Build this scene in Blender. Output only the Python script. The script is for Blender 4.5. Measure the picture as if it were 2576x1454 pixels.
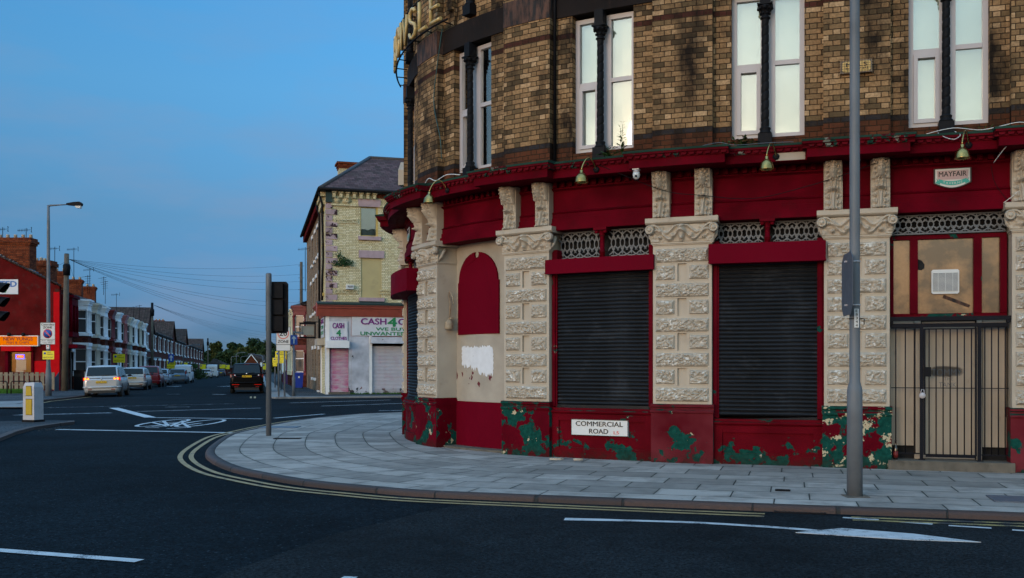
import bpy, bmesh, math, random
from mathutils import Vector, Matrix, noise
R = math.radians
random.seed(7)
for o in list(bpy.data.objects): bpy.data.objects.remove(o, do_unlink=True)
scene = bpy.context.scene
col = scene.collection

# ---------------------------------------------------------------- camera, sky, sun, exposure
cd = bpy.data.cameras.new('camera'); cam = bpy.data.objects.new('camera', cd); col.objects.link(cam)
cam.location = (0, 0, 1.65); cam.rotation_euler = (R(90), 0, 0)
cd.lens = 35; cd.sensor_width = 36; cd.shift_y = 0.0749; cd.clip_start = 0.1; cd.clip_end = 6000
scene.camera = cam

SUN_EL, SUN_AZ = 10.0, 216.0        # behind the camera, low, slightly to its left
world = bpy.data.worlds.new('World'); scene.world = world; world.use_nodes = True
wt = world.node_tree; wt.nodes.clear()
def nd(nt, typ, ins=None, **pr):
    n = nt.nodes.new(typ)
    for k, v in pr.items(): setattr(n, k, v)
    for k, v in (ins or {}).items():
        s = n.inputs[k]
        if isinstance(v, bpy.types.NodeSocket): nt.links.new(v, s)
        else: s.default_value = v
    return n
sky = nd(wt, 'ShaderNodeTexSky', sky_type='NISHITA', sun_disc=False, sun_elevation=R(SUN_EL), sun_rotation=R(SUN_AZ), air_density=1.0, dust_density=0.3, ozone_density=3.0)
tc = nd(wt, 'ShaderNodeTexCoord')
sep = nd(wt, 'ShaderNodeSeparateXYZ', {0: tc.outputs['Generated']})
def ramp(stops):
    r_ = nd(wt, 'ShaderNodeValToRGB', {0: sep.outputs['Z']}); el = r_.color_ramp.elements
    while len(el) > 1: el.remove(el[-1])
    el[0].position = stops[0][0]; el[0].color = (*stops[0][1], 1)
    for p, c in stops[1:]: q = el.new(p); q.color = (*c, 1)
    return r_.outputs[0]
east = ramp([(0, (.050, .100, .25)), (.035, (.056, .113, .27)), (.08, (.092, .160, .285)), (.14, (.135, .208, .285)), (.26, (.215, .375, .44)), (.36, (.225, .465, .55)), (.55, (1.2, 1.3, 1.2)), (1, (3.5, 3.4, 2.9))])   # dusk: the sky away from the sunset is deep blue
west = ramp([(0, (.16, .09, .06)), (.035, (.32, .19, .13)), (.09, (1.35, .82, .52)), (.16, (1.45, .98, .62)), (.26, (1.45, 1.08, .72)), (.37, (1.3, 1.15, .82)), (.57, (1.2, 1.15, .9)), (.87, (2.8, 2.7, 2.2)), (1, (3.5, 3.4, 2.9))])
side = nd(wt, 'ShaderNodeMapRange', {'Value': sep.outputs['Y'], 'From Min': 0.35, 'From Max': -0.45})
grade = nd(wt, 'ShaderNodeMix', {'Factor': side.outputs[0], 6: east, 7: west}, data_type='RGBA')
mulc = nd(wt, 'ShaderNodeMix', {'Factor': 1.0, 6: sky.outputs[0], 7: grade.outputs[2]}, data_type='RGBA', blend_type='MULTIPLY')
# thin low pink cloud streaks
cmap = nd(wt, 'ShaderNodeMapping', {'Vector': tc.outputs['Generated'], 'Scale': (3.0, 3.0, 11.0), 'Location': (0.4, 0.2, 0.3)})
cn = nd(wt, 'ShaderNodeTexNoise', {'Vector': cmap.outputs[0], 'Scale': 1.6, 'Detail': 5.0, 'Roughness': 0.55})
cr = nd(wt, 'ShaderNodeMapRange', {'Value': cn.outputs[0], 'From Min': 0.44, 'From Max': 0.68, 'To Max': 0.6})
lowm = nd(wt, 'ShaderNodeMapRange', {'Value': sep.outputs['Z'], 'From Min': 0.42, 'From Max': 0.05})
cf = nd(wt, 'ShaderNodeMath', {0: cr.outputs[0], 1: lowm.outputs[0]}, operation='MULTIPLY')
cloudy = nd(wt, 'ShaderNodeMix', {'Factor': cf.outputs[0], 6: mulc.outputs[2], 7: (0.52, 0.70, 1.05, 1)}, data_type='RGBA')
bg = nd(wt, 'ShaderNodeBackground', {'Color': cloudy.outputs[2], 'Strength': 0.10})
nd(wt, 'ShaderNodeOutputWorld', {'Surface': bg.outputs[0]})

sd = bpy.data.lights.new('sun', 'SUN'); sun = bpy.data.objects.new('sun', sd); col.objects.link(sun)
sd.energy = 0.15; sd.angle = R(18); sd.color = (1.0, 0.80, 0.62)
_az, _el = R(SUN_AZ), R(SUN_EL)
_dirn = Vector((math.sin(_az) * math.cos(_el), math.cos(_az) * math.cos(_el), math.sin(_el)))
sun.rotation_euler = _dirn.to_track_quat('Z', 'Y').to_euler()

scene.view_settings.view_transform = 'Standard'; scene.view_settings.look = 'None'
scene.view_settings.exposure = 2.2; scene.view_settings.gamma = 1.0; scene.view_settings.use_curve_mapping = False
scene.render.engine = 'CYCLES'
scene.cycles.max_bounces = 6; scene.cycles.diffuse_bounces = 3; scene.cycles.glossy_bounces = 3
scene.cycles.transparent_max_bounces = 12

# ---------------------------------------------------------------- measuring helpers
F_, U0, H0 = 2504.0, 1288.0, 920.0
def gz(y):                                   # the side street falls gently away
    return 0.0 if y < 60 else -0.0043 * (min(y, 300) - 60)
def XU(u, Y): return (u - U0) / F_ * Y
def ZV(v, Y): return 1.65 - (v - H0) / F_ * Y
RZ = 0.05                                    # carriageway level (pavements are at 0.12)
def GP(u, v, z=RZ):
    Y = (1.65 - z) * F_ / (v - H0)
    if Y > 60:
        for _ in range(30): Y = (1.65 - z - gz(Y)) * F_ / (v - H0) * .5 + Y * .5
    return (XU(u, Y), Y)

# ---------------------------------------------------------------- mesh builder
class MB:
    def __init__(s, fn=None, seg=0.3):
        s.v = []; s.f = []; s.uv = []; s.fn = fn; s.seg = seg; s.sm = []; s.mi = []; s.m = 0
    def face(s, idx, uv=None, smooth=False):
        s.f.append(tuple(idx)); s.uv.append(uv); s.sm.append(smooth); s.mi.append(s.m)
    def add(s, pts, faces, smooth=False):
        b = len(s.v); s.v += [tuple(p) for p in pts]
        for f in faces: s.face([b + i for i in f], None, smooth)
    def box(s, x0, x1, y0, y1, z0, z1):
        if x0 > x1: x0, x1 = x1, x0
        n = max(1, math.ceil((x1 - x0) / s.seg)) if s.fn and s.seg else 1
        b = len(s.v)
        for i in range(n + 1):
            x = x0 + (x1 - x0) * i / n
            s.v += [(x, y0, z0), (x, y1, z0), (x, y1, z1), (x, y0, z1)]
        s.face([b, b + 1, b + 2, b + 3]); e_ = b + 4 * n; s.face([e_ + 3, e_ + 2, e_ + 1, e_])
        for i in range(n):
            a = b + 4 * i; c = a + 4
            for k in range(4):
                s.face([a + k, c + k, c + (k + 1) % 4, a + (k + 1) % 4])
    def sweep(s, prof, x0, x1):                # closed (y,z) profile pushed along x
        n = max(1, math.ceil((x1 - x0) / s.seg)) if s.fn and s.seg else 1
        m = len(prof); b = len(s.v)
        for i in range(n + 1):
            x = x0 + (x1 - x0) * i / n
            s.v += [(x, p[0], p[1]) for p in prof]
        s.face([b + k for k in range(m)]); s.face([b + n * m + k for k in reversed(range(m))])
        for i in range(n):
            a = b + m * i
            for k in range(m):
                k2 = (k + 1) % m
                s.face([a + k, a + m + k, a + m + k2, a + k2])
    def prism(s, poly, y0, y1):                # polygon in (x,z) given thickness in y
        m = len(poly); b = len(s.v)
        s.v += [(p[0], y0, p[1]) for p in poly] + [(p[0], y1, p[1]) for p in poly]
        s.face([b + k for k in range(m)]); s.face([b + m + k for k in reversed(range(m))])
        for k in range(m):
            k2 = (k + 1) % m; s.face([b + k, b + m + k, b + m + k2, b + k2])
    def slab(s, poly, z0, z1, zf=None):        # polygon in plan given height
        m = len(poly); b = len(s.v); g = zf or (lambda y: 0.0)
        s.v += [(p[0], p[1], z0 + g(p[1])) for p in poly] + [(p[0], p[1], z1 + g(p[1])) for p in poly]
        s.face([b + k for k in range(m)]); s.face([b + m + k for k in reversed(range(m))])
        for k in range(m):
            k2 = (k + 1) % m; s.face([b + k, b + m + k, b + m + k2, b + k2])
    def grid(s, fn, nu, nv, smooth=True):      # fn(i/nu, j/nv) -> point
        b = len(s.v)
        for j in range(nv + 1):
            for i in range(nu + 1): s.v.append(fn(i / nu, j / nv))
        w = nu + 1
        for j in range(nv):
            for i in range(nu):
                a = b + j * w + i; s.face([a, a + 1, a + w + 1, a + w], None, smooth)
    def tube(s, pts, r, n=8, cap=True, smooth=True, flat=1.0):
        pts = [Vector(p) for p in pts]; rs = r if isinstance(r, (list, tuple)) else [r] * len(pts)
        b = len(s.v); ref = None
        for i, p in enumerate(pts):
            t = (pts[min(i + 1, len(pts) - 1)] - pts[max(i - 1, 0)])
            t = t.normalized() if t.length > 1e-9 else Vector((0, 0, 1))
            if ref is None: ref = Vector((0, 0, 1)) if abs(t.z) < .9 else Vector((1, 0, 0))
            u = (ref - t * ref.dot(t)).normalized(); w = t.cross(u); ref = u
            for k in range(n):
                a = 2 * math.pi * k / n + math.pi / n
                s.v.append(tuple(p + u * math.cos(a) * rs[i] + w * math.sin(a) * rs[i] * flat))
        for i in range(len(pts) - 1):
            for k in range(n):
                k2 = (k + 1) % n; a = b + i * n
                s.face([a + k, a + k2, a + n + k2, a + n + k], None, smooth)
        if cap:
            s.face([b + k for k in reversed(range(n))]); e_ = b + (len(pts) - 1) * n; s.face([e_ + k for k in range(n)])
    def lathe(s, prof, c=(0, 0, 0), n=16, axis='z', smooth=True):   # prof: (r, h)
        b = len(s.v); m = len(prof)
        for r_, h in prof:
            for k in range(n):
                a = 2 * math.pi * k / n; x, y = r_ * math.cos(a), r_ * math.sin(a)
                p = {'z': (x, y, h), 'y': (x, h, y), 'x': (h, x, y)}[axis]
                s.v.append((p[0] + c[0], p[1] + c[1], p[2] + c[2]))
        for i in range(m - 1):
            for k in range(n):
                k2 = (k + 1) % n; a = b + i * n
                s.face([a + k, a + k2, a + n + k2, a + n + k], None, smooth)
        s.face([b + k for k in reversed(range(n))]); e_ = b + (m - 1) * n; s.face([e_ + k for k in range(n)])
    def ball(s, c, r, n=8, sc=(1, 1, 1)):
        prof = [(r * math.sin(math.pi * i / n) + 1e-4, -r * math.cos(math.pi * i / n)) for i in range(n + 1)]
        b = len(s.v); s.lathe(prof, (0, 0, 0), n * 2)
        for i in range(b, len(s.v)):
            p = s.v[i]; s.v[i] = (p[0] * sc[0] + c[0], p[1] * sc[1] + c[1], p[2] * sc[2] + c[2])
    def mesh(s, name, noise_uv=False):
        me = bpy.data.meshes.new(name)
        fn = s.fn or (lambda x, y, z: (x, y, z))
        me.from_pydata([fn(*p) for p in s.v], [], s.f)
        uvl = me.uv_layers.new(name='UVMap'); li = 0; data = uvl.data
        for fi, f in enumerate(s.f):
            uv = s.uv[fi]
            if uv is None:
                p = [Vector(s.v[i]) for i in f]; nrm = Vector((0, 0, 0))
                for i in range(len(p)):
                    a, c = p[i], p[(i + 1) % len(p)]
                    nrm += Vector(((a.y - c.y) * (a.z + c.z), (a.z - c.z) * (a.x + c.x), (a.x - c.x) * (a.y + c.y)))
                ax = max(range(3), key=lambda k: abs(nrm[k]))
                uv = [(q.y, q.z) if ax == 0 else (q.x, q.z) if ax == 1 else (q.x, q.y) for q in p]
            for k in range(len(f)): data[li].uv = uv[k]; li += 1
        me.polygons.foreach_set('use_smooth', s.sm); me.polygons.foreach_set('material_index', s.mi)
        bm = bmesh.new(); bm.from_mesh(me); bmesh.ops.recalc_face_normals(bm, faces=bm.faces); bm.to_mesh(me); bm.free()
        me.update(); return me

def tag(o, label=None, cat=None, group=None, kind=None):
    if label: o['label'] = label
    if cat: o['category'] = cat
    if group: o['group'] = group
    if kind: o['kind'] = kind
    return o
def empty(name, loc, label, cat, group=None, rz=0):
    o = bpy.data.objects.new(name, None); col.objects.link(o); o.location = loc; o.rotation_euler = (0, 0, rz)
    o.empty_display_size = .2
    return tag(o, label, cat, group)
def put(name, mb, m, parent=None, local=False, sharp=None):
    me = mb.mesh(name) if isinstance(mb, MB) else mb
    for mm in (m if isinstance(m, (list, tuple)) else [m]): me.materials.append(mm)
    o = bpy.data.objects.new(name, me); col.objects.link(o)
    if parent is not None:
        o.parent = parent
        if not local:                           # verts are in world space
            root = parent
            while root.parent: root = root.parent
            if parent is root: o.matrix_parent_inverse = Matrix.Translation(-root.location)
    return o
def thing(name, mb, m, label, cat, group=None):
    return tag(put(name, mb, m), label, cat, group)
def struct(name, mb, m):
    return tag(put(name, mb, m), kind='structure')
def copy_tree(o, parent=None):
    c = o.copy(); col.objects.link(c); c.parent = parent
    for ch in list(o.children): copy_tree(ch, c)
    return c
def frame(o, t, n):                            # local x along t, y along n, z up
    l = math.hypot(*t); t = (t[0] / l, t[1] / l); l = math.hypot(*n); n = (n[0] / l, n[1] / l)
    oz = o[2] if len(o) > 2 else 0.0
    return lambda x, y, z: (o[0] + x * t[0] + y * n[0], o[1] + x * t[1] + y * n[1], oz + z)

_tc = {}
def text_mb(body, x0, x1, z0, z1, d, fn=None, bold=0.0, th=0.004, shear=0.0, space=1.0, bend=None):
    """lettering fitted into x0..x1 by z0..z1 on plane y=d (local), thickness th outwards"""
    fat, bold = max(bold, 0), min(bold, 0); key = (body, bold, shear, space)
    if key not in _tc:
        cu = bpy.data.curves.new('t', 'FONT'); cu.body = body; cu.offset = bold; cu.extrude = 0.05; cu.shear = shear; cu.space_character = space
        cu.resolution_u = 3
        ob = bpy.data.objects.new('t', cu); col.objects.link(ob); bpy.context.view_layer.update()
        me = bpy.data.meshes.new_from_object(ob.evaluated_get(bpy.context.evaluated_depsgraph_get()))
        vs = [tuple(v.co) for v in me.vertices]; fs = [tuple(p.vertices) for p in me.polygons]
        bpy.data.objects.remove(ob, do_unlink=True); bpy.data.curves.remove(cu); bpy.data.meshes.remove(me)
        _tc[key] = (vs, fs)
    vs, fs = _tc[key]
    ax, bx = min(v[0] for v in vs), max(v[0] for v in vs); ay, by = min(v[1] for v in vs), max(v[1] for v in vs)
    mb = MB(fn); w_ = fat * (z1 - z0) * .9      # weight: the outline repeated with small shifts, each a hair further out
    sh = [(0, 0)] if fat <= 0 else [(-w_, 0), (w_, 0), (0, w_ * .6), (0, -w_ * .6), (0, 0)]
    x0 += w_; x1 -= w_; z0 += w_ * .6; z1 -= w_ * .6
    for k, (dx, dz) in enumerate(sh):
        out = []
        for v in vs:
            x = x0 + dx + (v[0] - ax) / (bx - ax) * (x1 - x0); z = z0 + dz + (v[1] - ay) / (by - ay) * (z1 - z0)
            if bend: z += bend(x)
            out.append((x, d + (th + .0004 * k if v[2] > 0 else 0.0002 * k), z))
        mb.add(out, fs)
    return mb
# ---------------------------------------------------------------- materials
MATS = {}
def newmat(name):
    m = bpy.data.materials.new(name); m.use_nodes = True; m.node_tree.nodes.clear(); MATS[name] = m
    return m, m.node_tree
def finish(nt, color, rough, metal=0.0, bump=None, bstr=0.3, bdist=0.01, emis=None, estr=0.0, coat=0.0, spec=0.5, sheen=0):
    b = nd(nt, 'ShaderNodeBsdfPrincipled', {'Base Color': color, 'Roughness': rough, 'Metallic': metal, 'Coat Weight': coat, 'Specular IOR Level': spec, 'Coat Roughness': 0.06})
    if emis is not None: b.inputs['Emission Color'].default_value = emis; b.inputs['Emission Strength'].default_value = estr
    if bump is not None:
        bp = nd(nt, 'ShaderNodeBump', {'Height': bump, 'Strength': bstr, 'Distance': bdist}); nt.links.new(bp.outputs[0], b.inputs['Normal'])
    nd(nt, 'ShaderNodeOutputMaterial', {'Surface': b.outputs[0]}); return b
def c4(c): return (c[0], c[1], c[2], 1.0)
def mixc(nt, f, a, b, mode='MIX'):
    return nd(nt, 'ShaderNodeMix', {'Factor': f, 6: a, 7: b}, data_type='RGBA', blend_type=mode).outputs[2]
def mth(nt, op, a, b=0.0, c=0.0, clamp=False):
    return nd(nt, 'ShaderNodeMath', {0: a, 1: b, 2: c}, operation=op, use_clamp=clamp).outputs[0]
def noi(nt, vec, sc, det=4.0, ro=0.55, w=None):
    return nd(nt, 'ShaderNodeTexNoise', {'Vector': vec, 'Scale': sc, 'Detail': det, 'Roughness': ro}).outputs[0]
def rng(nt, v, a, b, lo=0.0, hi=1.0):
    return nd(nt, 'ShaderNodeMapRange', {'Value': v, 'From Min': a, 'From Max': b, 'To Min': lo, 'To Max': hi}).outputs[0]
def uvn(nt): return nd(nt, 'ShaderNodeTexCoord').outputs['UV']
def obn(nt): return nd(nt, 'ShaderNodeTexCoord').outputs['Object']
def offs(nt, vec, o, sc=(1, 1, 1)): return nd(nt, 'ShaderNodeMapping', {'Vector': vec, 'Location': o, 'Scale': sc}).outputs[0]

def paint(name, c, rough=0.5, var=0.25, vs=3.0, bump=0.15, bs=60.0, metal=0.0, dirt=0.0, dc=(0.02, 0.018, 0.015), coat=0.0, coord='UV', spec=0.5, streak=False, dth=0.55):
    m, nt = newmat(name); v = uvn(nt) if coord == 'UV' else obn(nt)
    n1 = noi(nt, v, vs, 5.0)
    k = rng(nt, n1, 0.3, 0.72)
    col_ = mixc(nt, k, c4([x * (1 - var) for x in c]), c4([x * (1 + var * .6) for x in c]))
    if dirt > 0:
        dv = offs(nt, v, (3.1, 7.7, 1.3), (6, 1.2, 1) if streak else (1, 1, 1))
        n2 = noi(nt, dv, 2.2, 8.0, 0.65)
        col_ = mixc(nt, mth(nt, 'MULTIPLY', rng(nt, n2, dth, dth + .17), dirt), col_, c4(dc))
    r = rng(nt, noi(nt, v, vs * 4), 0.2, 0.8, max(0.03, rough - .1), min(1, rough + .12))
    finish(nt, col_, r, metal, noi(nt, v, bs, 3.0) if bump else None, bump, 0.004, coat=coat, spec=spec)
    return m

def flemish(name, ramp, mortar, h=0.083, L=0.228, Hd=0.112, mj=0.011, soot=0.5, bands=(), rough=0.9, plain=False, sootc=(0.010, 0.008, 0.007), bs=0.9, spec=.08, sootth=.52):
    """brickwork in Flemish (or stretcher) bond computed from UVs in metres; bands: (z0, z1, colour)"""
    m, nt = newmat(name); v0 = uvn(nt)
    wob = nd(nt, 'ShaderNodeTexNoise', {'Vector': v0, 'Scale': 9.0, 'Detail': 2.0}).outputs['Color']
    wv = nd(nt, 'ShaderNodeVectorMath', {0: wob, 1: (0.5, 0.5, 0.5)}, operation='SUBTRACT').outputs[0]
    wv = nd(nt, 'ShaderNodeVectorMath', {0: wv, 'Scale': 0.012}, operation='SCALE').outputs[0]
    vv = nd(nt, 'ShaderNodeVectorMath', {0: v0, 1: wv}, operation='ADD').outputs[0]
    s_ = nd(nt, 'ShaderNodeSeparateXYZ', {0: vv}); u, v = s_.outputs[0], s_.outputs[1]
    P = L if plain else L + Hd
    vr = mth(nt, 'DIVIDE', v, h); row = mth(nt, 'FLOOR', vr)
    odd = mth(nt, 'MODULO', mth(nt, 'ADD', row, 1000.0), 2.0)
    x = mth(nt, 'ADD', mth(nt, 'DIVIDE', u, P), mth(nt, 'MULTIPLY', odd, 0.5))
    x = mth(nt, 'ADD', x, 100.0)
    cell = mth(nt, 'FLOOR', x); t = mth(nt, 'MULTIPLY', mth(nt, 'FRACT', x), P)
    ish = mth(nt, 'GREATER_THAN', t, L) if not plain else 0.0
    if plain: dx = mth(nt, 'MINIMUM', t, mth(nt, 'SUBTRACT', L, t)); idv = cell
    else:
        a = mth(nt, 'MULTIPLY', ish, L); w = mth(nt, 'ADD', L, mth(nt, 'MULTIPLY', ish, Hd - L))
        ta = mth(nt, 'SUBTRACT', t, a); dx = mth(nt, 'MINIMUM', ta, mth(nt, 'SUBTRACT', w, ta))
        idv = mth(nt, 'ADD', cell, mth(nt, 'MULTIPLY', ish, 0.5))
    fy = mth(nt, 'MULTIPLY', mth(nt, 'FRACT', vr), h); dy = mth(nt, 'MINIMUM', fy, mth(nt, 'SUBTRACT', h, fy))
    d = mth(nt, 'MINIMUM', dx, dy)
    mask = rng(nt, d, mj * 0.35, mj * 0.75)
    rv = nd(nt, 'ShaderNodeCombineXYZ', {0: idv, 1: row}).outputs[0]
    wn = nd(nt, 'ShaderNodeTexWhiteNoise', {0: rv}, noise_dimensions='3D')
    rp = nd(nt, 'ShaderNodeValToRGB', {0: wn.outputs[0]}); els = rp.color_ramp.elements
    while len(els) > 1: els.remove(els[-1])
    els[0].position = ramp[0][0]; els[0].color = c4(ramp[0][1])
    for p_, c_ in ramp[1:]: q = els.new(p_); q.color = c4(c_)
    bc = rp.outputs[0]
    for z0, z1, c_ in bands:
        inb = mth(nt, 'MULTIPLY', mth(nt, 'GREATER_THAN', v, z0), mth(nt, 'LESS_THAN', v, z1))
        vc = mixc(nt, wn.outputs[0], c4([q * .55 for q in c_]), c4([q * 1.25 for q in c_]))
        bc = mixc(nt, inb, bc, vc)
    fine = noi(nt, vv, 26.0, 6.0, 0.65)
    bc = mixc(nt, rng(nt, fine, 0.35, 0.7, 0.55, 0.0), bc, c4([q * .35 for q in ramp[1][1]]))
    big = noi(nt, offs(nt, v0, (4.2, 1.7, 0), (1.1, .55, 1)), 1.3, 6.0, 0.62)
    fc = mixc(nt, mask, c4(mortar), bc)
    if soot: fc = mixc(nt, mth(nt, 'MULTIPLY', rng(nt, big, sootth, sootth + .18), soot), fc, c4(sootc))
    ht = mth(nt, 'ADD', mth(nt, 'MULTIPLY', mask, 0.8), mth(nt, 'MULTIPLY', fine, 0.25))
    finish(nt, fc, rough, 0.0, ht, bs, 0.006, spec=spec)
    return m

def peel(name, base, under, deep, thr=0.53, bias=0.0, off=(0, 0, 0), deept=0.60, rough=0.42, dusty=.0):
    """old paint flaking off in crisp patches: under-coat green, a few chips down to cream; more near the ground (bias)"""
    m, nt = newmat(name); v = offs(nt, uvn(nt), off); o = uvn(nt)
    z = nd(nt, 'ShaderNodeSeparateXYZ', {0: o}).outputs[1]
    n1 = noi(nt, v, 2.3, 7.0, 0.62)
    if bias: n1 = mth(nt, 'ADD', n1, rng(nt, z, 0.12, 0.9, bias, -bias * .6))
    m1 = rng(nt, n1, thr, thr + 0.012)
    n2 = noi(nt, offs(nt, v, (5, 9, 2)), 4.5, 6.0, 0.65)
    m2 = mth(nt, 'MULTIPLY', rng(nt, n2, deept, deept + 0.012), rng(nt, n1, thr - .01, thr + .004))
    fade = noi(nt, v, 1.2, 3.0)
    b = mixc(nt, rng(nt, fade, .35, .7), c4([x * .7 for x in base]), c4([x * 1.25 + dusty for x in base]))
    u_ = mixc(nt, rng(nt, noi(nt, v, 14.0), .3, .7), c4([x * .6 for x in under]), c4([x * 1.3 for x in under]))
    cc = mixc(nt, m2, mixc(nt, m1, b, u_), c4(deep))
    grime = noi(nt, offs(nt, v, (1, 3, 0)), 7.0, 6.0, .6)
    low = mth(nt, 'MULTIPLY', rng(nt, z, 0.14, 0.32, .75, 0.0), rng(nt, grime, .35, .65))
    cc = mixc(nt, low, cc, (0.02, 0.016, 0.012, 1))
    h = mth(nt, 'ADD', mth(nt, 'MULTIPLY', m1, -0.7), mth(nt, 'MULTIPLY', noi(nt, v, 45.0), 0.35))
    finish(nt, cc, rough + .1, 0.0, h, 0.7, 0.006, spec=.02)
    return m

RED = (0.098, 0.0018, 0.008); GREEN = (0.006, 0.052, 0.042); CREAM = (0.40, 0.35, 0.285)
M = {}
M['brick'] = flemish('brown_brick', [(0.0, (0.075, 0.052, 0.030)), (0.15, (0.175, 0.116, 0.060)), (0.5, (0.310, 0.185, 0.092)), (0.84, (0.39, 0.24, 0.120)), (0.94, (0.53, 0.35, 0.195))],
                     (0.030, 0.018, 0.011), soot=0.95, sootth=.47, bands=((7.146, 7.229, (0.060, 0.014, 0.014)), (5.312, 5.395, (0.012, 0.016, 0.026)), (4.4, 5.312, (0.10, 0.028, 0.014))))
M['stone'] = paint('brown_sandstone', (0.10, 0.045, 0.028), 0.85, 0.4, 1.2, 0.5, 30, dirt=0.97, dc=(0.006, 0.0055, 0.006), streak=True, dth=.41)
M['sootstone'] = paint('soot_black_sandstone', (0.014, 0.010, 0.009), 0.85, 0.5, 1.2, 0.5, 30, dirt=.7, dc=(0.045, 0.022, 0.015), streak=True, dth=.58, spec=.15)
M['cream'] = paint('cream_masonry_paint', CREAM, 0.6, 0.13, 2.0, 0.25, 50, dirt=0.45, dc=(0.13, 0.10, 0.07), dth=.58)
m, nt = newmat('cream_rustic_paint'); v = uvn(nt)     # rock-faced blocks, white chalky chips
base_ = mixc(nt, rng(nt, noi(nt, v, 3.0), .3, .7), c4([x * .82 for x in CREAM]), c4(CREAM))
chip = rng(nt, noi(nt, v, 8.0, 7.0, .68), .56, .60)
finish(nt, mixc(nt, chip, base_, (0.58, 0.56, 0.52, 1)), .6, 0, noi(nt, v, 40.0), .4, .006); M['rustic'] = m
M['red'] = paint('red_gloss_paint', RED, 0.6, 0.40, 1.6, 0.25, 26, spec=.015, dirt=0.55, dc=(0.035, 0.006, 0.008), dth=.55)
M['redsmooth'] = paint('red_smooth_board', (0.120, 0.0022, 0.011), 0.6, 0.12, 1.0, 0.08, 40, spec=.015, dirt=.3, dc=(0.09, 0.004, 0.012), dth=.6)
M['redworn'] = peel('red_paint_worn', RED, GREEN, (0.35, 0.3, 0.22), 0.645, 0.0, (2, 1, 0), .6)
M['corn'] = peel('cornice_moss_paint', (0.10, 0.005, 0.011), (0.012, 0.045, 0.037), (0.16, 0.17, 0.15), 0.58, 0.0, (7, 4, 0), .57, rough=.7)
M['moss'] = peel('green_cornice_top', (0.018, 0.050, 0.040), (0.07, 0.012, 0.016), (0.16, 0.17, 0.15), 0.60, 0.0, (7, 4, 0), .58, rough=.7)
M['plinthA'] = peel('plinth_flaking_a', RED, GREEN, (0.42, 0.36, 0.24), 0.53, 0.04, (0, 0, 0), .60)
M['plinthB'] = peel('plinth_flaking_b', RED, GREEN, (0.42, 0.36, 0.24), 0.495, 0.02, (3, 2, 0), .63)
M['plinthC'] = peel('plinth_flaking_c', RED, GREEN, (0.42, 0.36, 0.24), 0.55, 0.05, (9, 5, 0), .62, dusty=.02)
M['plinthD'] = peel('plinth_flaking_d', RED, GREEN, (0.42, 0.36, 0.24), 0.48, 0.03, (14, 9, 0), .55)
M['riser'] = peel('riser_flaking', (0.10, 0.002, 0.007), GREEN, (0.3, 0.28, 0.22), 0.575, 0.055, (5, 3, 0), .64)
# corner wall: cream plaster with red chips low down
m, nt = newmat('cream_wall_chipped'); v = uvn(nt); z = nd(nt, 'ShaderNodeSeparateXYZ', {0: v}).outputs[1]
n1 = mth(nt, 'ADD', noi(nt, offs(nt, v, (1.7, 0, 0)), 5.0, 3.0, .5), rng(nt, mth(nt, 'ABSOLUTE', mth(nt, 'SUBTRACT', z, 1.45)), 0, .5, 0, -.25))
chip = rng(nt, n1, .585, .595); base_ = mixc(nt, rng(nt, noi(nt, v, 1.6, 6.0), .35, .7), c4([x * .72 for x in CREAM]), c4(CREAM))
finish(nt, mixc(nt, chip, base_, (0.10, 0.004, 0.01, 1)), .65, 0, noi(nt, v, 30.0), .35, .006); M['wallchip'] = m
M['whitepatch'] = paint('fresh_white_patch', (0.62, 0.64, 0.68), 0.6, 0.08, 8, 0.3, 40)
M['black'] = paint('black_iron_paint', (0.006, 0.0065, 0.009), 0.6, 0.3, 6, 0.3, 40, spec=.12, coord='Object')
M['shutter'] = paint('charcoal_shutter_steel', (0.007, 0.009, 0.013), 0.5, 0.5, 2.2, 0.12, 30, dirt=.6, dc=(0.045, 0.050, 0.060), dth=.55, streak=False, spec=.2)  # paler dirt patches also carry painted-in slat highlights
M['grille'] = paint('grey_grille_paint', (0.115, 0.125, 0.14), 0.55, 0.2, 5, 0.2, 50)
M['upvc'] = paint('white_plastic_frame', (0.40, 0.38, 0.40), 0.4, 0.06, 2, 0, 40)
M['blind'] = paint('pale_blind', (0.50, 0.53, 0.44), 0.7, 0.10, 0.8, 0.05, 20)
M['curtain'] = paint('net_curtain', (0.20, 0.22, 0.21), 0.8, 0.2, 1.5, 0.1, 20)
M['dark'] = paint('dark_interior', (0.006, 0.006, 0.007), 0.9, 0.2, 2, 0, 10)
M['brass'] = paint('tarnished_brass', (0.42, 0.27, 0.09), 0.24, 0.25, 14, 0.2, 40, metal=1.0, dirt=.5, dc=(.12, .08, .02), coord='Object')
M['gate'] = paint('navy_gate_paint', (0.006, 0.007, 0.012), 0.6, 0.3, 8, 0.2, 50, dirt=.5, dc=(.05, .02, .01), dth=.68, coord='Object', spec=.12)
M['board'] = paint('cream_door_board', (0.36, 0.295, 0.225), 0.65, 0.12, 1.5, 0.2, 30, dirt=.5, dc=(.11, .08, .05), streak=True, dth=.6)
M['concrete'] = paint('step_concrete', (0.115, 0.10, 0.08), 0.9, 0.35, 5, 0.5, 40, dirt=.7, dc=(.03, .028, .02))
M['white'] = paint('white_plain', (0.72, 0.72, 0.72), 0.5, 0.06, 4, 0.05, 40)
M['textblack'] = paint('sign_black', (0.008, 0.008, 0.01), 0.5, 0, 4, 0)
M['postgrey'] = paint('galvanised_post_grey', (0.115, 0.130, 0.150), 0.55, 0.22, 2.0, 0.25, 60, dirt=.45, dc=(.05, .055, .06), coord='Object')
M['signgrey'] = paint('sign_back_grey', (0.07, 0.085, 0.11), 0.5, 0.1, 2.0, 0)
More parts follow.
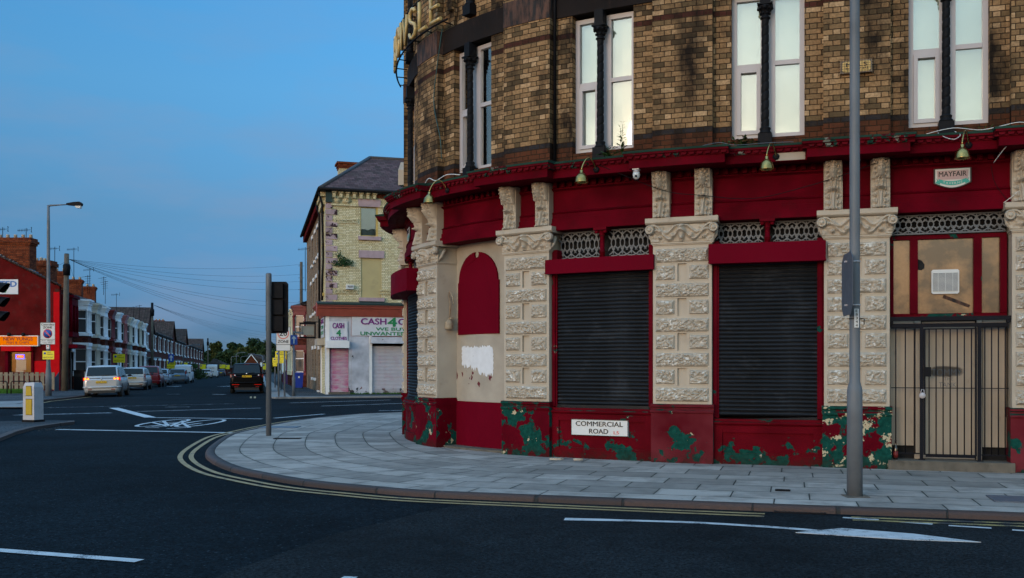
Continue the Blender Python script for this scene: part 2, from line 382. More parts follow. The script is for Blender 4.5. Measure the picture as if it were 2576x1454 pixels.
M['signwhite'] = paint('sign_face_white', (0.55, 0.57, 0.58), 0.45, 0.08, 3, 0.05, 40, dirt=.2, dc=(.3, .28, .22))
M['signyellow'] = paint('sign_yellow', (0.75, 0.62, 0.01), 0.5, 0.05, 3, 0)
M['signblue'] = paint('sign_blue', (0.01, 0.07, 0.33), 0.4, 0.05, 3, 0)
M['signred'] = paint('sign_red', (0.55, 0.02, 0.02), 0.4, 0.05, 3, 0)
M['teal'] = paint('sign_teal', (0.01, 0.33, 0.30), 0.4, 0.05, 3, 0)
M['pinkgrey'] = paint('sign_pink_grey', (0.42, 0.30, 0.32), 0.4, 0.1, 3, 0)
def glass(name, refl=0.35, tint=(0.9, 0.95, 0.95), rough=0.02):
    m, nt = newmat(name)
    fr = nd(nt, 'ShaderNodeFresnel', {'IOR': 1.5}).outputs[0]
    f = mth(nt, 'ADD', mth(nt, 'MULTIPLY', fr, 1.2), refl, clamp=True)
    vn = noi(nt, obn(nt), 1.1, 2.0)
    bp = nd(nt, 'ShaderNodeBump', {'Height': vn, 'Strength': 0.25, 'Distance': 0.01})
    g = nd(nt, 'ShaderNodeBsdfGlossy', {'Color': (1, 1, 1, 1), 'Roughness': rough, 'Normal': bp.outputs[0]}); t = nd(nt, 'ShaderNodeBsdfTransparent', {'Color': c4(tint)})
    mx = nd(nt, 'ShaderNodeMixShader', {0: f, 1: t.outputs[0], 2: g.outputs[0]}); nd(nt, 'ShaderNodeOutputMaterial', {'Surface': mx.outputs[0]})
    M[name] = m
glass('clear_glass', 0.0); glass('window_glass', 0.115); glass('plain_glass', 0.06); glass('dusty_glass', 0.10, (0.75, 0.62, 0.45), 0.08)
def emit(name, c, s, base=None):
    m, nt = newmat(name); finish(nt, c4(base or c), .6, emis=c4(c), estr=s, spec=0); M[name] = m
emit('lampred', (1.0, 0.03, 0.01), .16, (.2, .004, .004)); emit('lamporange', (1.0, 0.22, 0.01), .8)
emit('neonblue', (0.10, 0.10, 1.0), 1.2); emit('neonred', (1.0, 0.12, 0.02), 1.2); emit('signlit', (1.0, 0.20, 0.0), 0.15, (.20, .05, .0)); emit('reflector_glow', (1.0, .02, .0), .07, (.2, .005, .005))
emit('tubelight', (1.0, 0.92, 0.72), 1.1); emit('lampwhite', (1, .7, .35), 3)

# asphalt, paving, kerbs
def asphalt(name, c, sp, scale=90.0, light=(.10, .115, .13), joints=None):
    m, nt = newmat(name); v = obn(nt)
    n = mth(nt, 'ADD', mth(nt, 'MULTIPLY', noi(nt, v, scale * .30, 3.0, .7), .55), mth(nt, 'MULTIPLY', noi(nt, v, scale, 2.0, .7), .45)); big = noi(nt, v, .35, 4.0); mid = noi(nt, v, 3.5, 4.0)
    a = mixc(nt, rng(nt, n, .40, .60), c4([x * .12 for x in c]), c4([x * 2.2 for x in c]))
    a = mixc(nt, rng(nt, mth(nt, 'ADD', mth(nt, 'MULTIPLY', big, .7), mth(nt, 'MULTIPLY', mid, .3)), .40, .58, .6, 0), a, c4([x * .35 for x in c]))
    vo = nd(nt, 'ShaderNodeTexVoronoi', {'Vector': v, 'Scale': 17.0}); spm = rng(nt, vo.outputs['Distance'], .22, .14)
    wn = nd(nt, 'ShaderNodeTexWhiteNoise', {0: vo.outputs['Color']}).outputs[0]
    spm = mth(nt, 'MULTIPLY', spm, mth(nt, 'GREATER_THAN', wn, 1 - sp))
    a = mixc(nt, spm, a, c4(light))
    finish(nt, a, .9, 0, mth(nt, 'ADD', n, spm), .9, .008, spec=.04); M[name] = m
asphalt('asphalt', (0.0060, 0.0102, 0.0136), .35, light=(.035,.048,.06)); asphalt('asphalt_patch', (0.0125, 0.0160, 0.0185), .10, 110.0, light=(.03,.04,.05)); asphalt('pave_tar', (0.055, 0.060, 0.066), .2)
def flags(name, L=0.9, W=0.6, c=(0.37, 0.325, 0.29), jc=(0.035, 0.038, 0.035)):
    m, nt = newmat(name); v0 = uvn(nt)
    s_ = nd(nt, 'ShaderNodeSeparateXYZ', {0: v0}); vr = mth(nt, 'DIVIDE', s_.outputs[1], W); row = mth(nt, 'FLOOR', vr)
    r1 = nd(nt, 'ShaderNodeTexWhiteNoise', {0: nd(nt, 'ShaderNodeCombineXYZ', {1: row}).outputs[0]}).outputs[0]
    x = mth(nt, 'ADD', mth(nt, 'DIVIDE', s_.outputs[0], L), mth(nt, 'ADD', mth(nt, 'MULTIPLY', row, .5), mth(nt, 'MULTIPLY', r1, .28)))
    x = mth(nt, 'ADD', x, 50.0); cell = mth(nt, 'FLOOR', x)
    fx = mth(nt, 'MULTIPLY', mth(nt, 'FRACT', x), L); dx = mth(nt, 'MINIMUM', fx, mth(nt, 'SUBTRACT', L, fx))
    fy = mth(nt, 'MULTIPLY', mth(nt, 'FRACT', vr), W); dy = mth(nt, 'MINIMUM', fy, mth(nt, 'SUBTRACT', W, fy))
    d = mth(nt, 'MINIMUM', dx, dy); d = mth(nt, 'ADD', d, mth(nt, 'MULTIPLY', mth(nt, 'SUBTRACT', noi(nt, v0, 5.0, 5.0), .5), .012))
    mask = rng(nt, d, .004, .011)
    rv = nd(nt, 'ShaderNodeCombineXYZ', {0: cell, 1: row}).outputs[0]; wn = nd(nt, 'ShaderNodeTexWhiteNoise', {0: rv}).outputs[0]
    a = mixc(nt, wn, c4([q * .66 for q in c]), c4([q * 1.2 for q in c]))
    st = noi(nt, v0, 1.7, 7.0, .65); fi = noi(nt, v0, 60.0, 3.0)
    a = mixc(nt, rng(nt, st, .44, .66, 0, .75), a, c4([q * .40 for q in c])); a = mixc(nt, rng(nt, fi, .3, .7, .25, 0), a, c4([q * .4 for q in c]))
    edge = mth(nt, 'MULTIPLY', rng(nt, d, .06, .01, 0, .35), rng(nt, noi(nt, v0, 3.0), .4, .6)); a = mixc(nt, edge, a, (0.06, .065, .05, 1))
    gum = nd(nt, 'ShaderNodeTexVoronoi', {'Vector': v0, 'Scale': 2.6}).outputs['Distance']; a = mixc(nt, rng(nt, gum, .045, .03, 0, .55), a, (.05, .05, .05, 1))
    a = mixc(nt, mask, c4(jc), a)
    h = mth(nt, 'ADD', mask, mth(nt, 'MULTIPLY', fi, .12)); h = mth(nt, 'ADD', h, mth(nt, 'MULTIPLY', wn, .25))
    finish(nt, a, .85, 0, h, .8, .008, spec=.15); M[name] = m
flags('flags')
m, nt = newmat('granite_kerb'); v0 = uvn(nt); s_ = nd(nt, 'ShaderNodeSeparateXYZ', {0: v0})
x = mth(nt, 'ADD', mth(nt, 'DIVIDE', s_.outputs[0], 1.15), mth(nt, 'MULTIPLY', noi(nt, nd(nt, 'ShaderNodeCombineXYZ', {0: s_.outputs[0]}).outputs[0], .7, 0.0), 1.2)); x = mth(nt, 'ADD', x, 60.0)
fx = mth(nt, 'FRACT', x); dx = mth(nt, 'MINIMUM', fx, mth(nt, 'SUBTRACT', 1.0, fx)); mask = rng(nt, dx, .006, .018)
wn = nd(nt, 'ShaderNodeTexWhiteNoise', {0: nd(nt, 'ShaderNodeCombineXYZ', {0: mth(nt, 'FLOOR', x)}).outputs[0]}).outputs[0]
a = mixc(nt, wn, (0.026, 0.014, 0.011, 1), (0.070, 0.036, 0.027, 1)); a = mixc(nt, rng(nt, noi(nt, v0, 14.0, 6.0, .7), .35, .7, .7, 0), a, (.03, .02, .018, 1))
a = mixc(nt, mask, (.008, .008, .007, 1), a)
finish(nt, a, .75, 0, mth(nt, 'ADD', mask, mth(nt, 'MULTIPLY', noi(nt, v0, 30.0, 5.0), .5)), 1.0, .015); M['kerb'] = m
def roadpaint(name, c, wear):
    m, nt = newmat(name); v = obn(nt)
    n = mth(nt, 'ADD', mth(nt, 'MULTIPLY', noi(nt, v, 70.0, 3.0, .7), .5), mth(nt, 'MULTIPLY', noi(nt, v, 4.0, 5.0, .6), .5))
    a = mixc(nt, rng(nt, n, wear, wear + .05), (0.018, .024, .032, 1), mixc(nt, rng(nt, noi(nt, v, 8.0), .3, .7), c4([q * .75 for q in c]), c4(c)))
    finish(nt, a, .7, 0, n, .5, .004); M[name] = m
roadpaint('linewhite', (0.48, 0.50, 0.52), .405); roadpaint('lineworn', (0.42, 0.45, 0.48), .50); roadpaint('lineyellow', (0.33, 0.23, 0.10), .40); roadpaint('lineyellowworn', (0.33, 0.25, 0.09), .47)

def leafmat(name, a, b):
    m, nt = newmat(name); v = obn(nt)
    wn = nd(nt, 'ShaderNodeTexWhiteNoise', {0: nd(nt, 'ShaderNodeNewGeometry').outputs['Position']}).outputs[0]
    cc = mixc(nt, rng(nt, noi(nt, v, .6, 3.0), .35, .65), c4(a), c4(b)); finish(nt, cc, .7, spec=.065); M[name] = m
leafmat('leaf_dark', (0.012, 0.030, 0.016), (0.035, 0.058, 0.020)); leafmat('leaf_olive', (0.030, 0.042, 0.014), (0.060, 0.070, 0.022))
leafmat('weed', (0.020, 0.055, 0.022), (0.05, 0.10, 0.03)); leafmat('grass', (0.02, 0.07, 0.012), (0.05, 0.13, 0.02))
M['bark'] = paint('bark', (0.05, 0.038, 0.028), .9, .4, 6, .6, 20, coord='Object')
# ---------------------------------------------------------------- facade curve of the pub: s along the front, d outwards
_ks = [-20, -16, -12.5, -9.2, -6.1, -2.8, 0.6, 1.5, 12]; _kt = [150, 141, 130, 92.8, 66.3, 34.9, 17.5, 17.2, 17.2]
def _lerp(x, xs, ys):
    if x <= xs[0]: return ys[0]
    for i in range(len(xs) - 1):
        if x <= xs[i + 1]: return ys[i] + (ys[i + 1] - ys[i]) * (x - xs[i]) / (xs[i + 1] - xs[i])
    return ys[-1]
_DS = 0.02; _S = [-19 + _DS * i for i in range(1501)]; _TH = [R(_lerp(s, _ks, _kt)) for s in _S]
_X = [0.0]; _Y = [0.0]
for t in _TH[:-1]: _X.append(_X[-1] + math.cos(t) * _DS); _Y.append(_Y[-1] - math.sin(t) * _DS)
_i0 = 950
_ax, _ay = 2.681 - _X[_i0], 15.703 - _Y[_i0]; _X = [x + _ax for x in _X]; _Y = [y + _ay for y in _Y]
def FAC(s, d, z):
    q = (s + 19) / _DS; i = max(0, min(1499, int(q))); f = q - i
    x = _X[i] + (_X[i + 1] - _X[i]) * f; y = _Y[i] + (_Y[i + 1] - _Y[i]) * f; t = _TH[i] + (_TH[i + 1] - _TH[i]) * f
    return (x - d * math.sin(t), y - d * math.cos(t), z)
def FM(): return MB(FAC, .25)
SZ, SA, SB, SC, SD, SE, SF = -9.33, -5.61, -2.77, 0.0, 2.604, 5.179, 7.75
SY = -12.6
PIERS = [SY, SZ, SA, SB, SC, SD, SE, SF]; HW = {SY: .465, SZ: .465, SA: .465, SB: .465, SC: .465, SD: .465, SE: .465, SF: .465}
G = 0.12

# ================================================================ ground, roads, pavements
mb = MB()
ys = [-60, 20, 60, 120, 200, 300, 1500, 4000]; xs = [-3000, -600, -200, -60, 0, 60, 200, 600, 3000]
b = 0
for y in ys:
    for x in xs: mb.v.append((x, y, gz(y) + RZ))
for j in range(len(ys) - 1):
    for i in range(len(xs) - 1):
        a = j * len(xs) + i; mb.face([a, a + 1, a + len(xs) + 1, a + len(xs)])
struct('road', mb, M['asphalt'])

def smooth_line(pts, n=8):
    out = []
    for i in range(len(pts) - 1):
        p0 = pts[max(i - 1, 0)]; p1 = pts[i]; p2 = pts[i + 1]; p3 = pts[min(i + 2, len(pts) - 1)]
        for k in range(n):
            t = k / n
            out.append(tuple(.5 * (2 * p1[j] + (p2[j] - p0[j]) * t + (2 * p0[j] - 5 * p1[j] + 4 * p2[j] - p3[j]) * t * t + (-p0[j] + 3 * p1[j] - 3 * p2[j] + p3[j]) * t ** 3) for j in range(2)))
    out.append(pts[-1]); return out
def offset_line(pts, d):                        # to the left of travel
    out = []
    for i, p in enumerate(pts):
        a = pts[max(i - 1, 0)]; c = pts[min(i + 1, len(pts) - 1)]; tx, ty = c[0] - a[0], c[1] - a[1]; l = math.hypot(tx, ty) or 1
        out.append((p[0] - ty / l * d, p[1] + tx / l * d))
    return out
kerb_px = [(2576, 1290), (2064, 1272), (1678, 1257.6), (1303, 1243), (1069, 1233), (930, 1222), (785, 1208), (675, 1190), (598, 1173.5), (548, 1152), (534, 1134), (552, 1113), (589, 1091), (640, 1079), (700, 1066), (780, 1053), (880, 1043), (960, 1038.5)]
kl = [GP(u, v, G) for u, v in kerb_px]
kl = [(14.0, kl[0][1] - (14.0 - kl[0][0]) * .288), (9.0, kl[0][1] - (9.0 - kl[0][0]) * .288)] + kl
kl += [(kl[-1][0] + 2.5, kl[-1][1] + 1.5), (kl[-1][0] + 7, kl[-1][1] + 3.8), (kl[-1][0] + 25, kl[-1][1] + 13)]
kerb = offset_line(smooth_line(kl, 6), .12)
arc = [0.0]
for i in range(1, len(kerb)): arc.append(arc[-1] + math.dist(kerb[i], kerb[i - 1]))
# kerb stones (granite): front face, rounded top
mb = MB(); prof = [(0.0, -.05), (0.0, .085), (.012, .108), (.035, G), (.155, G), (.155, -.05)]
offl = {d: offset_line(kerb, -d) for d in set(p[0] for p in prof)}
nP = len(prof)
for i in range(len(kerb)):
    for d, z in prof: mb.v.append((*offl[d][i], z))
for i in range(len(kerb) - 1):
    for k in range(nP - 1):
        a = i * nP + k; c = a + nP; v0, v1 = k * .06, (k + 1) * .06
        mb.face([a, c, c + 1, a + 1], [(arc[i], v0), (arc[i + 1], v0), (arc[i + 1], v1), (arc[i], v1)], True)
struct('kerb', mb, M['kerb'])
# paving flags laid in rows that follow the kerb
mb = MB(); offs_d = [.165 + .3 * k for k in range(0, 24)]
ol = [offset_line(kerb, -d) for d in offs_d]
for i in range(len(kerb)):
    for k in range(len(offs_d)): mb.v.append((*ol[k][i], G - .004 + 2e-5 * i))
nO = len(offs_d)
bad = [[any(math.dist(ol[k][i], kerb[j]) < offs_d[k] - .06 for j in range(len(kerb)) if abs(j - i) > 3) for i in range(len(kerb))] for k in range(nO)]
for i in range(len(kerb) - 1):
    for k in range(nO - 1):
        a = i * nO + k; c = a + nO
        p, q = Vector(ol[k + 1][i]) - Vector(ol[k + 1][i + 1]), Vector(kerb[i]) - Vector(kerb[i + 1])
        if p.dot(q) <= 0 or bad[k + 1][i] or bad[k + 1][i + 1] or bad[k][i] or bad[k][i + 1]: continue
        mb.face([a, c, c + 1, a + 1], [(arc[i], offs_d[k]), (arc[i + 1], offs_d[k]), (arc[i + 1], offs_d[k + 1]), (arc[i], offs_d[k + 1])])
mb.fn = None
struct('pavement', mb, M['flags'])
mb = MB(); q_ = offset_line(kerb, -.30); mb.add([(x, y, G - .010) for x, y in q_] + [(40, 60, G - .010), (40, 5, G - .010)], [tuple(range(len(q_) + 2))]); struct('pavement_bed', mb, M['flags'])
# footing slab under the pub so nothing floats
mb = MB(); mb.slab([FAC(s, -.3, 0)[:2] for s in [-13 + i * .5 for i in range(0, 49)]] + [(16, 26), (8, 34)], 0.0, G - .012); struct('pavement_base', mb, M['concrete'])

# far side of the crossroad: pavement in front of the yellow-brick shop and down the side street
SD_ = (-.2497, .9683)                            # side street direction (away from camera)
kr0 = (-11.6, 48.2)
def along(p, t, l): return (p[0] + t[0] * l, p[1] + t[1] * l)
fd = (.958, .287)                                # direction of the shop's front
rp = [along(kr0, fd, 60), along(kr0, fd, .8), along(kr0, fd, 0.15), along(kr0, SD_, .6), along(kr0, SD_, 12), along(kr0, SD_, 60), along(kr0, SD_, 230), (10, 270), (60, 120)]
mb = MB(); mb.slab(rp[:5] + [(-2, 62), (40, 72)], -.05, G); far_l = [along(kr0, SD_, 12), along(kr0, SD_, 60), along(kr0, SD_, 120), along(kr0, SD_, 250)]
struct('pavement_across', mb, M['pave_tar'])
mb = MB()
for i in range(3):
    a, c = far_l[i], far_l[i + 1]; mb.slab([a, c, (c[0] + 14, c[1] + 3), (a[0] + 14, a[1] + 3)], -.05, G + .001, gz)
struct('pavement_side_street', mb, M['pave_tar'])
mb = MB(); e0 = [along(kr0, fd, 60), along(kr0, fd, .8), along(kr0, fd, .15), along(kr0, SD_, .6), along(kr0, SD_, 12), along(kr0, SD_, 60), along(kr0, SD_, 230)]
def strip(mb, line, d0, d1, z0, z1, zf=None):
    a, c = offset_line(line, d0), offset_line(line, d1); g = zf or (lambda y: 0)
    L_ = [0.0]
    for i in range(1, len(line)): L_.append(L_[-1] + math.dist(line[i], line[i - 1]))
    b = len(mb.v)
    for i in range(len(line)):
        mb.v += [(*a[i], z0 + g(a[i][1])), (*a[i], z1 + g(a[i][1])), (*c[i], z1 + g(c[i][1])), (*c[i], z0 + g(c[i][1]))]
    for i in range(len(line) - 1):
        for k in range(3):
            q = b + 4 * i + k; mb.face([q, q + 4, q + 5, q + 1], [(L_[i], k * .2), (L_[i + 1], k * .2), (L_[i + 1], k * .2 + .2), (L_[i], k * .2 + .2)])
M['kerbgrey'] = paint('concrete_kerb', (0.20, 0.195, 0.19), .8, .25, 3, .4, 30, dirt=.4)
strip(mb, e0, .02, -.9, -.05, G + .006, gz); struct('kerb_across', mb, M['kerbgrey'])
# left-hand pavement with its kerb
kp = [(-60, 37.5), (-30, 39.3), (-20.2, 39.4), (-19.75, 39.8), (-20.3, 42), (-20.96, 44.4), (-21.35, 47.5), (-21.9, 51)]
k2 = along((-21.9, 51), SD_, 9.3); k3 = along(k2, SD_, 60); k4 = along(k2, SD_, 240)
mb = MB(); mb.slab(kp + [k2, (-32, 62), (-70, 62)], -.05, G); struct('pavement_left', mb, M['pave_tar'])
mb = MB(); kk = [k2, k3, along(k2, SD_, 120), k4]
for i in range(3):
    a, c = kk[i], kk[i + 1]; mb.slab([a, c, (c[0] - 12, c[1] - 3), (a[0] - 12, a[1] - 3)], -.05, G + .001, gz)
struct('pavement_left_street', mb, M['pave_tar'])
mb = MB(); strip(mb, kp + [k2, k3, k4], -.02, .14, -.05, G + .006, gz); struct('kerb_left', mb, M['kerb'])
# pale tactile ramp at the crossing on the left
mb = MB(); mb.slab([GP(-60, 1024, G), GP(58, 1024, G), GP(104, 1011, G), GP(60, 1008, G), GP(-60, 1012, G)], G - .01, G + .004); struct('crossing_ramp', mb, M['kerbgrey'])
# traffic island
isl = [GP(u, v, G) for u, v in [(-160, 1160), (-60, 1125), (0, 1102), (40, 1086), (85, 1074.5), (150, 1065), (187, 1061), (186, 1058.5), (140, 1057), (0, 1059.5), (-160, 1064)]]
mb = MB(); mb.slab(isl, -.03, G); struct('traffic_island', mb, M['pave_tar'])
mb = MB(); strip(mb, isl[:8], -.01, .16, -.03, G + .006); struct('island_kerb', mb, M['kerb'])
# ground behind the buildings
mb = MB(); mb.slab([(-200, 64), (-33, 64), (-90, 290), (-300, 290)], -.2, -.02, gz); struct('back_ground', mb, M['pave_tar'])

# newer, paler tarmac in front of the pub
pt = [GP(u, v) for u, v in [(560, 1446), (847, 1343), (1069, 1288), (1180, 1266), (1303, 1262), (1678, 1278), (2064, 1297), (2576, 1318), (3200, 1345)]]
mb = MB(); mb.slab([(-2.6, 5.2)] + pt + [(9, 2), (-2, 2)], RZ - .02, RZ + .004); struct('tarmac_patch', mb, M['asphalt_patch'])

# ---------------------------------------------------------------- road markings
def mark(name, px, w, m=None, mb=None, z=.0085, world_pts=None):
    own = mb is None; mb = mb or MB()
    pts = world_pts or [GP(u, v) for u, v in px]
    if len(pts) == 2:
        a, c = pts; n = max(1, int(math.dist(a, c) / 1.0)); pts = [(a[0] + (c[0] - a[0]) * i / n, a[1] + (c[1] - a[1]) * i / n) for i in range(n + 1)]
    ws = w if isinstance(w, (list, tuple)) else [w] * len(pts)
    L_ = [offset_line(pts, ws[0] / 2)[0]]; A = offset_line(pts, 1.0); b = len(mb.v)
    for i, p in enumerate(pts):
        dx, dy = A[i][0] - p[0], A[i][1] - p[1]; h = ws[min(i, len(ws) - 1)] / 2
        g = gz(p[1]) + z + RZ
        mb.v += [(p[0] + dx * h, p[1] + dy * h, g), (p[0] - dx * h, p[1] - dy * h, g)]
    for i in range(len(pts) - 1): q = b + 2 * i; mb.face([q, q + 1, q + 3, q + 2])
    if own: struct(name, mb, M[m or 'linewhite'])
for px, w, m in [([(-60, 1030), (589, 1016)], .11, 'lineworn'), ([(344, 1035.6), (656, 1027)], .12, 'linewhite'), ([(380, 1051), (660, 1054.4)], .17, 'linewhite'),
                 ([(690, 1052.5), (816, 1042)], .15, 'linewhite'), ([(286, 1026.5), (330, 1038), (378, 1050.5)], .34, 'linewhite'), ([(33, 1045), (282, 1039)], .42, 'lineworn'),
                 ([(143, 1081), (589, 1089.5)], .22, 'linewhite'), ([(415, 1024.6), (477, 1024)], .2, 'lineworn'), ([(419, 992), (452, 992)], .2, 'lineworn'), ([(535.5, 992), (566.6, 993)], .2, 'linewhite'),
                 ([(730, 1014), (982, 1006.5)], .14, 'linewhite'), ([(809, 1022), (1030, 1014.5)], .14, 'linewhite'), ([(953, 1034), (1030, 1032.3)], .14, 'linewhite'),
                 ([(-80, 1380), (351, 1413)], .125, 'linewhite'), ([(860, 1455.5), (895, 1457)], .1, 'linewhite'), ([(2120, 1303.6), (2210, 1309.5)], .075, 'linewhite'), ([(2251, 1313.5), (2346, 1320.5)], .075, 'linewhite'),
                 ([(2386, 1324), (2494, 1330.5)], .075, 'linewhite'), ([(2546, 1335), (2660, 1342)], .075, 'linewhite')]:
    mark('white_line', px, w, m)
pts = smooth_line([GP(u, v) for u, v in [(1420, 1307.5), (1713, 1315), (1930, 1327), (2060, 1337)]], 5)
mark('white_line', None, [.16, .15, .14] + [.11] * 20, 'linewhite', world_pts=pts)
mb = MB(); mb.slab([GP(u, v) for u, v in [(2001, 1341.6), (2117, 1330.5), (2300, 1345), (2468, 1366), (2300, 1360.5), (2123, 1349.5)]], RZ + 0.0045, RZ + .0095); struct('arrow_marking', mb, M['linewhite'])
for u, v in [(441, 972), (569, 972)]:
    x, y = GP(u, v); mb = MB(); mb.slab([(x - .5, y - .9), (x + .5, y - .9), (x + .1, y + 1.4), (x - .1, y + 1.4)], gz(y) + RZ - .01, gz(y) + RZ + .012); struct('arrow_marking', mb, M['lineworn'])
# cycle symbol
mb = MB(); cx0, cy0 = GP(413, 1064); cx1, cy1 = GP(507, 1064.5)
def ring(cx, cy, rx, ry, w):
    mark('', None, w, mb=mb, world_pts=[(cx + rx * math.cos(a), cy + ry * math.sin(a)) for a in [2 * math.pi * i / 28 for i in range(29)]])
ring(cx0, cy0, .40, 1.75, .11); ring(cx1, cy1, .40, 1.75, .11)
g_ = lambda u, v: GP(u, v)
for a, c in [((382, 1063), (425, 1074)), ((425, 1074), (455, 1062)), ((382, 1074), (425, 1074)), ((455, 1062), (477, 1076)), ((400, 1064), (455, 1063)), ((425, 1074), (412, 1060)), ((366, 1076.5), (400, 1077)), ((477, 1076), (420, 1079)), ((455, 1062), (462, 1059)), ((470, 1070), (507, 1065))]:
    mark('', [a, c], .10, mb=mb, z=.0095)
struct('cycle_symbol', mb, M['linewhite'])
# double yellow lines
ka = [i for i in range(len(kerb))]
def yellow(i0, i1, name='yellow_line', m='lineyellow'):
    for off in (.235, .42):
        mark(name, None, .085, m, world_pts=offset_line(kerb, off)[i0:i1], z=.009)
gx0, gx1 = GP(1962, 1290)[0], GP(2072, 1290)[0]
iR = max(i for i in ka if kerb[i][0] > gx1 + .02 and i < 40); iL = min(i for i in ka if kerb[i][0] < gx0 - .05)
yellow(0, iR + 1, m='lineyellowworn'); yellow(iL, len(kerb) - 10)
k_l = kp[3:] + [k2, k3, k4]
mark('yellow_line', None, .1, 'lineyellow', world_pts=offset_line(k_l, -.35)[:5])
for o_ in (.25, .45): mark('yellow_line', None, .1, 'lineyellow', world_pts=[along(along(kr0, (-1, 0), o_ + .6), SD_, t) for t in (.5, 2.0, 3.5)])
# gully grate in the channel, covers and grates in the pavement
def grate(name, x0, x1, y0, y1, z, n, m='black', rz=0.0, lab='', cat='drain cover', bars=True):
    cx, cy = (x0 + x1) / 2, (y0 + y1) / 2; t = (math.cos(rz), math.sin(rz)); f = frame((cx, cy, z), t, (-t[1], t[0])); w, h = (x1 - x0) / 2, (y1 - y0) / 2
    mb = MB(f)
    for a in ((-w, w, -h, -h + .02), (-w, w, h - .02, h), (-w, -w + .02, -h + .02, h - .02), (w - .02, w, -h + .02, h - .02)): mb.box(a[0], a[1], a[2], a[3], -.01, .012)
    if bars:
        for i in range(n): x = -w + .02 + (2 * w - .04) * (i + .5) / n; mb.box(x - .008, x + .008, -h + .02, h - .02, -.01, .009)
    mb.box(-w + .021, w - .021, -h + .021, h - .021, -.01, .004 if bars else .011)
    thing(name, mb, M[m], lab, cat)
gx, gy = GP(2015, 1291.5); grate('gully_grate', gx - .27, gx + .27, gy - .03, gy + .14, RZ + .003, 12, rz=-.28, lab='black iron gully grate in the road channel at the granite kerb')
gx, gy = GP(1969, 1234, G); grate('drain_cover', gx - .09, gx + .09, gy - .05, gy + .05, G, 5, rz=-.28, lab='small dark drain grating in the flags left of the tall grey lamp post')
gx, gy = GP(2570, 1257, G); grate('inspection_cover', gx - .33, gx + .33, gy - .28, gy + .28, G - .002, 4, 'signgrey', rz=-.28, lab='large dark inspection cover in the pavement at the right edge', bars=False)
gx, gy = GP(723, 1103.5, G); grate('drain_cover', gx - .28, gx + .28, gy - .10, gy + .10, G, 8, lab='narrow iron grating in the curved flags right of the signal pole foot')
gx, gy = GP(705, 1075, G); grate('inspection_cover', gx - .45, gx + .45, gy - .35, gy + .35, G - .002, 4, 'signgrey', lab='dark inspection cover in the corner pavement behind the signal pole', bars=False)
random.seed(3)
for (u, v, lb) in [(1401, 1156.5, 'chip of fallen stone on the flags by the pillar left of the road nameplate'), (1454, 1157.8, 'smaller chip of stone on the flags below the road nameplate')]:
    x, y = GP(u, v, G); w = .13 if u < 1430 else .07; mb = MB(); mb.slab([(x + w * math.cos(a) * random.uniform(.7, 1.2), y + w * .5 * math.sin(a)) for a in [i * .9 for i in range(7)]], G, G + .03)
    thing('stone_chip', mb, M['cream'], lb, 'stone')
# ================================================================ the corner pub
pub = empty('corner_pub', FAC(SC, 0, G), 'old corner pub with dark red shopfront, cream rusticated pillars and brown brick upper floor', 'pub')
random.seed(11)
def rock(mb, s0, s1, z0, z1, d0=0.0, seed=0.0, st=.017, amp=.030):
    nu, nv = max(6, int((s1 - s0) / st)), max(6, int((z1 - z0) / st))
    def f(a, c):
        s = s0 + (s1 - s0) * a; z = z0 + (z1 - z0) * c
        e_ = min(a * nu, (1 - a) * nu, c * nv, (1 - c) * nv)
        if e_ < .5: return (s, d0, z)
        if e_ < 1.5: return (s + (.5 - a) * 0, d0 + .030, z)
        p = Vector((s * 15 + seed, z * 21, seed)); q = Vector((s * 34, z * 40, seed + 4))
        r_ = min(1.0, abs(noise.noise(p)) * 3.0) + noise.noise(p * .4 + Vector((3, 1, 7))) * .6 + noise.noise(q) * .5 - .35
        return (s, d0 + .034 + amp * max(-.55, min(1.3, r_)), z)
    mb.grid(f, nu, nv, smooth=False)

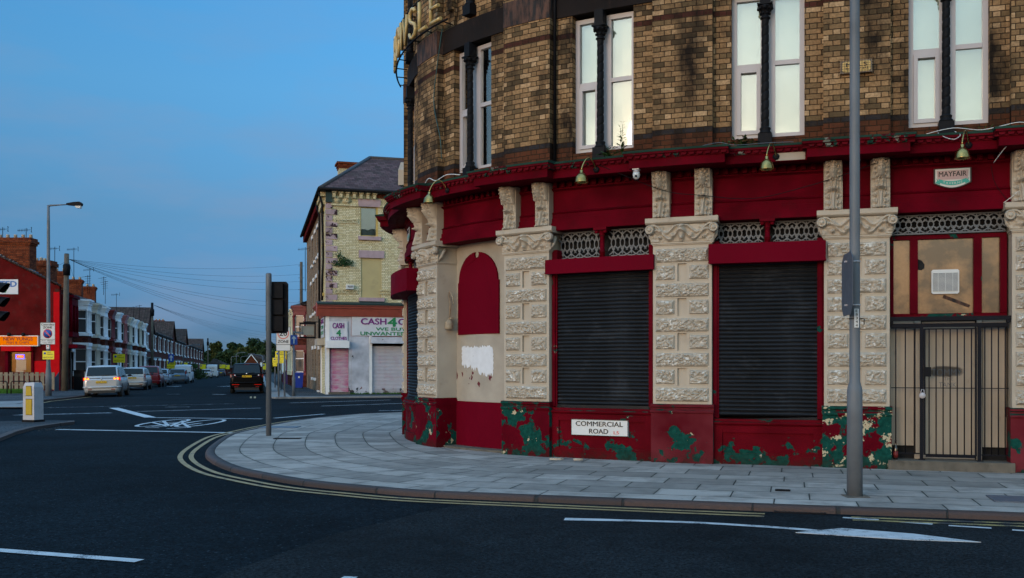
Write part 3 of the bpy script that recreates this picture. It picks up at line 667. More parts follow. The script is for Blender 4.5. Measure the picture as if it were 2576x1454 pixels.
def herm(mb, sc, z0, z1, w, d0, seed):
    """carved console: a woman's head above an acanthus leaf"""
    nu, nv = 28, 84; H = z1 - z0
    def g(x, cx, wx): return math.exp(-((x - cx) / wx) ** 2)
    def f(a, c):
        x = (a - .5) * 2; y = c; s = sc + x * w; z = z0 + H * y
        base = .055 + .05 * max(0, 1 - y / .25) * (y < .25) + .11 * max(0, y - .45) / .55
        h = base
        hx, hy = x / .50, (y - .785) / .155
        r2 = hx * hx + hy * hy
        if r2 < 1: h = max(h, base + .115 * math.sqrt(1 - r2))
        h += .026 * g(x, 0, .09) * g(y, .765, .045) * (1 if y < .80 else .6)                       # nose
        h -= .034 * (g(x, -.20, .12) + g(x, .20, .12)) * g(y, .805, .02)                           # eye sockets
        h += .010 * (g(x, -.20, .06) + g(x, .20, .06)) * g(y, .803, .008)
        h -= .012 * g(x, 0, .15) * g(y, .715, .006); h += .010 * g(x, 0, .12) * g(y, .70, .012); h += .014 * g(x, 0, .14) * g(y, .665, .018)
        h += .012 * g(y, .835, .012) * (abs(x) < .4)
        rr = math.sqrt((x / .78) ** 2 + ((y - .79) / .205) ** 2)                                    # hair
        if .62 < rr < 1.12: h += .075 * (1 - abs(rr - .86) / .27) * (.6 + .4 * math.sin(math.atan2(y - .79, x * .3) * 13 + seed)) if abs(rr - .86) < .27 else 0
        if y > .88: h += .035 * (1 - abs(x)) + .01 * math.sin(x * 22)
        if y < .60:                                                                               # acanthus
            lob = .72 + .26 * math.sin(y * 46 + 1) if y < .40 else .66
            ax = abs(x)
            leaf = max(0, 1 - (ax / lob) ** 4) if ax < lob else 0
            h = base - .05 + .055 * leaf + .026 * leaf * math.cos(ax * 15 - y * 6) + .02 * g(x, 0, .10)
            h -= .03 * g((y * 46 + 1) / (2 * math.pi) % 1, .72, .13) * max(0, ax - .35) * (y < .42)
            h += .08 * g(y, .44, .03) * g(x, 0, .62) - .05 * g(y, .375, .022) * g(x, 0, .5)
            h += .022 * (g(x, -.38, .13) + g(x, .38, .13)) * g(y, .56, .04)
        if a in (0, 1) or c in (0, 1): h = 0
        return (s, d0 + max(0.0, h), z)
    mb.grid(f, nu, nv, smooth=True)

def capital(mb, sc, seed):
    z0, z1 = 3.60, 3.885; W = .50; nu, nv = 72, 26
    def g(x, cx, wx): return math.exp(-((x - cx) / wx) ** 2)
    def f(a, c):
        x = (a - .5) * 2; s = sc + x * W * (1 + .06 * c); z = z0 + (z1 - z0) * c; ax = abs(x)
        h = .015 + .03 * c
        # scrolling stems
        cy = .42 + .25 * math.cos(ax * 8.4); h += .055 * g(c, cy, .08) * (ax < .82)
        cy2 = .72 + .2 * math.sin(ax * 9 + .5); h += .048 * g(c, cy2, .07) * (ax < .62)
        # central leaf
        w_ = .17 * (1 - abs(c - .62) * 1.3); h += .085 * max(0, 1 - (ax / max(w_, .02)) ** 2) * (c > .18) if ax < w_ else 0
        h += .045 * g(ax, 0, .05) * g(c, .12, .12)
        for cx, cz, rr, hh in ((.30, .38, .075, .085), (.68, .26, .065, .07)):    # fruit and flowers
            q = ((ax - cx) / rr) ** 2 + ((c - cz) * .57 / rr) ** 2
            if q < 1: h += hh * math.sqrt(1 - q) * (.8 + .2 * math.cos(5 * math.atan2(c - cz, ax - cx)))
        h += .03 * noise.noise(Vector((x * 11 + seed, c * 8, seed))) * (ax > .5)
        if a in (0, 1) or c in (0, 1): h = 0
        return (s, .0 + max(0, h), z)
    mb.grid(f, nu, nv, smooth=True)
    for sg in (-1, 1):                           # volutes
        cx, cz = sc + sg * .50, 3.805
        mb.lathe([(.072, .0), (.078, .045), (.066, .068), (.066, .078), (.052, .082), (.05, .070), (.032, .070), (.030, .088), (.001, .09)], (cx, .03, cz), 20, 'y')
        P = []
        for i in range(15):
            t = i / 14; P.append((cx - sg * (.02 + .26 * t), .06 - .01 * t, cz + .062 - .22 * t * t + .015 * math.sin(t * 6)))
        mb.tube(P, [.022 - .012 * i / 14 for i in range(15)], 6)
    for sg in (-1, 1):                           # side returns
        mb.tube([(sc + sg * .48, -.02, 3.62), (sc + sg * .52, -.06, 3.70), (sc + sg * .52, -.10, 3.78), (sc + sg * .50, -.16, 3.83)], [.02, .03, .035, .04], 7)

pl_m = {SY: 'plinthA', SZ: 'plinthA', SA: 'plinthA', SB: 'plinthB', SC: 'plinthC', SD: 'plinthD', SE: 'plinthC', SF: 'plinthA'}
for idx, sc in enumerate(PIERS):
    hw = HW[sc]; dep = -.45
    mb = FM(); mb.box(sc - hw, sc + hw, dep, -.041, 1.02, 3.57)
    for k in range(5):                          # plain skin with sunk centre panels
        zt = 3.57 if k == 0 else 3.50 - .55 * k + .035; zb = 3.50 - .55 * k - .235
        if k == 4: zb = 1.03
        mb.box(sc - hw, sc + hw, -.040, 0, zb, zt)
        if k < 4:
            zb2 = 3.50 - .55 * (k + 1) + .035
            mb.box(sc - hw, sc - .072, -.0395, -.0005, zb2 + .001, zb - .001); mb.box(sc + .072, sc + hw, -.0395, -.0005, zb2 + .001, zb - .001)
    pier = put('pillar', mb, M['cream'], pub)
    mb = FM()
    for k in range(5):
        zt = 3.50 - .55 * k; rock(mb, sc - .42, sc + .42, zt - .215, zt, .0, idx * 7.3 + k)
        if k < 4:
            for sg in (-1, 1): a, c = sorted((sc + sg * .42, sc + sg * .115)); rock(mb, a, c, zt - .49, zt - .265, .0, idx * 3.1 + k * 2 + sg)
    put('rock_faced_blocks', mb, M['rustic'], pier)
    mb = FM(); mb.box(sc - .49, sc + .49, dep, .035, G - .05, .90)
    mb.sweep([(dep, .90), (.045, .90), (.058, .915), (.058, .94), (.04, .955), (.03, .965), (.03, .985), (.055, 1.0), (.055, 1.03), (.035, 1.045), (dep, 1.045)], sc - .50, sc + .50)
    put('plinth', mb, M[pl_m[sc]], pier)
    mb = FM(); mb.box(sc - .475, sc + .475, dep, .02, 3.562, 3.58); mb.box(sc - .49, sc + .49, dep, .035, 3.581, 3.60)
    mb.box(sc - .47, sc + .47, dep, -.001, 3.601, 3.88)
    mb.sweep([(dep, 3.886), (.06, 3.886), (.085, 3.90), (.10, 3.915), (.10, 3.985), (dep, 3.985)], sc - .57, sc + .57)
    capital(mb, sc, idx * 2.7); put('capital', mb, M['cream'], pier)
    for sg in (-1, 1):
        mb = FM(); cx = sc + sg * .335
        mb.box(cx - .135, cx + .135, -.16, .012, 3.986, 4.72); herm(mb, cx, 3.99, 4.715, .125, .012, idx + sg)
        put('carved_head_bracket', mb, M['cream'], pier)

# fascia, dentils and cornice
S0, S1 = -13.2, 8.6
mb = FM(); mb.sweep([(-.45, 3.92), (-.055, 3.92), (-.055, 4.045), (-.085, 4.05), (-.085, 4.125), (-.105, 4.13), (-.105, 4.20), (-.085, 4.215), (-.12, 4.235), (-.135, 4.25), (-.135, 4.585), (-.115, 4.60), (-.085, 4.615), (-.085, 4.635), (-.125, 4.64), (-.125, 4.75), (-.08, 4.755), (-.04, 4.80), (-.45, 4.80)], S0, S1)
fascia = put('fascia', mb, M['red'], pub)
mb = FM(); mb.seg = 0; s = S0 + .1
while s < S1:
    if min(abs(s - p - o) for p in PIERS for o in (-.335, .335)) > .19: mb.box(s - .036, s + .036, -.124, -.055, 4.642, 4.735)
    s += .145
put('dentil_row', mb, M['redworn'], fascia)
def cornice_prof(e): return [(-.45, 4.735), (.10, 4.735), (.13, 4.72), (e, 4.72), (e, 4.845), (e + .015, 4.85), (e + .02, 4.868), (e + .045, 4.89), (e + .085, 4.905), (e + .10, 4.935), (e + .10, 4.968), (-.45, 5.06)]
def cut(prof):                                # red corona below, mossy mouldings above
    e = prof[3][0]
    lo = [(-.45, 4.737), (.10, 4.737), (.13, 4.72), (e, 4.72), (e, 4.846), (-.45, 4.846)]
    up = [(-.45, 4.8462), (e + .016, 4.8462), (e + .022, 4.868), (e + .045, 4.89), (e + .082, 4.905), (e + .09, 4.934), (-.45, 4.935)]
    cap = [(-.45, 4.9352), (e + .10, 4.9352), (e + .105, 4.965), (e - .1, 4.985), (-.45, 5.05)]
    return lo, up, cap
segs = []; c_ = S0
for p in PIERS:
    if c_ < p - .71: segs.append((c_, p - .71, .30))
    segs.append((p - .71, p + .71, .50)); c_ = p + .71
segs.append((c_, S1, .30)); lo_b, up_b, cap_b = FM(), FM(), FM()
for a, c, e_ in segs:
    a = max(a, S0); c = min(c, S1)
    if c <= a: continue
    if e_ > .4: up_a, up_c = a - .06, c + .06
    else: up_a, up_c = a + .061, c - .061
    lo, up, cap = cut(cornice_prof(e_)); lo_b.sweep(lo, a, c)
    dz = .0015 if e_ > .4 else 0
    up_b.sweep([(y, z + dz) for y, z in up], up_a, up_c); cap_b.sweep([(y, z + dz) for y, z in cap], up_a - .01 * (e_ > .4), up_c + .01 * (e_ > .4))
cor = put('cornice', lo_b, M['red'], pub); put('cornice_moulding', up_b, M['corn'], cor); put('cornice_top', cap_b, M['moss'], cor)
mb = FM(); s = S0 + .1                         # little carved leaves along the moulding
mb.seg = 0
while s < S1:
    e_ = .50 if min(abs(s - p) for p in PIERS) < .72 else .30
    mb.prism([(s - .03, 4.86), (s + .03, 4.86), (s + .045, 4.895), (s, 4.915), (s - .045, 4.895)], e_ + .02, e_ + .058); s += .115
put('leaf_moulding', mb, M['corn'], cor)
# bare patch where the corona has broken away
mb = FM(); mb.box(2.604 - 1.16, 2.604 - .735, .295, .309, 4.728, 4.842); put('broken_stucco', mb, M['wallchip'], cor)

# ---------------- bays at street level
def shutter_bay(sa, sb, zb, zbox0, zbox1, boxd, grille=True, key=0, open_hang=0.0):
    s0, s1 = sa + .49, sb - .49; bay = None
    mb = FM()                                   # stall riser with a sunk panel and sill mouldings
    top = zb + .02
    mb.box(s0 - .05, s1 + .05, -.40, -.085, G - .05, top - .09)
    mb.box(s0 - .03, s0 + .13, -.084, -.055, G - .04, top - .10); mb.box(s1 - .13, s1 + .03, -.084, -.055, G - .04, top - .10)
    mb.box(s0 + .131, s1 - .131, -.084, -.055, G - .04, G + .17); mb.box(s0 + .131, s1 - .131, -.084, -.055, top - .21, top - .10)
    mb.sweep([(-.40, top - .09), (-.04, top - .09), (-.025, top - .07), (-.025, top - .05), (-.05, top - .035), (-.05, top), (-.40, top + .01)], s0 - .04, s1 + .04)
    riser = put('stall_riser', mb, M['riser'], pub)
    zt = zbox0
    for x in (s0 - .03, s1 - .075): mb = FM(); mb.box(x, x + .105, -.30, -.10, top + .012, 3.60); mb.box(x + .02, x + .075, -.0999, -.075, top + .02, zt + .1); put('shopfront_post', mb, M['redworn'], pub)
    mb = FM(); n = int((zt + .04 - zb) / .063); prof = []
    for i in range(n + 1):
        z = zb + .07 + i * .063; prof += [(-.150, z), (-.128, z + .012), (-.120, z + .030), (-.128, z + .048), (-.150, z + .058)]
    prof = [(-.20, zb + .07)] + prof + [(-.20, prof[-1][1])]
    mb.sweep(prof, s0 + .065, s1 - .065); sh = put('roller_shutter', mb, M['shutter'], pub)
    mb = FM(); mb.fn = lambda s, d, z, a=s0, b=s1: FAC(s, d, z - open_hang * (1 - (s - a) / (b - a)) ** .8); mb.box(s0 + .045, s1 - .06, -.165, -.105, zb - .005 + open_hang * .4, zb + .069); put('bottom_rail', mb, M['shutter'], sh)
    mb = FM(); mb.box(s0 - .06, s1 + .05, -.28, boxd, zbox0, zbox1); mb.box(s0 - .065, s1 + .055, boxd + .0005, boxd + .004, zbox0 - .004, zbox0 + .02)
    put('shutter_box', mb, M['redsmooth'], pub)
    if grille:
        zg0, zg1 = zbox1 + .015, 3.905; mid = (s0 + s1) / 2
        mb = FM(); mb.box(s0 - .04, s1 + .04, -.46, -.40, zbox1 - .1, 3.93); put('fanlight_back', mb, M['dark'], pub)
        mb = FM(); mb.box(s0 + .02, s1 - .02, -.34, -.20, zg0 - .03, zg0 + .012); put('grille_sill', mb, M['cream'], pub)
        for a, c in ((s0 + .02, mid - .075), (mid + .075, s1 - .02)): put('ventilation_grille', grille_mb(a, c, zg0 + .014, zg1, -.27), M['grille'], pub)
        mb = FM(); mb.lathe([(.045, zg0 - .02), (.045, zg0 + .08), (.052, zg0 + .085), (.052, zg0 + .10), (.040, zg0 + .105), (.038, 3.78), (.05, 3.79), (.05, 3.80), (.042, 3.81), (.07, 3.86), (.085, 3.875)], (mid, -.15, 0), 14)
        mb.box(mid - .115, mid + .115, -.26, -.035, 3.876, 3.919)
        for sg in (-1, 1): mb.lathe([(.028, -.11), (.032, -.07), (.02, -.065), (.001, -.06)], (mid + sg * .075, 0, 3.855), 10, 'y')
        mb.tube([(mid - .1, -.12, 3.845), (mid + .1, -.12, 3.845)], .018, 6); put('colonnette', mb, M['redworn'], pub)
def grille_mb(a, c, z0, z1, d):
    mb = FM(); mb.seg = .12; w = c - a; n = max(2, round(w / .150)); p = w / n; zm = (z0 + z1) / 2; H = (z1 - z0) / 2
    mb.box(a, c, d - .008, d + .008, z0, z0 + .012); mb.box(a, c, d - .008, d + .008, z1 - .012, z1)
    def arcp(cx, cz, rx, rz, t0, t1, r, k=10):
        P = []
        for i in range(k + 1):
            t = t0 + (t1 - t0) * i / k; x = cx + rx * math.cos(t)
            if a <= x <= c: P.append((x, d, cz + rz * math.sin(t)))
            else:
                if len(P) > 1: mb.tube(P, r, 4, False, False)
                P = []
        if len(P) > 1: mb.tube(P, r, 4, False, False)
    for i in range(-1, n + 1):
        cx = a + p * (i + .5)
        arcp(cx, zm, p * 1.25, H * .93, 0, 2 * math.pi, .0115, 28)
        if 0 <= i < n:
            arcp(cx, zm, p * .26, H * .30, 0, 2 * math.pi, .0105, 12)
            for sg in (-1, 1):
                mb.tube([(cx, d, zm + sg * H * .30), (cx, d, zm + sg * H * .72), (cx, d, zm + sg * H * .86)], [.008, .019, .004], 4, True, False)
                for s2 in (-1, 1): mb.tube([(cx + s2 * p * .2, d, zm + sg * H * .2), (cx + s2 * p * .46, d, zm + sg * H * .42), (cx + s2 * p * .62, d, zm + sg * H * .58)], [.006, .018, .004], 4, True, False)
    return mb
shutter_bay(SB, SC, .93, 3.185, 3.42, .075, key=1)
shutter_bay(SC, SD, .80, 3.235, 3.535, .13, key=2, open_hang=.06)
shutter_bay(SZ, SA, .93, 3.12, 3.56, .24, key=3)

# corner bay with the blind arch
s0, s1 = SA + .49, SB - .49
mb = FM(); mb.box(s0 - .1, s1 + .1, -.75, -.42, .985, 3.95); put('plastered_wall', mb, M['wallchip'], pub)
mb = FM(); mb.box(s0 - .1, s1 + .1, -.75, -.40, G - .05, .984); put('painted_dado', mb, M['redsmooth'], pub)
mb = FM(); mb.box(s0 - .1, s1 + .1, -.60, -.12, G - .05, G + .035); put('concrete_sill', mb, M['concrete'], pub)
ac = (s0 + s1) / 2 - .19; rw = .65; poly = [(ac + rw, 2.23), (ac + rw, 3.20), (ac + rw - .03, 3.205)]
for i in [k for k in range(1, 16) if k != 8]:
    t = math.pi * i / 16; x, z = ac + (rw - .03) * math.cos(t), 3.205 + .54 * math.sin(t)
    poly.append((x, z))
    if i == 7: poly += [(ac + .055, 3.742), (ac + .075, 3.70), (ac + .06, 3.655), (ac, 3.63), (ac - .06, 3.655), (ac - .075, 3.70), (ac - .055, 3.742)]
poly += [(ac - rw + .03, 3.205), (ac - rw, 3.20), (ac - rw, 2.23)]
mb = FM(); mb.prism(poly, -.419, -.385); put('arched_board', mb, M['redsmooth'], pub)
random.seed(5); pp = []
for i in range(44): a = i / 44; pp.append((s0 + .20 + 1.0 * a, 1.99 + random.uniform(-.015, .035)))
for i in range(14): pp.append((s0 + 1.21 + random.uniform(-.015, .015), 1.95 - i * .028 - .02))
for i in range(44): a = i / 44; pp.append((s0 + 1.205 - .99 * a, (1.50 if a < .45 else 1.60 if a < .7 else 1.65) + random.uniform(-.05, .03)))
for i in range(12): pp.append((s0 + .195 + random.uniform(-.02, .012), 1.67 + i * .026))
mb = FM(); mb.prism(pp, -.4195, -.4165); put('white_paint_patch', mb, M['whitepatch'], pub)

# doorway bay: fanlight, boarded doors, step
s0, s1 = SD + .49, SE - .49
mb = FM(); mb.box(s0 - .05, s1 + .05, -.55, .10, G - .05, .255); put('door_step', mb, M['concrete'], pub)
DR = -.30
zf0, zf1 = 2.43, 3.60
mb = FM(); mb.box(s0, s1, DR - .05, DR + .03, zf1 - .06, zf1); mb.box(s0, s1, DR - .05, DR + .03, 2.34, zf0)
mA, mB_ = s0 + .33, s1 - .39
for x in (s0, mA - .055, mB_ - .055, s1 - .09): mb.box(x, x + .11 if x not in (s1 - .09, s0) else x + .09 if x > s0 else x + .045, DR - .045, DR + .05, zf0 + .001, zf1 - .061)
fr = put('fanlight_frame', mb, M['redworn'], pub)
mb = FM(); mb.box(mA + .06, mB_ - .06, DR + .031, DR + .045, 2.35, 2.425); mb.box(s0 + .02, mA - .07, DR + .031, DR + .04, 2.36, 2.42); put('green_transom', mb, M['plinthB'], fr)
m, nt = newmat('papered_sunset_glass'); v = uvn(nt)      # smoked, papered-over panes; the sunset's reflection is painted in as orange mottling
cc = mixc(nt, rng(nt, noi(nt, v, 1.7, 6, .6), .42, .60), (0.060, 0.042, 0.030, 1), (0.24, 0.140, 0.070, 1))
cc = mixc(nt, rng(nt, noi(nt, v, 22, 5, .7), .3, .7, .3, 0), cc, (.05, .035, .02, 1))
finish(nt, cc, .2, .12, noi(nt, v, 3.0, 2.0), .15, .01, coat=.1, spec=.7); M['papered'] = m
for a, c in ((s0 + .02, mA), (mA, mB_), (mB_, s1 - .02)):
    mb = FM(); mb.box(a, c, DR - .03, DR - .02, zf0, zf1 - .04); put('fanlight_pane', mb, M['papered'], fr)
# paper torn away / dark hole, peeling tape
mb = FM(); mb.prism([(mA + .06, 3.25), (mA + .11, 3.23), (mA + .155, 3.17), (mA + .15, 3.11), (mA + .11, 3.08), (mA + .06, 3.09)], DR - .0195, DR - .0175); put('torn_paper_hole', mb, M['dark'], fr)
mb = FM(); mb.prism([(mA + .42, 2.71), (mA + .78, 2.55), (mA + .76, 2.51), (mA + .40, 2.66)], DR - .0194, DR - .017); put('strip_of_tape', mb, M['stone'], fr)
mb = FM(); mb.box(s0, s1, -.47, -.44, 3.58, 3.95); put('fanlight_back', mb, M['dark'], pub)
put('ventilation_grille', grille_mb(s0 + .02, s1 - .02, 3.612, 3.905, -.24), M['grille'], pub)
mb = FM(); dA, dB = s0 + .45, s1 - .42
mb.box(s0, s0 + .33, DR - .06, DR - .01, .45, 2.339); mb.box(s0, s0 + .33, DR - .009, DR + .003, 1.02, 2.33)
mb.box(s0 + .34, dA - .02, DR - .05, DR + .02, .256, 2.339); mb.box(dB + .02, dB + .09, DR - .05, DR + .02, .256, 2.339)
mb.box(dB + .10, s1, DR - .06, DR - .01, .45, 2.339); mb.box(dB + .11, s1 - .01, DR - .009, DR + .003, 1.03, 2.33)
side = put('boarded_sidelight', mb, M['board'], pub)
mb = FM(); mb.box(dA, dB, DR - .07, DR - .03, .262, 2.31); door = put('door', mb, M['board'], pub)
mb = FM()
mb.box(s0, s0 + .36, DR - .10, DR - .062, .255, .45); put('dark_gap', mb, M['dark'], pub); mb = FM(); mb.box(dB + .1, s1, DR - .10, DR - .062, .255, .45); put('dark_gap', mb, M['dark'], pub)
# sprayed graffiti on the door
m, nt = newmat('spray_smudge'); v = uvn(nt)
s_ = nd(nt, 'ShaderNodeSeparateXYZ', {0: v}); cx = (dA + dB) / 2 - .03
ex = mth(nt, 'DIVIDE', mth(nt, 'SUBTRACT', s_.outputs[0], cx), .25); ez = mth(nt, 'DIVIDE', mth(nt, 'SUBTRACT', s_.outputs[1], 1.565), .085)
rr = mth(nt, 'ADD', mth(nt, 'POWER', mth(nt, 'ABSOLUTE', ex), 3.0), mth(nt, 'POWER', mth(nt, 'ABSOLUTE', ez), 2.4)); rr = mth(nt, 'ADD', rr, mth(nt, 'MULTIPLY', mth(nt, 'SUBTRACT', noi(nt, v, 9.0), .5), 1.4))
al = rng(nt, rr, 1.0, .45, 0, .62)
mx = nd(nt, 'ShaderNodeMixShader', {0: al, 1: nd(nt, 'ShaderNodeBsdfTransparent').outputs[0], 2: nd(nt, 'ShaderNodeBsdfDiffuse', {'Color': (.03, .03, .03, 1)}).outputs[0]}); nd(nt, 'ShaderNodeOutputMaterial', {'Surface': mx.outputs[0]}); M['smudge'] = m
mb = FM(); mb.grid(lambda a, c: (dA + .02 + a * (dB - dA - .04), DR - .028, 1.38 + c * .37), 4, 4); put('sprayed_smudge', mb, M['smudge'], door)
for t_, x0, x1, z0, z1 in (('TOMMY', cx - .20, cx + .22, 1.50, 1.60), ('THE', cx - .03, cx + .10, 1.43, 1.48), ('TANK', cx - .10, cx + .14, 1.33, 1.40)):
    put('graffiti_lettering', text_mb(t_, x0, x1, z0, z1, DR - .027, FAC, bold=-.012, th=.001), M['postgrey'], door)

# security gate
gt = empty('security_gate', FAC((s0 + s1) / 2, -.1, .255), 'navy barred steel security gate with padlock across the boarded doorway', 'gate')
GD = -.12; mb = FM(); mb.box(s0 - .02, s1 + .03, GD - .02, GD + .06, 2.315, 2.375); mb.box(s0 - .01, s1, GD - .02, GD + .02, 2.22, 2.275); mb.box(s0 - .02, s0 + .03, GD - .018, GD + .05, 2.276, 2.314); mb.box(s1 - .03, s1 + .02, GD - .018, GD + .05, 2.276, 2.314)
put('head_rail', mb, M['gate'], gt)
def bars(a, c, n, z0, z1, nm):
    mb = FM(); mb.seg = 0
    for i in range(n):
        x = a + (c - a) * (i + .5) / n; mb.tube([(x, GD, z0), (x, GD, z1)], .0095, 6, True, True)
    mb.box(a, c, GD - .008, GD + .008, 1.315, 1.327); mb.box(a, c, GD - .009, GD + .009, z0, z0 + .016); mb.box(a, c, GD - .010, GD + .010, z1 - .016, z1); return put(nm, mb, M['gate'], gt)
bars(s0, dA - .05, 3, .34, 2.219, 'fixed_bars'); bars(dB + .06, s1, 4, .34, 2.219, 'fixed_bars')
for x in (dA - .05, dB + .01):
    mb = FM(); mb.seg = 0; mb.box(x, x + .045, GD - .025, GD + .03, .256, 2.219); mb.box(x - .02, x + .07, GD - .04, GD + .05, .2555, .268); put('gate_post', mb, M['gate'], gt)
lf = bars(dA + .03, dB - .025, 7, .33, 2.20, 'gate_leaf')
mb = FM(); mb.seg = 0; mb.box(dA, dA + .028, GD - .015, GD + .02, .33, 2.20); mb.box(dB - .024, dB - .002, GD - .015, GD + .02, .33, 2.20); mb.box(dA + .03, dB - .025, GD - .015, GD + .015, .30, .329); put('stile', mb, M['gate'], lf)
mb = FM(); mb.seg = 0; mb.box(dA + .0, dA + .10, GD + .021, GD + .05, 1.49, 1.63); put('lock_box', mb, M['black'], lf)
mb = FM(); mb.seg = 0; mb.lathe([(.001, -.018), (.042, -.014), (.046, 0), (.042, .014), (.001, .018)], (dA - .02, GD + .06, 1.21), 14, 'y'); mb.tube([(dA - .045, GD + .05, 1.24), (dA - .03, GD + .055, 1.30), (dA, GD + .05, 1.30), (dA + .01, GD + .05, 1.24)], .007, 6); put('padlock', mb, M['upvc'], lf)

# ---------------- upper floor
ZU = 4.90
PIL = {p: (p - .475, p + .475) for p in PIERS}
ZW0, ZW1, ZL0, ZL1 = 5.20, 7.52, 7.50, 7.93
mbp = FM(); mbw = FM(); mbs = FM(); ZT = 12.0
for i, p in enumerate(PIERS):
    a, c = PIL[p]; mbp = FM(); mbp.box(a, c, -.30, .0, ZU, ZL0); mbp.box(a, c, -.299, -.001, ZL0, ZL1); mbp.box(a, c, -.30, .0, ZL1, ZT); put('brick_pilaster', mbp, M['brick'], pub); mbs = FM(); mbs.box(a - .002, c + .002, -.298, .012, ZL0 + .001, ZL1 - .001); put('sandstone_band', mbs, M['stone'], pub)
brk = [(PIL[PIERS[i]][1], PIL[PIERS[i + 1]][0]) for i in range(len(PIERS) - 1)]
WIN = []
for i, (a, c) in enumerate(brk):
    w = c - a; ww = 1.10 if w < 2.2 else 1.25; m_ = (a + c) / 2 + (.0 if i != 2 else -.03); w0, w1 = m_ - ww / 2, m_ + ww / 2
    WIN.append((w0, w1, i))
    mbw.box(a, w0, -.55, -.14, ZU, ZL0); mbw.box(w1, c, -.55, -.14, ZU, ZL0); mbw.box(w0, w1, -.50, -.16, ZU, ZW0 - .005)
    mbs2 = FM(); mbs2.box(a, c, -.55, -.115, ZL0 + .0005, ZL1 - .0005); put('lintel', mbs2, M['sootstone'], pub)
    # second floor windows start above the band
    mbw.box(a, w0, -.55, -.14, ZL1, ZT); mbw.box(w1, c, -.55, -.14, ZL1, ZT); mbw.box(w0, w1, -.55, -.50, ZL1, ZT)
    for x in (w0 - .13, w1 - .02): mbw.box(x, x + .15, -.139, -.08, 8.25, ZT - .5)
put('brick_wall', mbw, M['brick'], pub)
mb = FM(); mb.sweep([(-.3, ZT), (.05, ZT), (.25, ZT + .2), (.25, ZT + .35), (-.3, ZT + .4)], S0, S1); put('eaves_cornice', mb, M['stone'], pub)

def twisted(mb, cs, d, z0, z1, r=.062, upper=False):
    n, m = 18, 150; b = len(mb.v); za, zb = z0 + .30, z1 - .48
    for j in range(m + 1):
        z = za + (zb - za) * j / m
        for k in range(n):
            a = 2 * math.pi * k / n; ph = (a / (2 * math.pi) + (z - za) / .145) % 1.0
            rr = r * (1 - .20 * math.exp(-((min(ph, 1 - ph)) / .09) ** 2)) * (1.0 - .1 * j / m); mb.v.append((cs + rr * math.cos(a), d + rr * math.sin(a), z))
    for j in range(m):
        for k in range(n): q = b + j * n + k; k2 = b + j * n + (k + 1) % n; mb.face([q, k2, k2 + n, q + n], None, True)
    mb.seg = 0
    mb.box(cs - .105, cs + .105, d - .10, d + .10, z0, z0 + .19)
    mb.lathe([(.10, z0 + .19), (.10, z0 + .215), (.075, z0 + .24), (.085, z0 + .27), (.085, z0 + .285), (.06, za + .003)], (cs, d, 0), 18)
    mb.lathe([(.05, zb - .002), (.078, zb + .01), (.078, zb + .03), (.055, zb + .04), (.06, zb + .10), (.085, zb + .15), (.115, zb + .18), (.12, zb + .20), (.10, zb + .21)], (cs, d, 0), 18)
    for k in range(8):
        a = k * math.pi / 4; mb.ball((cs + .10 * math.cos(a), d + .10 * math.sin(a), zb + .165), .028, 4)
        mb.ball((cs + .07 * math.cos(a + .4), d + .07 * math.sin(a + .4), zb + .09), .022, 4)
    mb.box(cs - .115, cs + .115, d - .10, d + .115, zb + .211, zb + .235); mb.box(cs - .075, cs + .075, d - .09, d + .085, zb + .236, z1)
ztr = 6.34
for w0, w1, i in WIN:
    if i == 0 and False: continue
    f = .075; cm = (w0 + w1) / 2; WD = -.31
    mb = FM()
    mb.box(w0, w0 + f, WD - .04, WD + .04, ZW0 + f, ZL0 - .05 - f); mb.box(w1 - f, w1, WD - .04, WD + .04, ZW0 + f, ZL0 - .05 - f)
    mb.box(w0, w1, WD - .04, WD + .04, ZW0, ZW0 + f - .001); mb.box(w0, w1, WD - .04, WD + .04, ZL0 - .049 - f, ZL0 - .049)
    mb.box(cm - .11, cm + .11, WD - .04, WD + .035, ZW0 + f, ZL0 - .05 - f)
    mb.box(w0 + f + .001, cm - .111, WD - .035, WD + .03, ztr - .03, ztr + .045); mb.box(cm + .111, w1 - f - .001, WD - .035, WD + .03, ztr + .0, ztr + .07)
    win = put('window', mb, M['upvc'], pub)
    a, c = w0 + f + .002, cm - .112; z0, z1 = ZW0 + f + .002, ztr - .032       # opening casement on the left
    mb = FM()
    for q in ((a, a + .06, z0, z1), (c - .06, c, z0, z1), (a + .061, c - .061, z0, z0 + .06), (a + .061, c - .061, z1 - .06, z1)): mb.box(q[0], q[1], WD - .02, WD + .062, q[2], q[3])
    put('casement', mb, M['upvc'], win)
    for a2, c2 in ((w0 + f - .01, cm - .10), (cm + .10, w1 - f + .01)):
        mb = FM(); mb.box(a2, c2, WD - .012, WD - .004, ZW0 + f - .01, ZL0 - .05 - f + .01); put('pane', mb, M['window_glass'], win)
    mb = FM(); mb.box(w0 + .02, w1 - .02, WD - .13, WD - .12, ZW0, ZL0); put('blind', mb, M['blind' if i >= 3 else 'curtain'], win)
    mb = FM(); twisted(mb, cm - .035, -.15, ZW0 - .15, ZL0 + .0); put('twisted_column', mb, M['black'], pub)
    # second floor window
    mb = FM(); mb.box(w0, w0 + f, WD - .04, WD + .04, 8.45, ZT); mb.box(w1 - f, w1, WD - .04, WD + .04, 8.45, ZT); mb.box(w0, w1, WD - .18, WD + .10, ZL1, 8.449); mb.box(cm - .11, cm + .11, WD - .04, WD + .035, 8.45, ZT); win = put('upper_window', mb, M['brick'], pub)
    mb = FM(); mb.box(w0 + f, w1 - f, WD - .012, WD - .004, 8.45, ZT); put('pane', mb, M['window_glass'], win)
    mb = FM(); twisted(mb, cm - .035, -.15, 8.0, 11.0); put('twisted_column', mb, M['black'], pub)
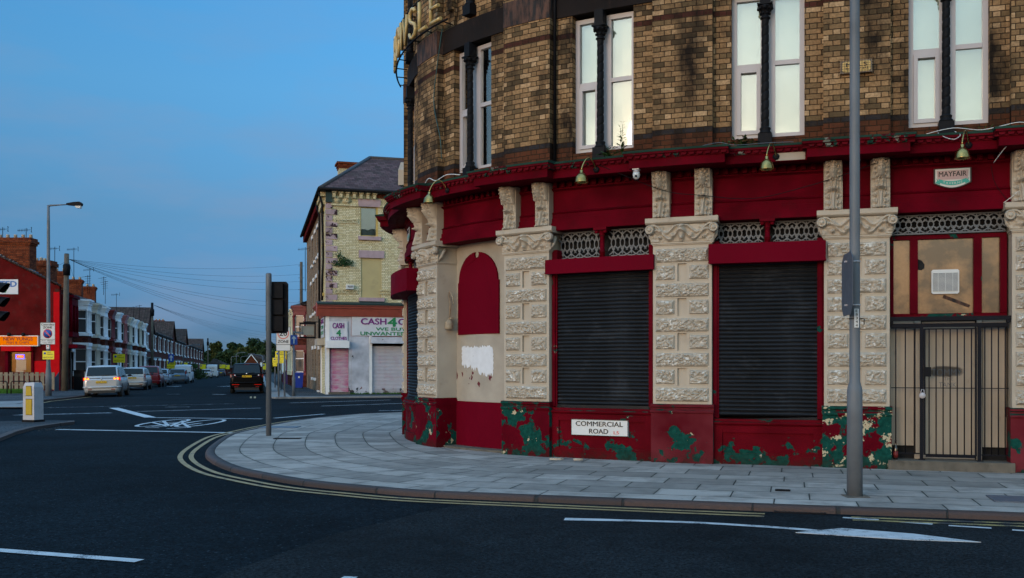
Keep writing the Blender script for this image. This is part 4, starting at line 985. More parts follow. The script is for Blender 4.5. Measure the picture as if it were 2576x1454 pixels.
mb = FM(); mb.tube([(PIL[SA][0] - .06, -.09, 5.0), (PIL[SA][0] - .06, -.09, ZT)], .05, 10); put('downpipe_or_shade_line', mb, M['black'], pub)
mb = FM(); mb.tube([(PIL[SC][0] + .0 - .035, -.09, 5.0), (PIL[SC][0] - .035, -.09, 5.1)], .02, 6)
mb = FM(); mb.tube([(PIL[SB][1] + .055, -.08, 5.0), (PIL[SB][1] + .055, -.08, ZT)], .026, 8); put('downpipe_or_shade_line', mb, M['black'], pub)  # thin black tube stands in for the shadow line beside the pilaster
# pub body behind, roof
mb = MB(); mb.slab([FAC(s, -.6, 0)[:2] for s in [-13 + i * .8 for i in range(0, 27)]] + [(18, 14), (20, 30), (6, 36)], .1, ZT); put('inner_walls', mb, M['dark'], pub)
mb = MB(); mb.slab([FAC(s, -.3, 0)[:2] for s in [-13 + i * .8 for i in range(0, 27)]] + [(18, 14), (20, 30), (6, 36)], ZT + .001, ZT + .4); put('roof', mb, M['stone'], pub)
# ================================================================ things fixed to or standing by the pub
def FP(s, d, z): return FAC(s, d, z)
def swan_lamp(s, lab):
    o = empty('swan_neck_lamp', FAC(s, .31, 4.80), lab, 'wall lamp', 'brass swan-neck lamps along the pub cornice')
    mb = FM(); mb.seg = 0; mb.lathe([(.001, .309), (.05, .312), (.05, .325), (.02, .335), (.001, .336)], (s + .12, 0, 4.79), 12, 'y'); put('wall_plate', mb, M['black'], o)
    mb = FM(); P = []
    for i in range(15):
        t = i / 14; a = math.pi * t
        P.append((s + .12 * (1 - t), .33 + .28 * t, 4.79 + .19 * math.sin(a) ** .8 * (1 - .1 * t) + (-.02 * t)))
    P.append((s, .615, 4.74)); mb.tube(P, .011, 7); put('arm', mb, M['brass'], o)
    mb = FM(); mb.lathe([(.022, 4.745), (.026, 4.74), (.026, 4.70), (.035, 4.695), (.055, 4.68), (.085, 4.64), (.10, 4.59), (.105, 4.555), (.108, 4.548), (.10, 4.548), (.095, 4.56), (.07, 4.62), (.03, 4.66), (.001, 4.665)], (s, .615, 0), 20)
    put('shade', mb, M['brass'], o)
    return o
sL = [(-4.45, 'brass swan-neck lamp at the rounded corner above the arched board'), (-1.42, 'brass swan-neck lamp above the left of the two wide front shutters'), (1.33, 'brass swan-neck lamp above the right front shutter, beside bare stucco patch'), (3.98, 'brass swan-neck lamp above the Mayfair shield by the barred door')]
for s, lb in sL: swan_lamp(s, lb)
# security dome camera
o = empty('security_camera', FAC(-.62, .45, 4.66), 'small white dome security camera under the cornice between left and middle pillars', 'camera')
mb = FM(); mb.seg = 0; mb.box(-.66, -.56, .39, .49, 4.70, 4.719); mb.lathe([(.045, 4.70), (.05, 4.66), (.001, 4.66)], (-.61, .44, 0), 14); put('mount', mb, M['upvc'], o)
mb = FM(); mb.lathe([(.052, 4.66), (.055, 4.63), (.048, 4.59), (.03, 4.565), (.001, 4.555)], (-.61, .44, 0), 16); put('dome', mb, M['signwhite'], o)
mb = FM(); mb.lathe([(.018, .475), (.018, .50), (.001, .501)], (-.60, 0, 4.60), 10, 'y'); put('lens', mb, M['black'], o)
# Mayfair shields
def shield(s, lab, z=4.405):
    o = empty('shield_sign', FAC(s, -.11, z - .15), lab, 'sign', 'shield signs on the pub fascia'); w, d = .24, -.134
    def poly(k, w=w):
        P = [(s - w * k, z + .14 * k), (s + w * k, z + .14 * k), (s + w * k, z - .065 * k)]
        for i in range(1, 10): t = i / 10; P.append((s + w * k * (1 - 2 * t), z - .065 * k - .075 * k * math.sin(math.pi * t)))
        return P + [(s - w * k, z - .065 * k)]
    mb = FM(); mb.prism(poly(1.06), d, d + .025); put('border', mb, M['textblack'], o)
    mb = FM(); mb.prism(poly(.98), d + .026, d + .030); put('shield', mb, M['signwhite'], o)
    mb = FM(); mb.prism([(s - .215, z + .115), (s + .215, z + .115), (s + .205, z - .02), (s - .205, z - .02)], d + .031, d + .033); put('panel', mb, M['pinkgrey'], o)
    put('lettering', text_mb('MAYFAIR', s - .19, s + .19, z + .025, z + .10, d + .0335, FAC, bold=.03, th=.002), M['textblack'], o)
    mb = FM(); P = []
    for i in range(13): t = i / 12 * 2 - 1; P.append((s + .19 * t, z - .045 + .04 * t * t))
    for i in range(13): t = 1 - i / 12 * 2; P.append((s + .19 * t, z - .105 + .05 * t * t))
    mb.prism(P, d + .0335, d + .036)
    for sg in (-1, 1): mb.prism([(s + sg * .17, z - .055), (s + sg * .225, z + .01), (s + sg * .21, z - .03), (s + sg * .235, z - .06), (s + sg * .17, z - .09)], d + .0315, d + .0333)
    put('ribbon', mb, M['teal'], o)
    put('lettering', text_mb('TAVERNE', s - .13, s + .13, z - .092, z - .06, d + .0362, FAC, bold=-.005, th=.001, space=1.3, bend=lambda x: .045 * ((x - s) / .19) ** 2), M['signwhite'], o)
shield(3.94, 'shield sign reading Mayfair Taverne above the barred doorway, under the rightmost brass lamp')
shield(-7.55, 'shield sign seen edge-on round the left corner of the pub fascia', 4.40)
# street nameplate
o = empty('street_nameplate', FAC(-1.42, -.05, .5), 'white street nameplate reading Commercial Road L5 below the left front shutter', 'street sign'); s = -1.40
mb = FM(); mb.box(s - .505, s + .505, -.084, -.04, .50, .765); put('plate', mb, M['signwhite'], o)
mb = FM(); 
for a in ((s - .505, s + .505, .757, .765), (s - .505, s + .505, .50, .508), (s - .505, s - .497, .509, .756), (s + .497, s + .505, .509, .756)): mb.box(a[0], a[1], -.0395, -.037, a[2], a[3])
put('rim', mb, M['textblack'], o)
put('lettering', text_mb('COMMERCIAL', s - .42, s + .42, .655, .735, -.0395, FAC, bold=.03, th=.003), M['textblack'], o)
put('lettering', text_mb('ROAD', s - .175, s + .165, .535, .615, -.0395, FAC, bold=.03, th=.003), M['textblack'], o)
put('lettering', text_mb('L5', s + .26, s + .35, .535, .585, -.0395, FAC, bold=.005, th=.003), M['signred'], o)
# intruder alarm box with wire mesh
o = empty('alarm_box', FAC(2.62, .0, 6.0), 'yellow alarm box behind wire mesh high on the brickwork, partly behind lamp post', 'alarm box'); s = 2.52; z = 6.11
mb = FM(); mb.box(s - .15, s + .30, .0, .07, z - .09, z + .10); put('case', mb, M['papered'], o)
M['alarmyellow'] = paint('alarm_yellow', (.62, .42, .14), .5, .1, 5, 0)
mb = FM(); P = [(s - .12, z - .05), (s - .12, z + .06), (s - .09, z + .08), (s + .25, z + .08), (s + .28, z + .06), (s + .28, z - .05), (s + .25, z - .075), (s - .09, z - .075)]; mb.prism(P, .071, .082); put('lens', mb, M['alarmyellow'], o)
put('lettering', text_mb('M.A.S', s - .07, s + .23, z, z + .06, .0825, FAC, bold=.02, th=.003), M['textblack'], o)
put('lettering', text_mb('FORMBY 373', s - .07, s + .24, z - .045, z - .015, .0825, FAC, bold=.005, th=.003), M['textblack'], o)
mb = FM(); mb.seg = 0
for i in range(13): x = s - .17 + .49 * i / 12; mb.box(x - .002, x + .002, .10, .103, z - .10, z + .11)
for i in range(7): zz = z - .10 + .21 * i / 6; mb.box(s - .17, s + .32, .1035, .106, zz - .002, zz + .002)
for x in (s - .17, s + .32): mb.box(x - .004, x + .004, .0, .10, z - .10, z - .09); mb.box(x - .004, x + .004, .0, .10, z + .10, z + .11)
put('mesh_guard', mb, M['black'], o)
# extractor fan in the fanlight
o = empty('extractor_fan', FAC(3.86, DR, 2.75), 'square white louvred extractor fan set in the papered fanlight', 'extractor fan'); s = 3.86; z = 2.90
mb = FM(); r_ = .02; mb.prism([(s - .19 + r_, z - .18), (s + .19 - r_, z - .18), (s + .19, z - .18 + r_), (s + .19, z + .18 - r_), (s + .19 - r_, z + .18), (s - .19 + r_, z + .18), (s - .19, z + .18 - r_), (s - .19, z - .18 + r_)], DR - .019, DR + .03)
put('casing', mb, M['signwhite'], o)
mb = FM(); mb.box(s - .17, s + .17, DR + .0301, DR + .032, z - .14, z + .135); put('dark_back', mb, M['dark'], o)
mb = FM(); mb.seg = 0
for i in range(17): zz = z - .135 + i * .0163; mb.box(s - .17, s + .17, DR + .0325, DR + .045, zz, zz + .0085)
for x in (-.1, 0, .1): mb.box(s + x - .003, s + x + .003, DR + .0455, DR + .048, z - .14, z + .135)
put('louvres', mb, M['signwhite'], o)
# old rusty conduit on the corner wall
m_ = paint('rusted_cream_conduit', (.33, .27, .19), .7, .3, 20, .4, 60, dirt=.8, dc=(.14, .05, .02), coord='Object'); M['rusty'] = m_
o = empty('electrical_conduit', FAC(-5.02, -.30, 2.0), 'old rusty conduit, junction box and bent pipe on the cream corner wall', 'conduit'); s = -5.09; d = -.24
mb = FM(); mb.seg = 0
P = [(s, d, 2.45), (s, d, 2.85), (s - .03, d, 2.95), (s + .02, d + .02, 3.04), (s + .10, d + .03, 3.03), (s + .15, d + .02, 2.93), (s + .19, d + .02, 2.80)]; mb.tube(P, .012, 6); mb.tube([(s + .03, d, 2.62), (s + .03, d, 2.95)], .008, 6); put('pipe', mb, M['rusty'], o)
mb = FM(); mb.seg = 0; mb.lathe([(.001, 2.33), (.06, 2.33), (.08, 2.36), (.08, 2.45), (.05, 2.50), (.02, 2.52), (.001, 2.52)], (s + .01, d + .02, 0), 12); mb.box(s - .05, s + .05, d - .06, d, 2.521, 2.56); put('junction_box', mb, M['rusty'], o)
# bottle on the step
o = empty('bottle', FAC(3.155, -.09, .255), 'dark brown glass bottle with a red label on the left end of the doorstep', 'bottle')
mb = FM(); mb.seg = 0; c_ = (3.155, -.06, 0); mb.lathe([(.03, .256), (.034, .27), (.034, .41), (.028, .44), (.014, .47), (.013, .53), (.016, .535), (.016, .545), (.001, .546)], c_, 14); M['brownglass'] = paint('brown_glass', (.012, .006, .004), .1, .1, 3, 0, coord='Object', spec=.8); put('body', mb, M['brownglass'], o)
mb = FM(); mb.lathe([(.0345, .29), (.0348, .29), (.0348, .38), (.0345, .38)], c_, 14); put('label', mb, paint('bottle_label', (.16, .01, .01), .6, .3, 20, 0), o)
# plants rooted on the cornice
def sprig(name, s, d, z, n, h, spread, leaf, lab, upright=False, mat='weed'):
    o = empty(name, FAC(s, d, z), lab, 'plant'); rnd = random.Random(int(s * 100)); st = FM(); lv = FM(); st.seg = lv.seg = 0
    for i in range(n):
        t = (i / max(1, n - 1) - .5) * 2; dx = spread * t * rnd.uniform(.7, 1.1); hh = h * rnd.uniform(.6, 1.1) * (1 if upright else (1 - .5 * abs(t)))
        P = [(s + dx * k / 8 * (1 if upright else (.4 + .6 * k / 8)), d + .03 * k / 8 * rnd.uniform(-1, 2), z + hh * (math.sin(k / 8 * 1.4) if not upright else k / 8)) for k in range(9)]
        st.tube(P, .004, 4)
        for k in range(1, 9):
            for q in range(3 if upright else 2):
                a = rnd.uniform(0, 6.28); l = leaf * (1.2 - .8 * k / 8 if upright else rnd.uniform(.7, 1.2)); p = Vector(P[k]) + Vector((0, 0, rnd.uniform(-.5, .5) * hh / 9))
                v = Vector((math.cos(a), math.sin(a) * .6, rnd.uniform(.0, .7))).normalized() * l; w_ = v.cross(Vector((0, 0, 1))).normalized() * l * (.16 if upright else .28)
                lv.add([p, p + v * .5 + w_, p + v, p + v * .5 - w_], [(0, 1, 2, 3)])
    put('stems', st, M['weed'], o); put('leaves', lv, M[mat], o)
sprig('rosebay_weed', -.95, .10, 5.0, 2, .55, .03, .13, 'tall feathery weed growing on the cornice in front of the left pale window', True)
sprig('buddleia_sprig', -1.16, .12, 5.0, 5, .20, .20, .07, 'low leafy sprig on the cornice just left of the tall feathery weed')
sprig('buddleia_sprig', .95, .12, 4.99, 8, .17, .30, .08, 'spreading leafy sprig on the cornice under the middle pale window')
sprig('dry_weed', 4.35, .10, 4.99, 7, .12, .35, .03, 'thin dry weeds along the cornice under the right pale window', True)
# loose cables along the cornice and across the frontage
def cable(pts, r, m, lab, nm='loose_cable', sm=6, cat='cable', group=None):
    out = []
    for i in range(len(pts) - 1):
        p0, p1, p2, p3 = pts[max(i - 1, 0)], pts[i], pts[i + 1], pts[min(i + 2, len(pts) - 1)]
        for k in range(sm):
            t = k / sm; out.append(tuple(.5 * (2 * p1[j] + (p2[j] - p0[j]) * t + (2 * p0[j] - 5 * p1[j] + 4 * p2[j] - p3[j]) * t * t + (-p0[j] + 3 * p1[j] - 3 * p2[j] + p3[j]) * t ** 3) for j in range(3)))
    out.append(pts[-1]); mb = FM(); mb.tube(out, r, 5); return thing(nm, mb, m, lab, cat, group)
cable([(-1.25, .33, 4.86), (-.3, .16, 4.42), (.3, .14, 4.30), (1.1, .06, 4.22), (1.9, .10, 4.36), (2.6, .16, 4.55), (3.7, .30, 4.90)], .006, M['black'], 'thin black cable sagging across the red fascia between the second and fourth lamps')
cable([(.25, .40, 4.985), (.6, .30, 5.06), (.85, .33, 5.0), (1.3, .2, 5.03), (1.7, .30, 5.0)], .006, M['signgrey'], 'loose grey cable lying on the cornice below the middle pale window')
cable([(3.55, .25, 5.0), (3.9, .30, 5.05), (4.3, .2, 5.02), (4.75, .35, 5.06), (4.85, .42, 4.95), (4.6, .44, 4.75), (4.45, .15, 4.55)], .006, M['signwhite'], 'white cable hanging off the cornice right of the rightmost lamp')
cable([(3.7, .28, 5.0), (3.78, .42, 4.9), (3.9, .44, 4.86), (3.98, .42, 4.92), (3.92, .3, 5.0)], .005, M['signwhite'], 'looped white cable beside the rightmost lamp')
cable([(4.45, -.07, 4.55), (4.5, -.07, 4.3), (4.66, -.07, 4.05), (4.72, .0, 4.0)], .004, M['black'], 'short dark wire hanging down the fascia near the right pillar')
cable([(4.60, .0, 3.99), (4.72, .05, 4.08), (4.80, .04, 4.14), (4.92, .02, 4.05), (4.95, .02, 3.95)], .006, M['signwhite'], 'stiff white wire arching off the fascia beside the right pillar')
cable([(-4.0, .30, 5.02), (-4.3, .35, 5.06), (-4.6, .36, 5.0), (-4.8, .38, 5.07), (-4.95, .37, 5.0)], .008, M['signwhite'], 'tangle of white cable on the cornice at the rounded corner')
cable([(4.80, -.11, 5.05), (4.80, -.11, 6.0), (4.81, -.11, 7.0), (4.80, -.11, 7.9)], .007, M['black'], 'black cable running up the brick beside the right pale window')
cable([(4.88, -.11, 5.05), (4.90, -.11, 5.8), (4.96, -.10, 6.6), (5.0, -.10, 6.2), (5.01, -.10, 5.1)], .006, M['black'], 'looped black cable on the brick right of the straight one')
M['greencable'] = paint('green_cable', (.01, .07, .07), .5, .1, 3, 0, coord='Object')
cable([(-4.92, .02, 7.9), (-5.15, .01, 7.2), (-5.25, .015, 6.6), (-5.0, .02, 5.9), (-4.98, .0, 5.5)], .008, M['greencable'], 'green cable draped down the brick below the gold letters')
# rooftop sign letters on a curved rail
GOLD = M['goldletter'] = paint('weathered_gold_letter', (0.52, 0.38, 0.15), .4, .25, 9, .1, 40, coord='Object', dirt=.4, dc=(.10, .07, .04))
o = empty('projecting_letters', FAC(-6.8, .2, 7.95), 'weathered gold capital letters on a curved black rail high on the pub corner', 'sign')
LS = {'E': [[(.0, 0), (.0, 1)], [(0, .02), (.9, .02)], [(0, .5), (.7, .5)], [(0, .98), (.9, .98)]], 'L': [[(.05, 0), (.05, 1)], [(.05, .02), (.9, .02)]],
      'S': [[(.85, .82), (.7, .95), (.45, 1), (.2, .93), (.08, .77), (.2, .6), (.5, .5), (.8, .4), (.92, .22), (.8, .06), (.5, 0), (.22, .05), (.06, .2)]],
      'W': [[(0, 1), (.22, 0), (.5, .95), (.78, 0), (1, 1)]], 'O': [[(.5 + .45 * math.cos(a), .5 + .5 * math.sin(a)) for a in [math.pi * 2 * i / 18 for i in range(19)]]],
      'N': [[(.05, 0), (.05, 1), (.9, 0), (.9, 1)]], 'R': [[(.08, 0), (.08, 1)], [(.08, 1), (.6, .98), (.85, .8), (.8, .6), (.6, .48), (.08, .48)], [(.45, .48), (.9, 0)]], 'C': [[(.9, .85), (.7, .98), (.45, 1), (.15, .85), (.05, .5), (.15, .15), (.45, 0), (.7, .02), (.9, .15)]]}
ss = -4.72
for ch in 'ELSWORC':
    w = .40 if ch not in 'WL' else (.52 if ch == 'W' else .36); ss -= w
    mb = FM()
    for ln in LS[ch]: mb.tube([(ss + x * w, .15, 8.02 + .56 * z) for x, z in ln], .036, 8)
    put('letter', mb, GOLD, o); ss -= .14
mb = FM(); mb.tube([(-4.6 - i * .22, .12, 7.975) for i in range(22)], .018, 6); mb.tube([(-4.6 - i * .22, .11, 8.66) for i in range(22)], .014, 6)
for i in range(8): s = -4.75 - i * .62; mb.tube([(s, -.1, 7.96), (s, .12, 7.975)], .012, 5); mb.tube([(s, -.1, 8.66), (s, .11, 8.66)], .010, 5)
put('rail', mb, M['black'], o)
# vent cowl seen past the pub's corner belongs to the pub's flank
mb = FM(); mb.prism([(-10.2, 5.85), (-9.75, 5.85), (-9.75, 6.2), (-9.95, 6.42), (-10.2, 6.35)], -.02, .30); put('vent_cowl', mb, M['cream'], pub)

# ---------------------------------------------------------------- tall lamp post in front of the pub
px_, py_ = GP(2150, 1248, G)
o = empty('lamp_post', (px_, py_, G), 'tall grey steel lamp post numbered E8344 standing on the pavement before the pub doorway', 'lamp post')
mb = MB(); mb.lathe([(.090, G), (.087, 1.30), (.087, 1.36), (.080, 1.40), (.062, 1.46), (.060, 2.0), (.056, 5.5), (.05, 9.6)], (px_, py_, 0), 24); put('column', mb, M['postgrey'], o)
mb = MB(); mb.tube([(px_, py_, 9.5), (px_ - .1, py_ - .3, 9.75), (px_ - .4, py_ - 1.2, 9.85)], .035, 8); mb.lathe([(.001, -.3), (.12, -.2), (.14, .2), (.06, .35), (.001, .36)], (px_ - .4, py_ - 1.4, 9.85), 10, 'y'); put('lantern', mb, M['postgrey'], o)
mb = MB(); mb.slab([(px_ - .13, py_ - .13), (px_ + .14, py_ - .12), (px_ + .16, py_ + .12), (px_ - .12, py_ + .13)], G, G + .006); put('base_patch', mb, M['concrete'], o)
mb = MB(frame((px_, py_ - .0605, 0), (1, 0), (0, -1))); mb.box(-.027, .027, .0, .006, 2.095, 2.315); put('number_plate', mb, M['signwhite'], o)
fpl = frame((px_, py_ - .0665, 0), (1, 0), (0, -1))
for i, ch in enumerate('E8344'): put('numeral', text_mb(ch, -.013, .013, 2.275 - i * .042, 2.305 - i * .042, .0005, fpl, bold=.015, th=.001), M['textblack'], o)
mb = MB(); mb.seg = 0; mb.lathe([(.064, 2.195), (.065, 2.195), (.065, 2.205), (.064, 2.205)], (px_, py_, 0), 16); mb.tube([(px_ + .06, py_ - .02, 2.2), (px_ + .10, py_ - .03, 2.2), (px_ + .10, py_ - .03, 2.13)], .006, 5); put('cable_tie', mb, M['black'], o)
t_ = (-.36, -.93)
o = empty('road_sign', (px_ - .07, py_, 2.25), 'road sign plate seen from its edge and back, clamped to the tall lamp post', 'sign')
fr_ = frame((px_ - .075, py_ + .06, 0), (-.155, -.988), (-.988, .155))
mb = MB(fr_); P = [(-.30, 2.34), (-.18, 2.24), (.30, 2.24), (.42, 2.34), (.42, 2.88), (.30, 2.97), (-.18, 2.97), (-.30, 2.88)]; mb.prism(P, .0, .006); put('plate', mb, M['signgrey'], o)
for z in (2.36, 2.87):
    mb = MB(); mb.lathe([(.062, z - .008), (.066, z - .008), (.066, z + .008), (.062, z + .008)], (px_, py_, 0), 16); mb.box(px_ - .12, px_ - .06, py_ - .015, py_ + .015, z - .01, z + .01); put('clamp', mb, M['upvc'], o)
# ================================================================ walls with openings
def wall(mb, x0, x1, z0, z1, ops=(), y0=-.25, y1=0.0):
    xs = sorted({x0, x1, *[min(max(q, x0), x1) for o_ in ops for q in o_[:2]]}); zs = sorted({z0, z1, *[min(max(q, z0), z1) for o_ in ops for q in o_[2:4]]})
    for j in range(len(zs) - 1):
        zc = (zs[j] + zs[j + 1]) / 2; run = None
        for i in range(len(xs) - 1):
            xc = (xs[i] + xs[i + 1]) / 2; hole = any(a < xc < b and c < zc < d for a, b, c, d in [o_[:4] for o_ in ops])
            if not hole and run is None: run = xs[i]
            if hole and run is not None: mb.box(run, xs[i], y0, y1, zs[j], zs[j + 1]); run = None
        if run is not None: mb.box(run, x1, y0, y1, zs[j], zs[j + 1])
M['ybrick'] = flemish('cream_glazed_brick', [(0.0, (0.60, 0.52, 0.31)), (0.3, (0.72, 0.64, 0.39)), (0.7, (0.80, 0.73, 0.48)), (0.95, (0.86, 0.80, 0.56))], (0.20, 0.17, 0.10), h=.088, L=.235, Hd=.115, mj=.016, soot=.5, sootc=(.14, .11, .07), bs=.4, sootth=.62)
M['rbrick'] = flemish('dark_red_brick', [(0.0, (0.055, 0.012, 0.010)), (0.4, (0.10, 0.022, 0.016)), (0.9, (0.15, 0.035, 0.022))], (0.05, 0.03, 0.025), soot=.6, bs=.4, sootth=.55)
M['cbrick'] = flemish('orange_chimney_brick', [(0.0, (0.11, 0.022, 0.010)), (0.4, (0.19, 0.042, 0.016)), (0.9, (0.27, 0.07, 0.028))], (0.05, 0.025, 0.018), h=.10, L=.26, Hd=.13, mj=.022, soot=.8, bs=.5, sootth=.54)
M['sbrick'] = flemish('side_brown_brick', [(0.0, (0.17, 0.12, 0.08)), (0.5, (0.28, 0.20, 0.14)), (0.9, (0.36, 0.27, 0.18))], (0.10, 0.08, 0.06), soot=.6, bs=.4, sootth=.52)
M['rrender'] = paint('maroon_render', (0.105, 0.008, 0.008), .9, .35, 1.1, .3, 20, dirt=.5, dc=(.070, .038, .032), dth=.55, spec=.04)
M['brightred'] = paint('bright_red_wall', (0.50, 0.005, 0.009), .7, .15, 2, .2, 20, spec=.04)
M['quoin'] = peel('lilac_quoin_paint', (0.36, 0.27, 0.29), (0.05, 0.03, 0.035), (0.2, .12, .1), .56, 0, (3, 8, 1), .6, rough=.7)
M['lilac'] = paint('lilac_lintel_paint', (0.38, 0.28, 0.31), .7, .2, 3, .2, 30, dirt=.5, dc=(.12, .09, .09))
M['salmon'] = paint('terracotta_cornice_paint', (0.33, 0.075, 0.050), .6, .2, 2, .2, 30, dirt=.5, dc=(.10, .03, .03))
M['slate'] = paint('slate_roof', (0.030, 0.026, 0.028), .7, .4, 3, .6, 9, coord='Object')
M['darkgreen'] = paint('dark_green_flashing', (0.008, 0.03, 0.028), .6, .3, 3, .2, 30)
M['ply'] = paint('painted_ply_board', (0.42, 0.35, 0.17), .7, .12, 1, .15, 20, dirt=.4, dc=(.2, .17, .1))
M['ochre'] = paint('yellow_frame_paint', (0.50, 0.36, 0.10), .6, .2, 3, .2, 20)
M['wshutter'] = paint('white_shutter', (0.47, 0.46, 0.50), .5, .1, 1.2, .1, 20, dirt=.55, dc=(.40, .22, .30), dth=.52)
M['wpeel'] = peel('white_peeling_plaster', (0.46, 0.48, 0.54), (0.05, 0.055, 0.06), (0.30, 0.05, 0.035), .60, .10, (1, 6, 0), .56, rough=.7)
M['pbanner'] = paint('pvc_banner', (0.55, 0.58, 0.63), .5, .08, 2, .35, 2.2)
m, nt = newmat('pink_shutter'); v = uvn(nt)
cc = mixc(nt, rng(nt, noi(nt, offs(nt, v, (3, 0, 0), (1, 2.5, 1)), 2.0, 6, .6), .36, .62), (0.50, 0.44, 0.48, 1), (0.46, 0.13, 0.25, 1)); finish(nt, cc, .5, 0, noi(nt, v, 20.), .1, .004); M['pinkshut'] = m
M['purple'] = paint('banner_purple', (0.16, 0.01, 0.17), .5, 0, 2, 0); M['bgreen'] = paint('banner_green', (0.01, 0.20, 0.07), .5, 0, 2, 0)
def tiles(name, c, h=.30, w=.28):
    m, nt = newmat(name); v = uvn(nt); s_ = nd(nt, 'ShaderNodeSeparateXYZ', {0: v})
    r = mth(nt, 'DIVIDE', s_.outputs[1], h); row = mth(nt, 'FLOOR', r); fr = mth(nt, 'FRACT', r)
    x = mth(nt, 'ADD', mth(nt, 'DIVIDE', s_.outputs[0], w), mth(nt, 'MULTIPLY', mth(nt, 'MODULO', mth(nt, 'ADD', row, 500.), 2.), .5)); fx = mth(nt, 'FRACT', x)
    wn = nd(nt, 'ShaderNodeTexWhiteNoise', {0: nd(nt, 'ShaderNodeCombineXYZ', {0: mth(nt, 'FLOOR', x), 1: row}).outputs[0]}).outputs[0]
    a = mixc(nt, wn, c4([q * .6 for q in c]), c4([q * 1.3 for q in c])); a = mixc(nt, rng(nt, fr, .16, .02), a, c4([q * .15 for q in c])); a = mixc(nt, rng(nt, fx, .10, .02), a, c4([q * .3 for q in c]))
    a = mixc(nt, rng(nt, noi(nt, v, 1.5, 5), .45, .7, 0, .5), a, (.04, .04, .03, 1))
    finish(nt, a, .9, 0, mth(nt, 'ADD', mth(nt, 'MULTIPLY', fr, -1.0), mth(nt, 'MULTIPLY', mth(nt, 'ABSOLUTE', mth(nt, 'SUBTRACT', fx, .5)), .5)), 1.0, .03, spec=.05); M[name] = m
tiles('brown_roof_tiles', (0.105, 0.062, 0.062), .33, .30); tiles('dark_roof_tiles', (0.055, 0.042, 0.040), .3, .28); tiles('slate_tiles', (0.032, 0.030, 0.036), .25, .25)

# ================================================================ the corner cash shop across the crossroad
O_C = (XU(819, 53), 53.0); n_ = (.287, -.958)
def cX(u): k = (u - U0) / F_; return (k * 53 - O_C[0]) / (.958 - .287 * k)
def cY(u): return 53 + .287 * cX(u)
def cZ(v, u=900): return ZV(v, cY(u))
FC = frame(O_C, fd, n_); FS = frame(O_C, SD_, (-.968, -.25))
shop = empty('corner_shop', (*O_C, G), 'three-storey cream glazed-brick corner shop with lilac quoins, salmon cornice and shuttered front', 'shop')
W_ = 15.5; zE = cZ(477, 830); zC1 = cZ(765, 830); D_ = 20.0
w1 = (cX(906.6), cX(951), cZ(595, 930), cZ(520.7, 930)); w2 = (cX(908), cX(960), cZ(749, 930), cZ(649, 930))
w3 = [(w1[0] + 5.2, w1[1] + 5.2, w1[2], w1[3]), (w2[0] + 5.2, w2[1] + 5.2, w2[2], w2[3])]
mb = MB(FC, None); wall(mb, 0, W_, zC1 - .3, zE, [w1, w2] + w3); put('front_wall', mb, M['ybrick'], shop)
mb = MB(FS, None); sw = [(1.0, 1.9, 5.6, 7.6), (1.0, 1.9, 8.3, 10.0)]; wall(mb, .26, 3.4, 0, zE, sw, -.25, .002); put('side_wall', mb, M['ybrick'], shop)
sw2 = [(4.5, 5.4, 8.2, 9.9), (6.6, 7.5, 8.2, 9.9), (9, 9.9, 8.2, 9.9), (12, 13, 8.2, 9.9), (4.5, 5.4, 5.0, 7), (7.6, 8.6, 5, 7), (10.5, 11.5, 5, 7), (13.5, 14.4, 5, 7), (5, 6, .2, 2.6), (8.5, 9.6, .9, 2.7), (11.5, 12.5, .9, 2.7)]
mb = MB(FS, None); wall(mb, 3.401, D_, 0, zE - .1, sw2, -.25, .0); put('side_wall', mb, M['sbrick'], shop)
for a in sw + sw2:
    mb = MB(FS, None); mb.box(a[0], a[1], -.20, -.17, a[2], a[3]); w = put('window', mb, M['plain_pane'] if 'plain_pane' in M else M['dark'], shop)
    mb = MB(FS, None); mb.box(a[0], a[0] + .08, -.169, -.10, a[2], a[3]); mb.box(a[1] - .08, a[1], -.169, -.10, a[2], a[3]); mb.box(a[0] - .1, a[1] + .1, .003, .06, a[3] + .0, a[3] + .22); mb.box(a[0] - .1, a[1] + .1, .003, .10, a[2] - .16, a[2]); put('surround', mb, M['white' if a in sw2 else 'ochre'], w)
mb = MB(FC, None); mb.box(W_, W_ + .25, -D_ + 2, -.0, 0, zE); mb.box(-.0 + 2, W_, -D_ + 2, -D_ + 2.2, 0, zE); put('rear_walls', mb, M['rbrick'], shop)
# string courses, frieze of rosettes, bracketed eaves
mb = MB(FC, None)
for v in (628 - 14, 738 - 4):
    pass
for zz in (cZ(554, 880), cZ(731, 880)):
    for dz in (-.16, .0): mb.box(.42, w1[0] - .12, .001, .05, zz + dz, zz + dz + .07); mb.box(w1[1] + .1, w3[0][0] - .1, .001, .05, zz + dz, zz + dz + .07)
    x = .45
    while x < w1[0] - .15: mb.box(x, x + .10, .001, .07, zz - .08, zz - .01); x += .19
put('string_course', mb, M['ybrick'], shop)
mb = MB(FC, None); zf = cZ(525, 860); mb.box(.3, w1[0] - .1, .001, .09, cZ(516, 860) - .05, cZ(513, 860)); mb.box(w1[1] + .1, W_, .001, .09, cZ(516, 860) - .05, cZ(513, 860))
x = .62
while x < w1[0] - .3:
    mb.lathe([(.22, .002), (.22, .05), (.14, .03), (.14, .07), (.05, .04), (.001, .08)], (x, 0, cZ(503, 860)), 12, 'y'); x += .52
put('rosette_frieze', mb, M['ybrick'], shop)
mb = MB(FC, None); x = .35; i = 0
while x < W_:
    if not (2.6 < x < 4.6): mb.box(x, x + .16, .001, .20, zE - .42, zE - .18); mb.box(x - .04, x + .20, .001, .28, zE - .179, zE - .07)
    x += .36
put('eaves_brackets', mb, M['ybrick'], shop)
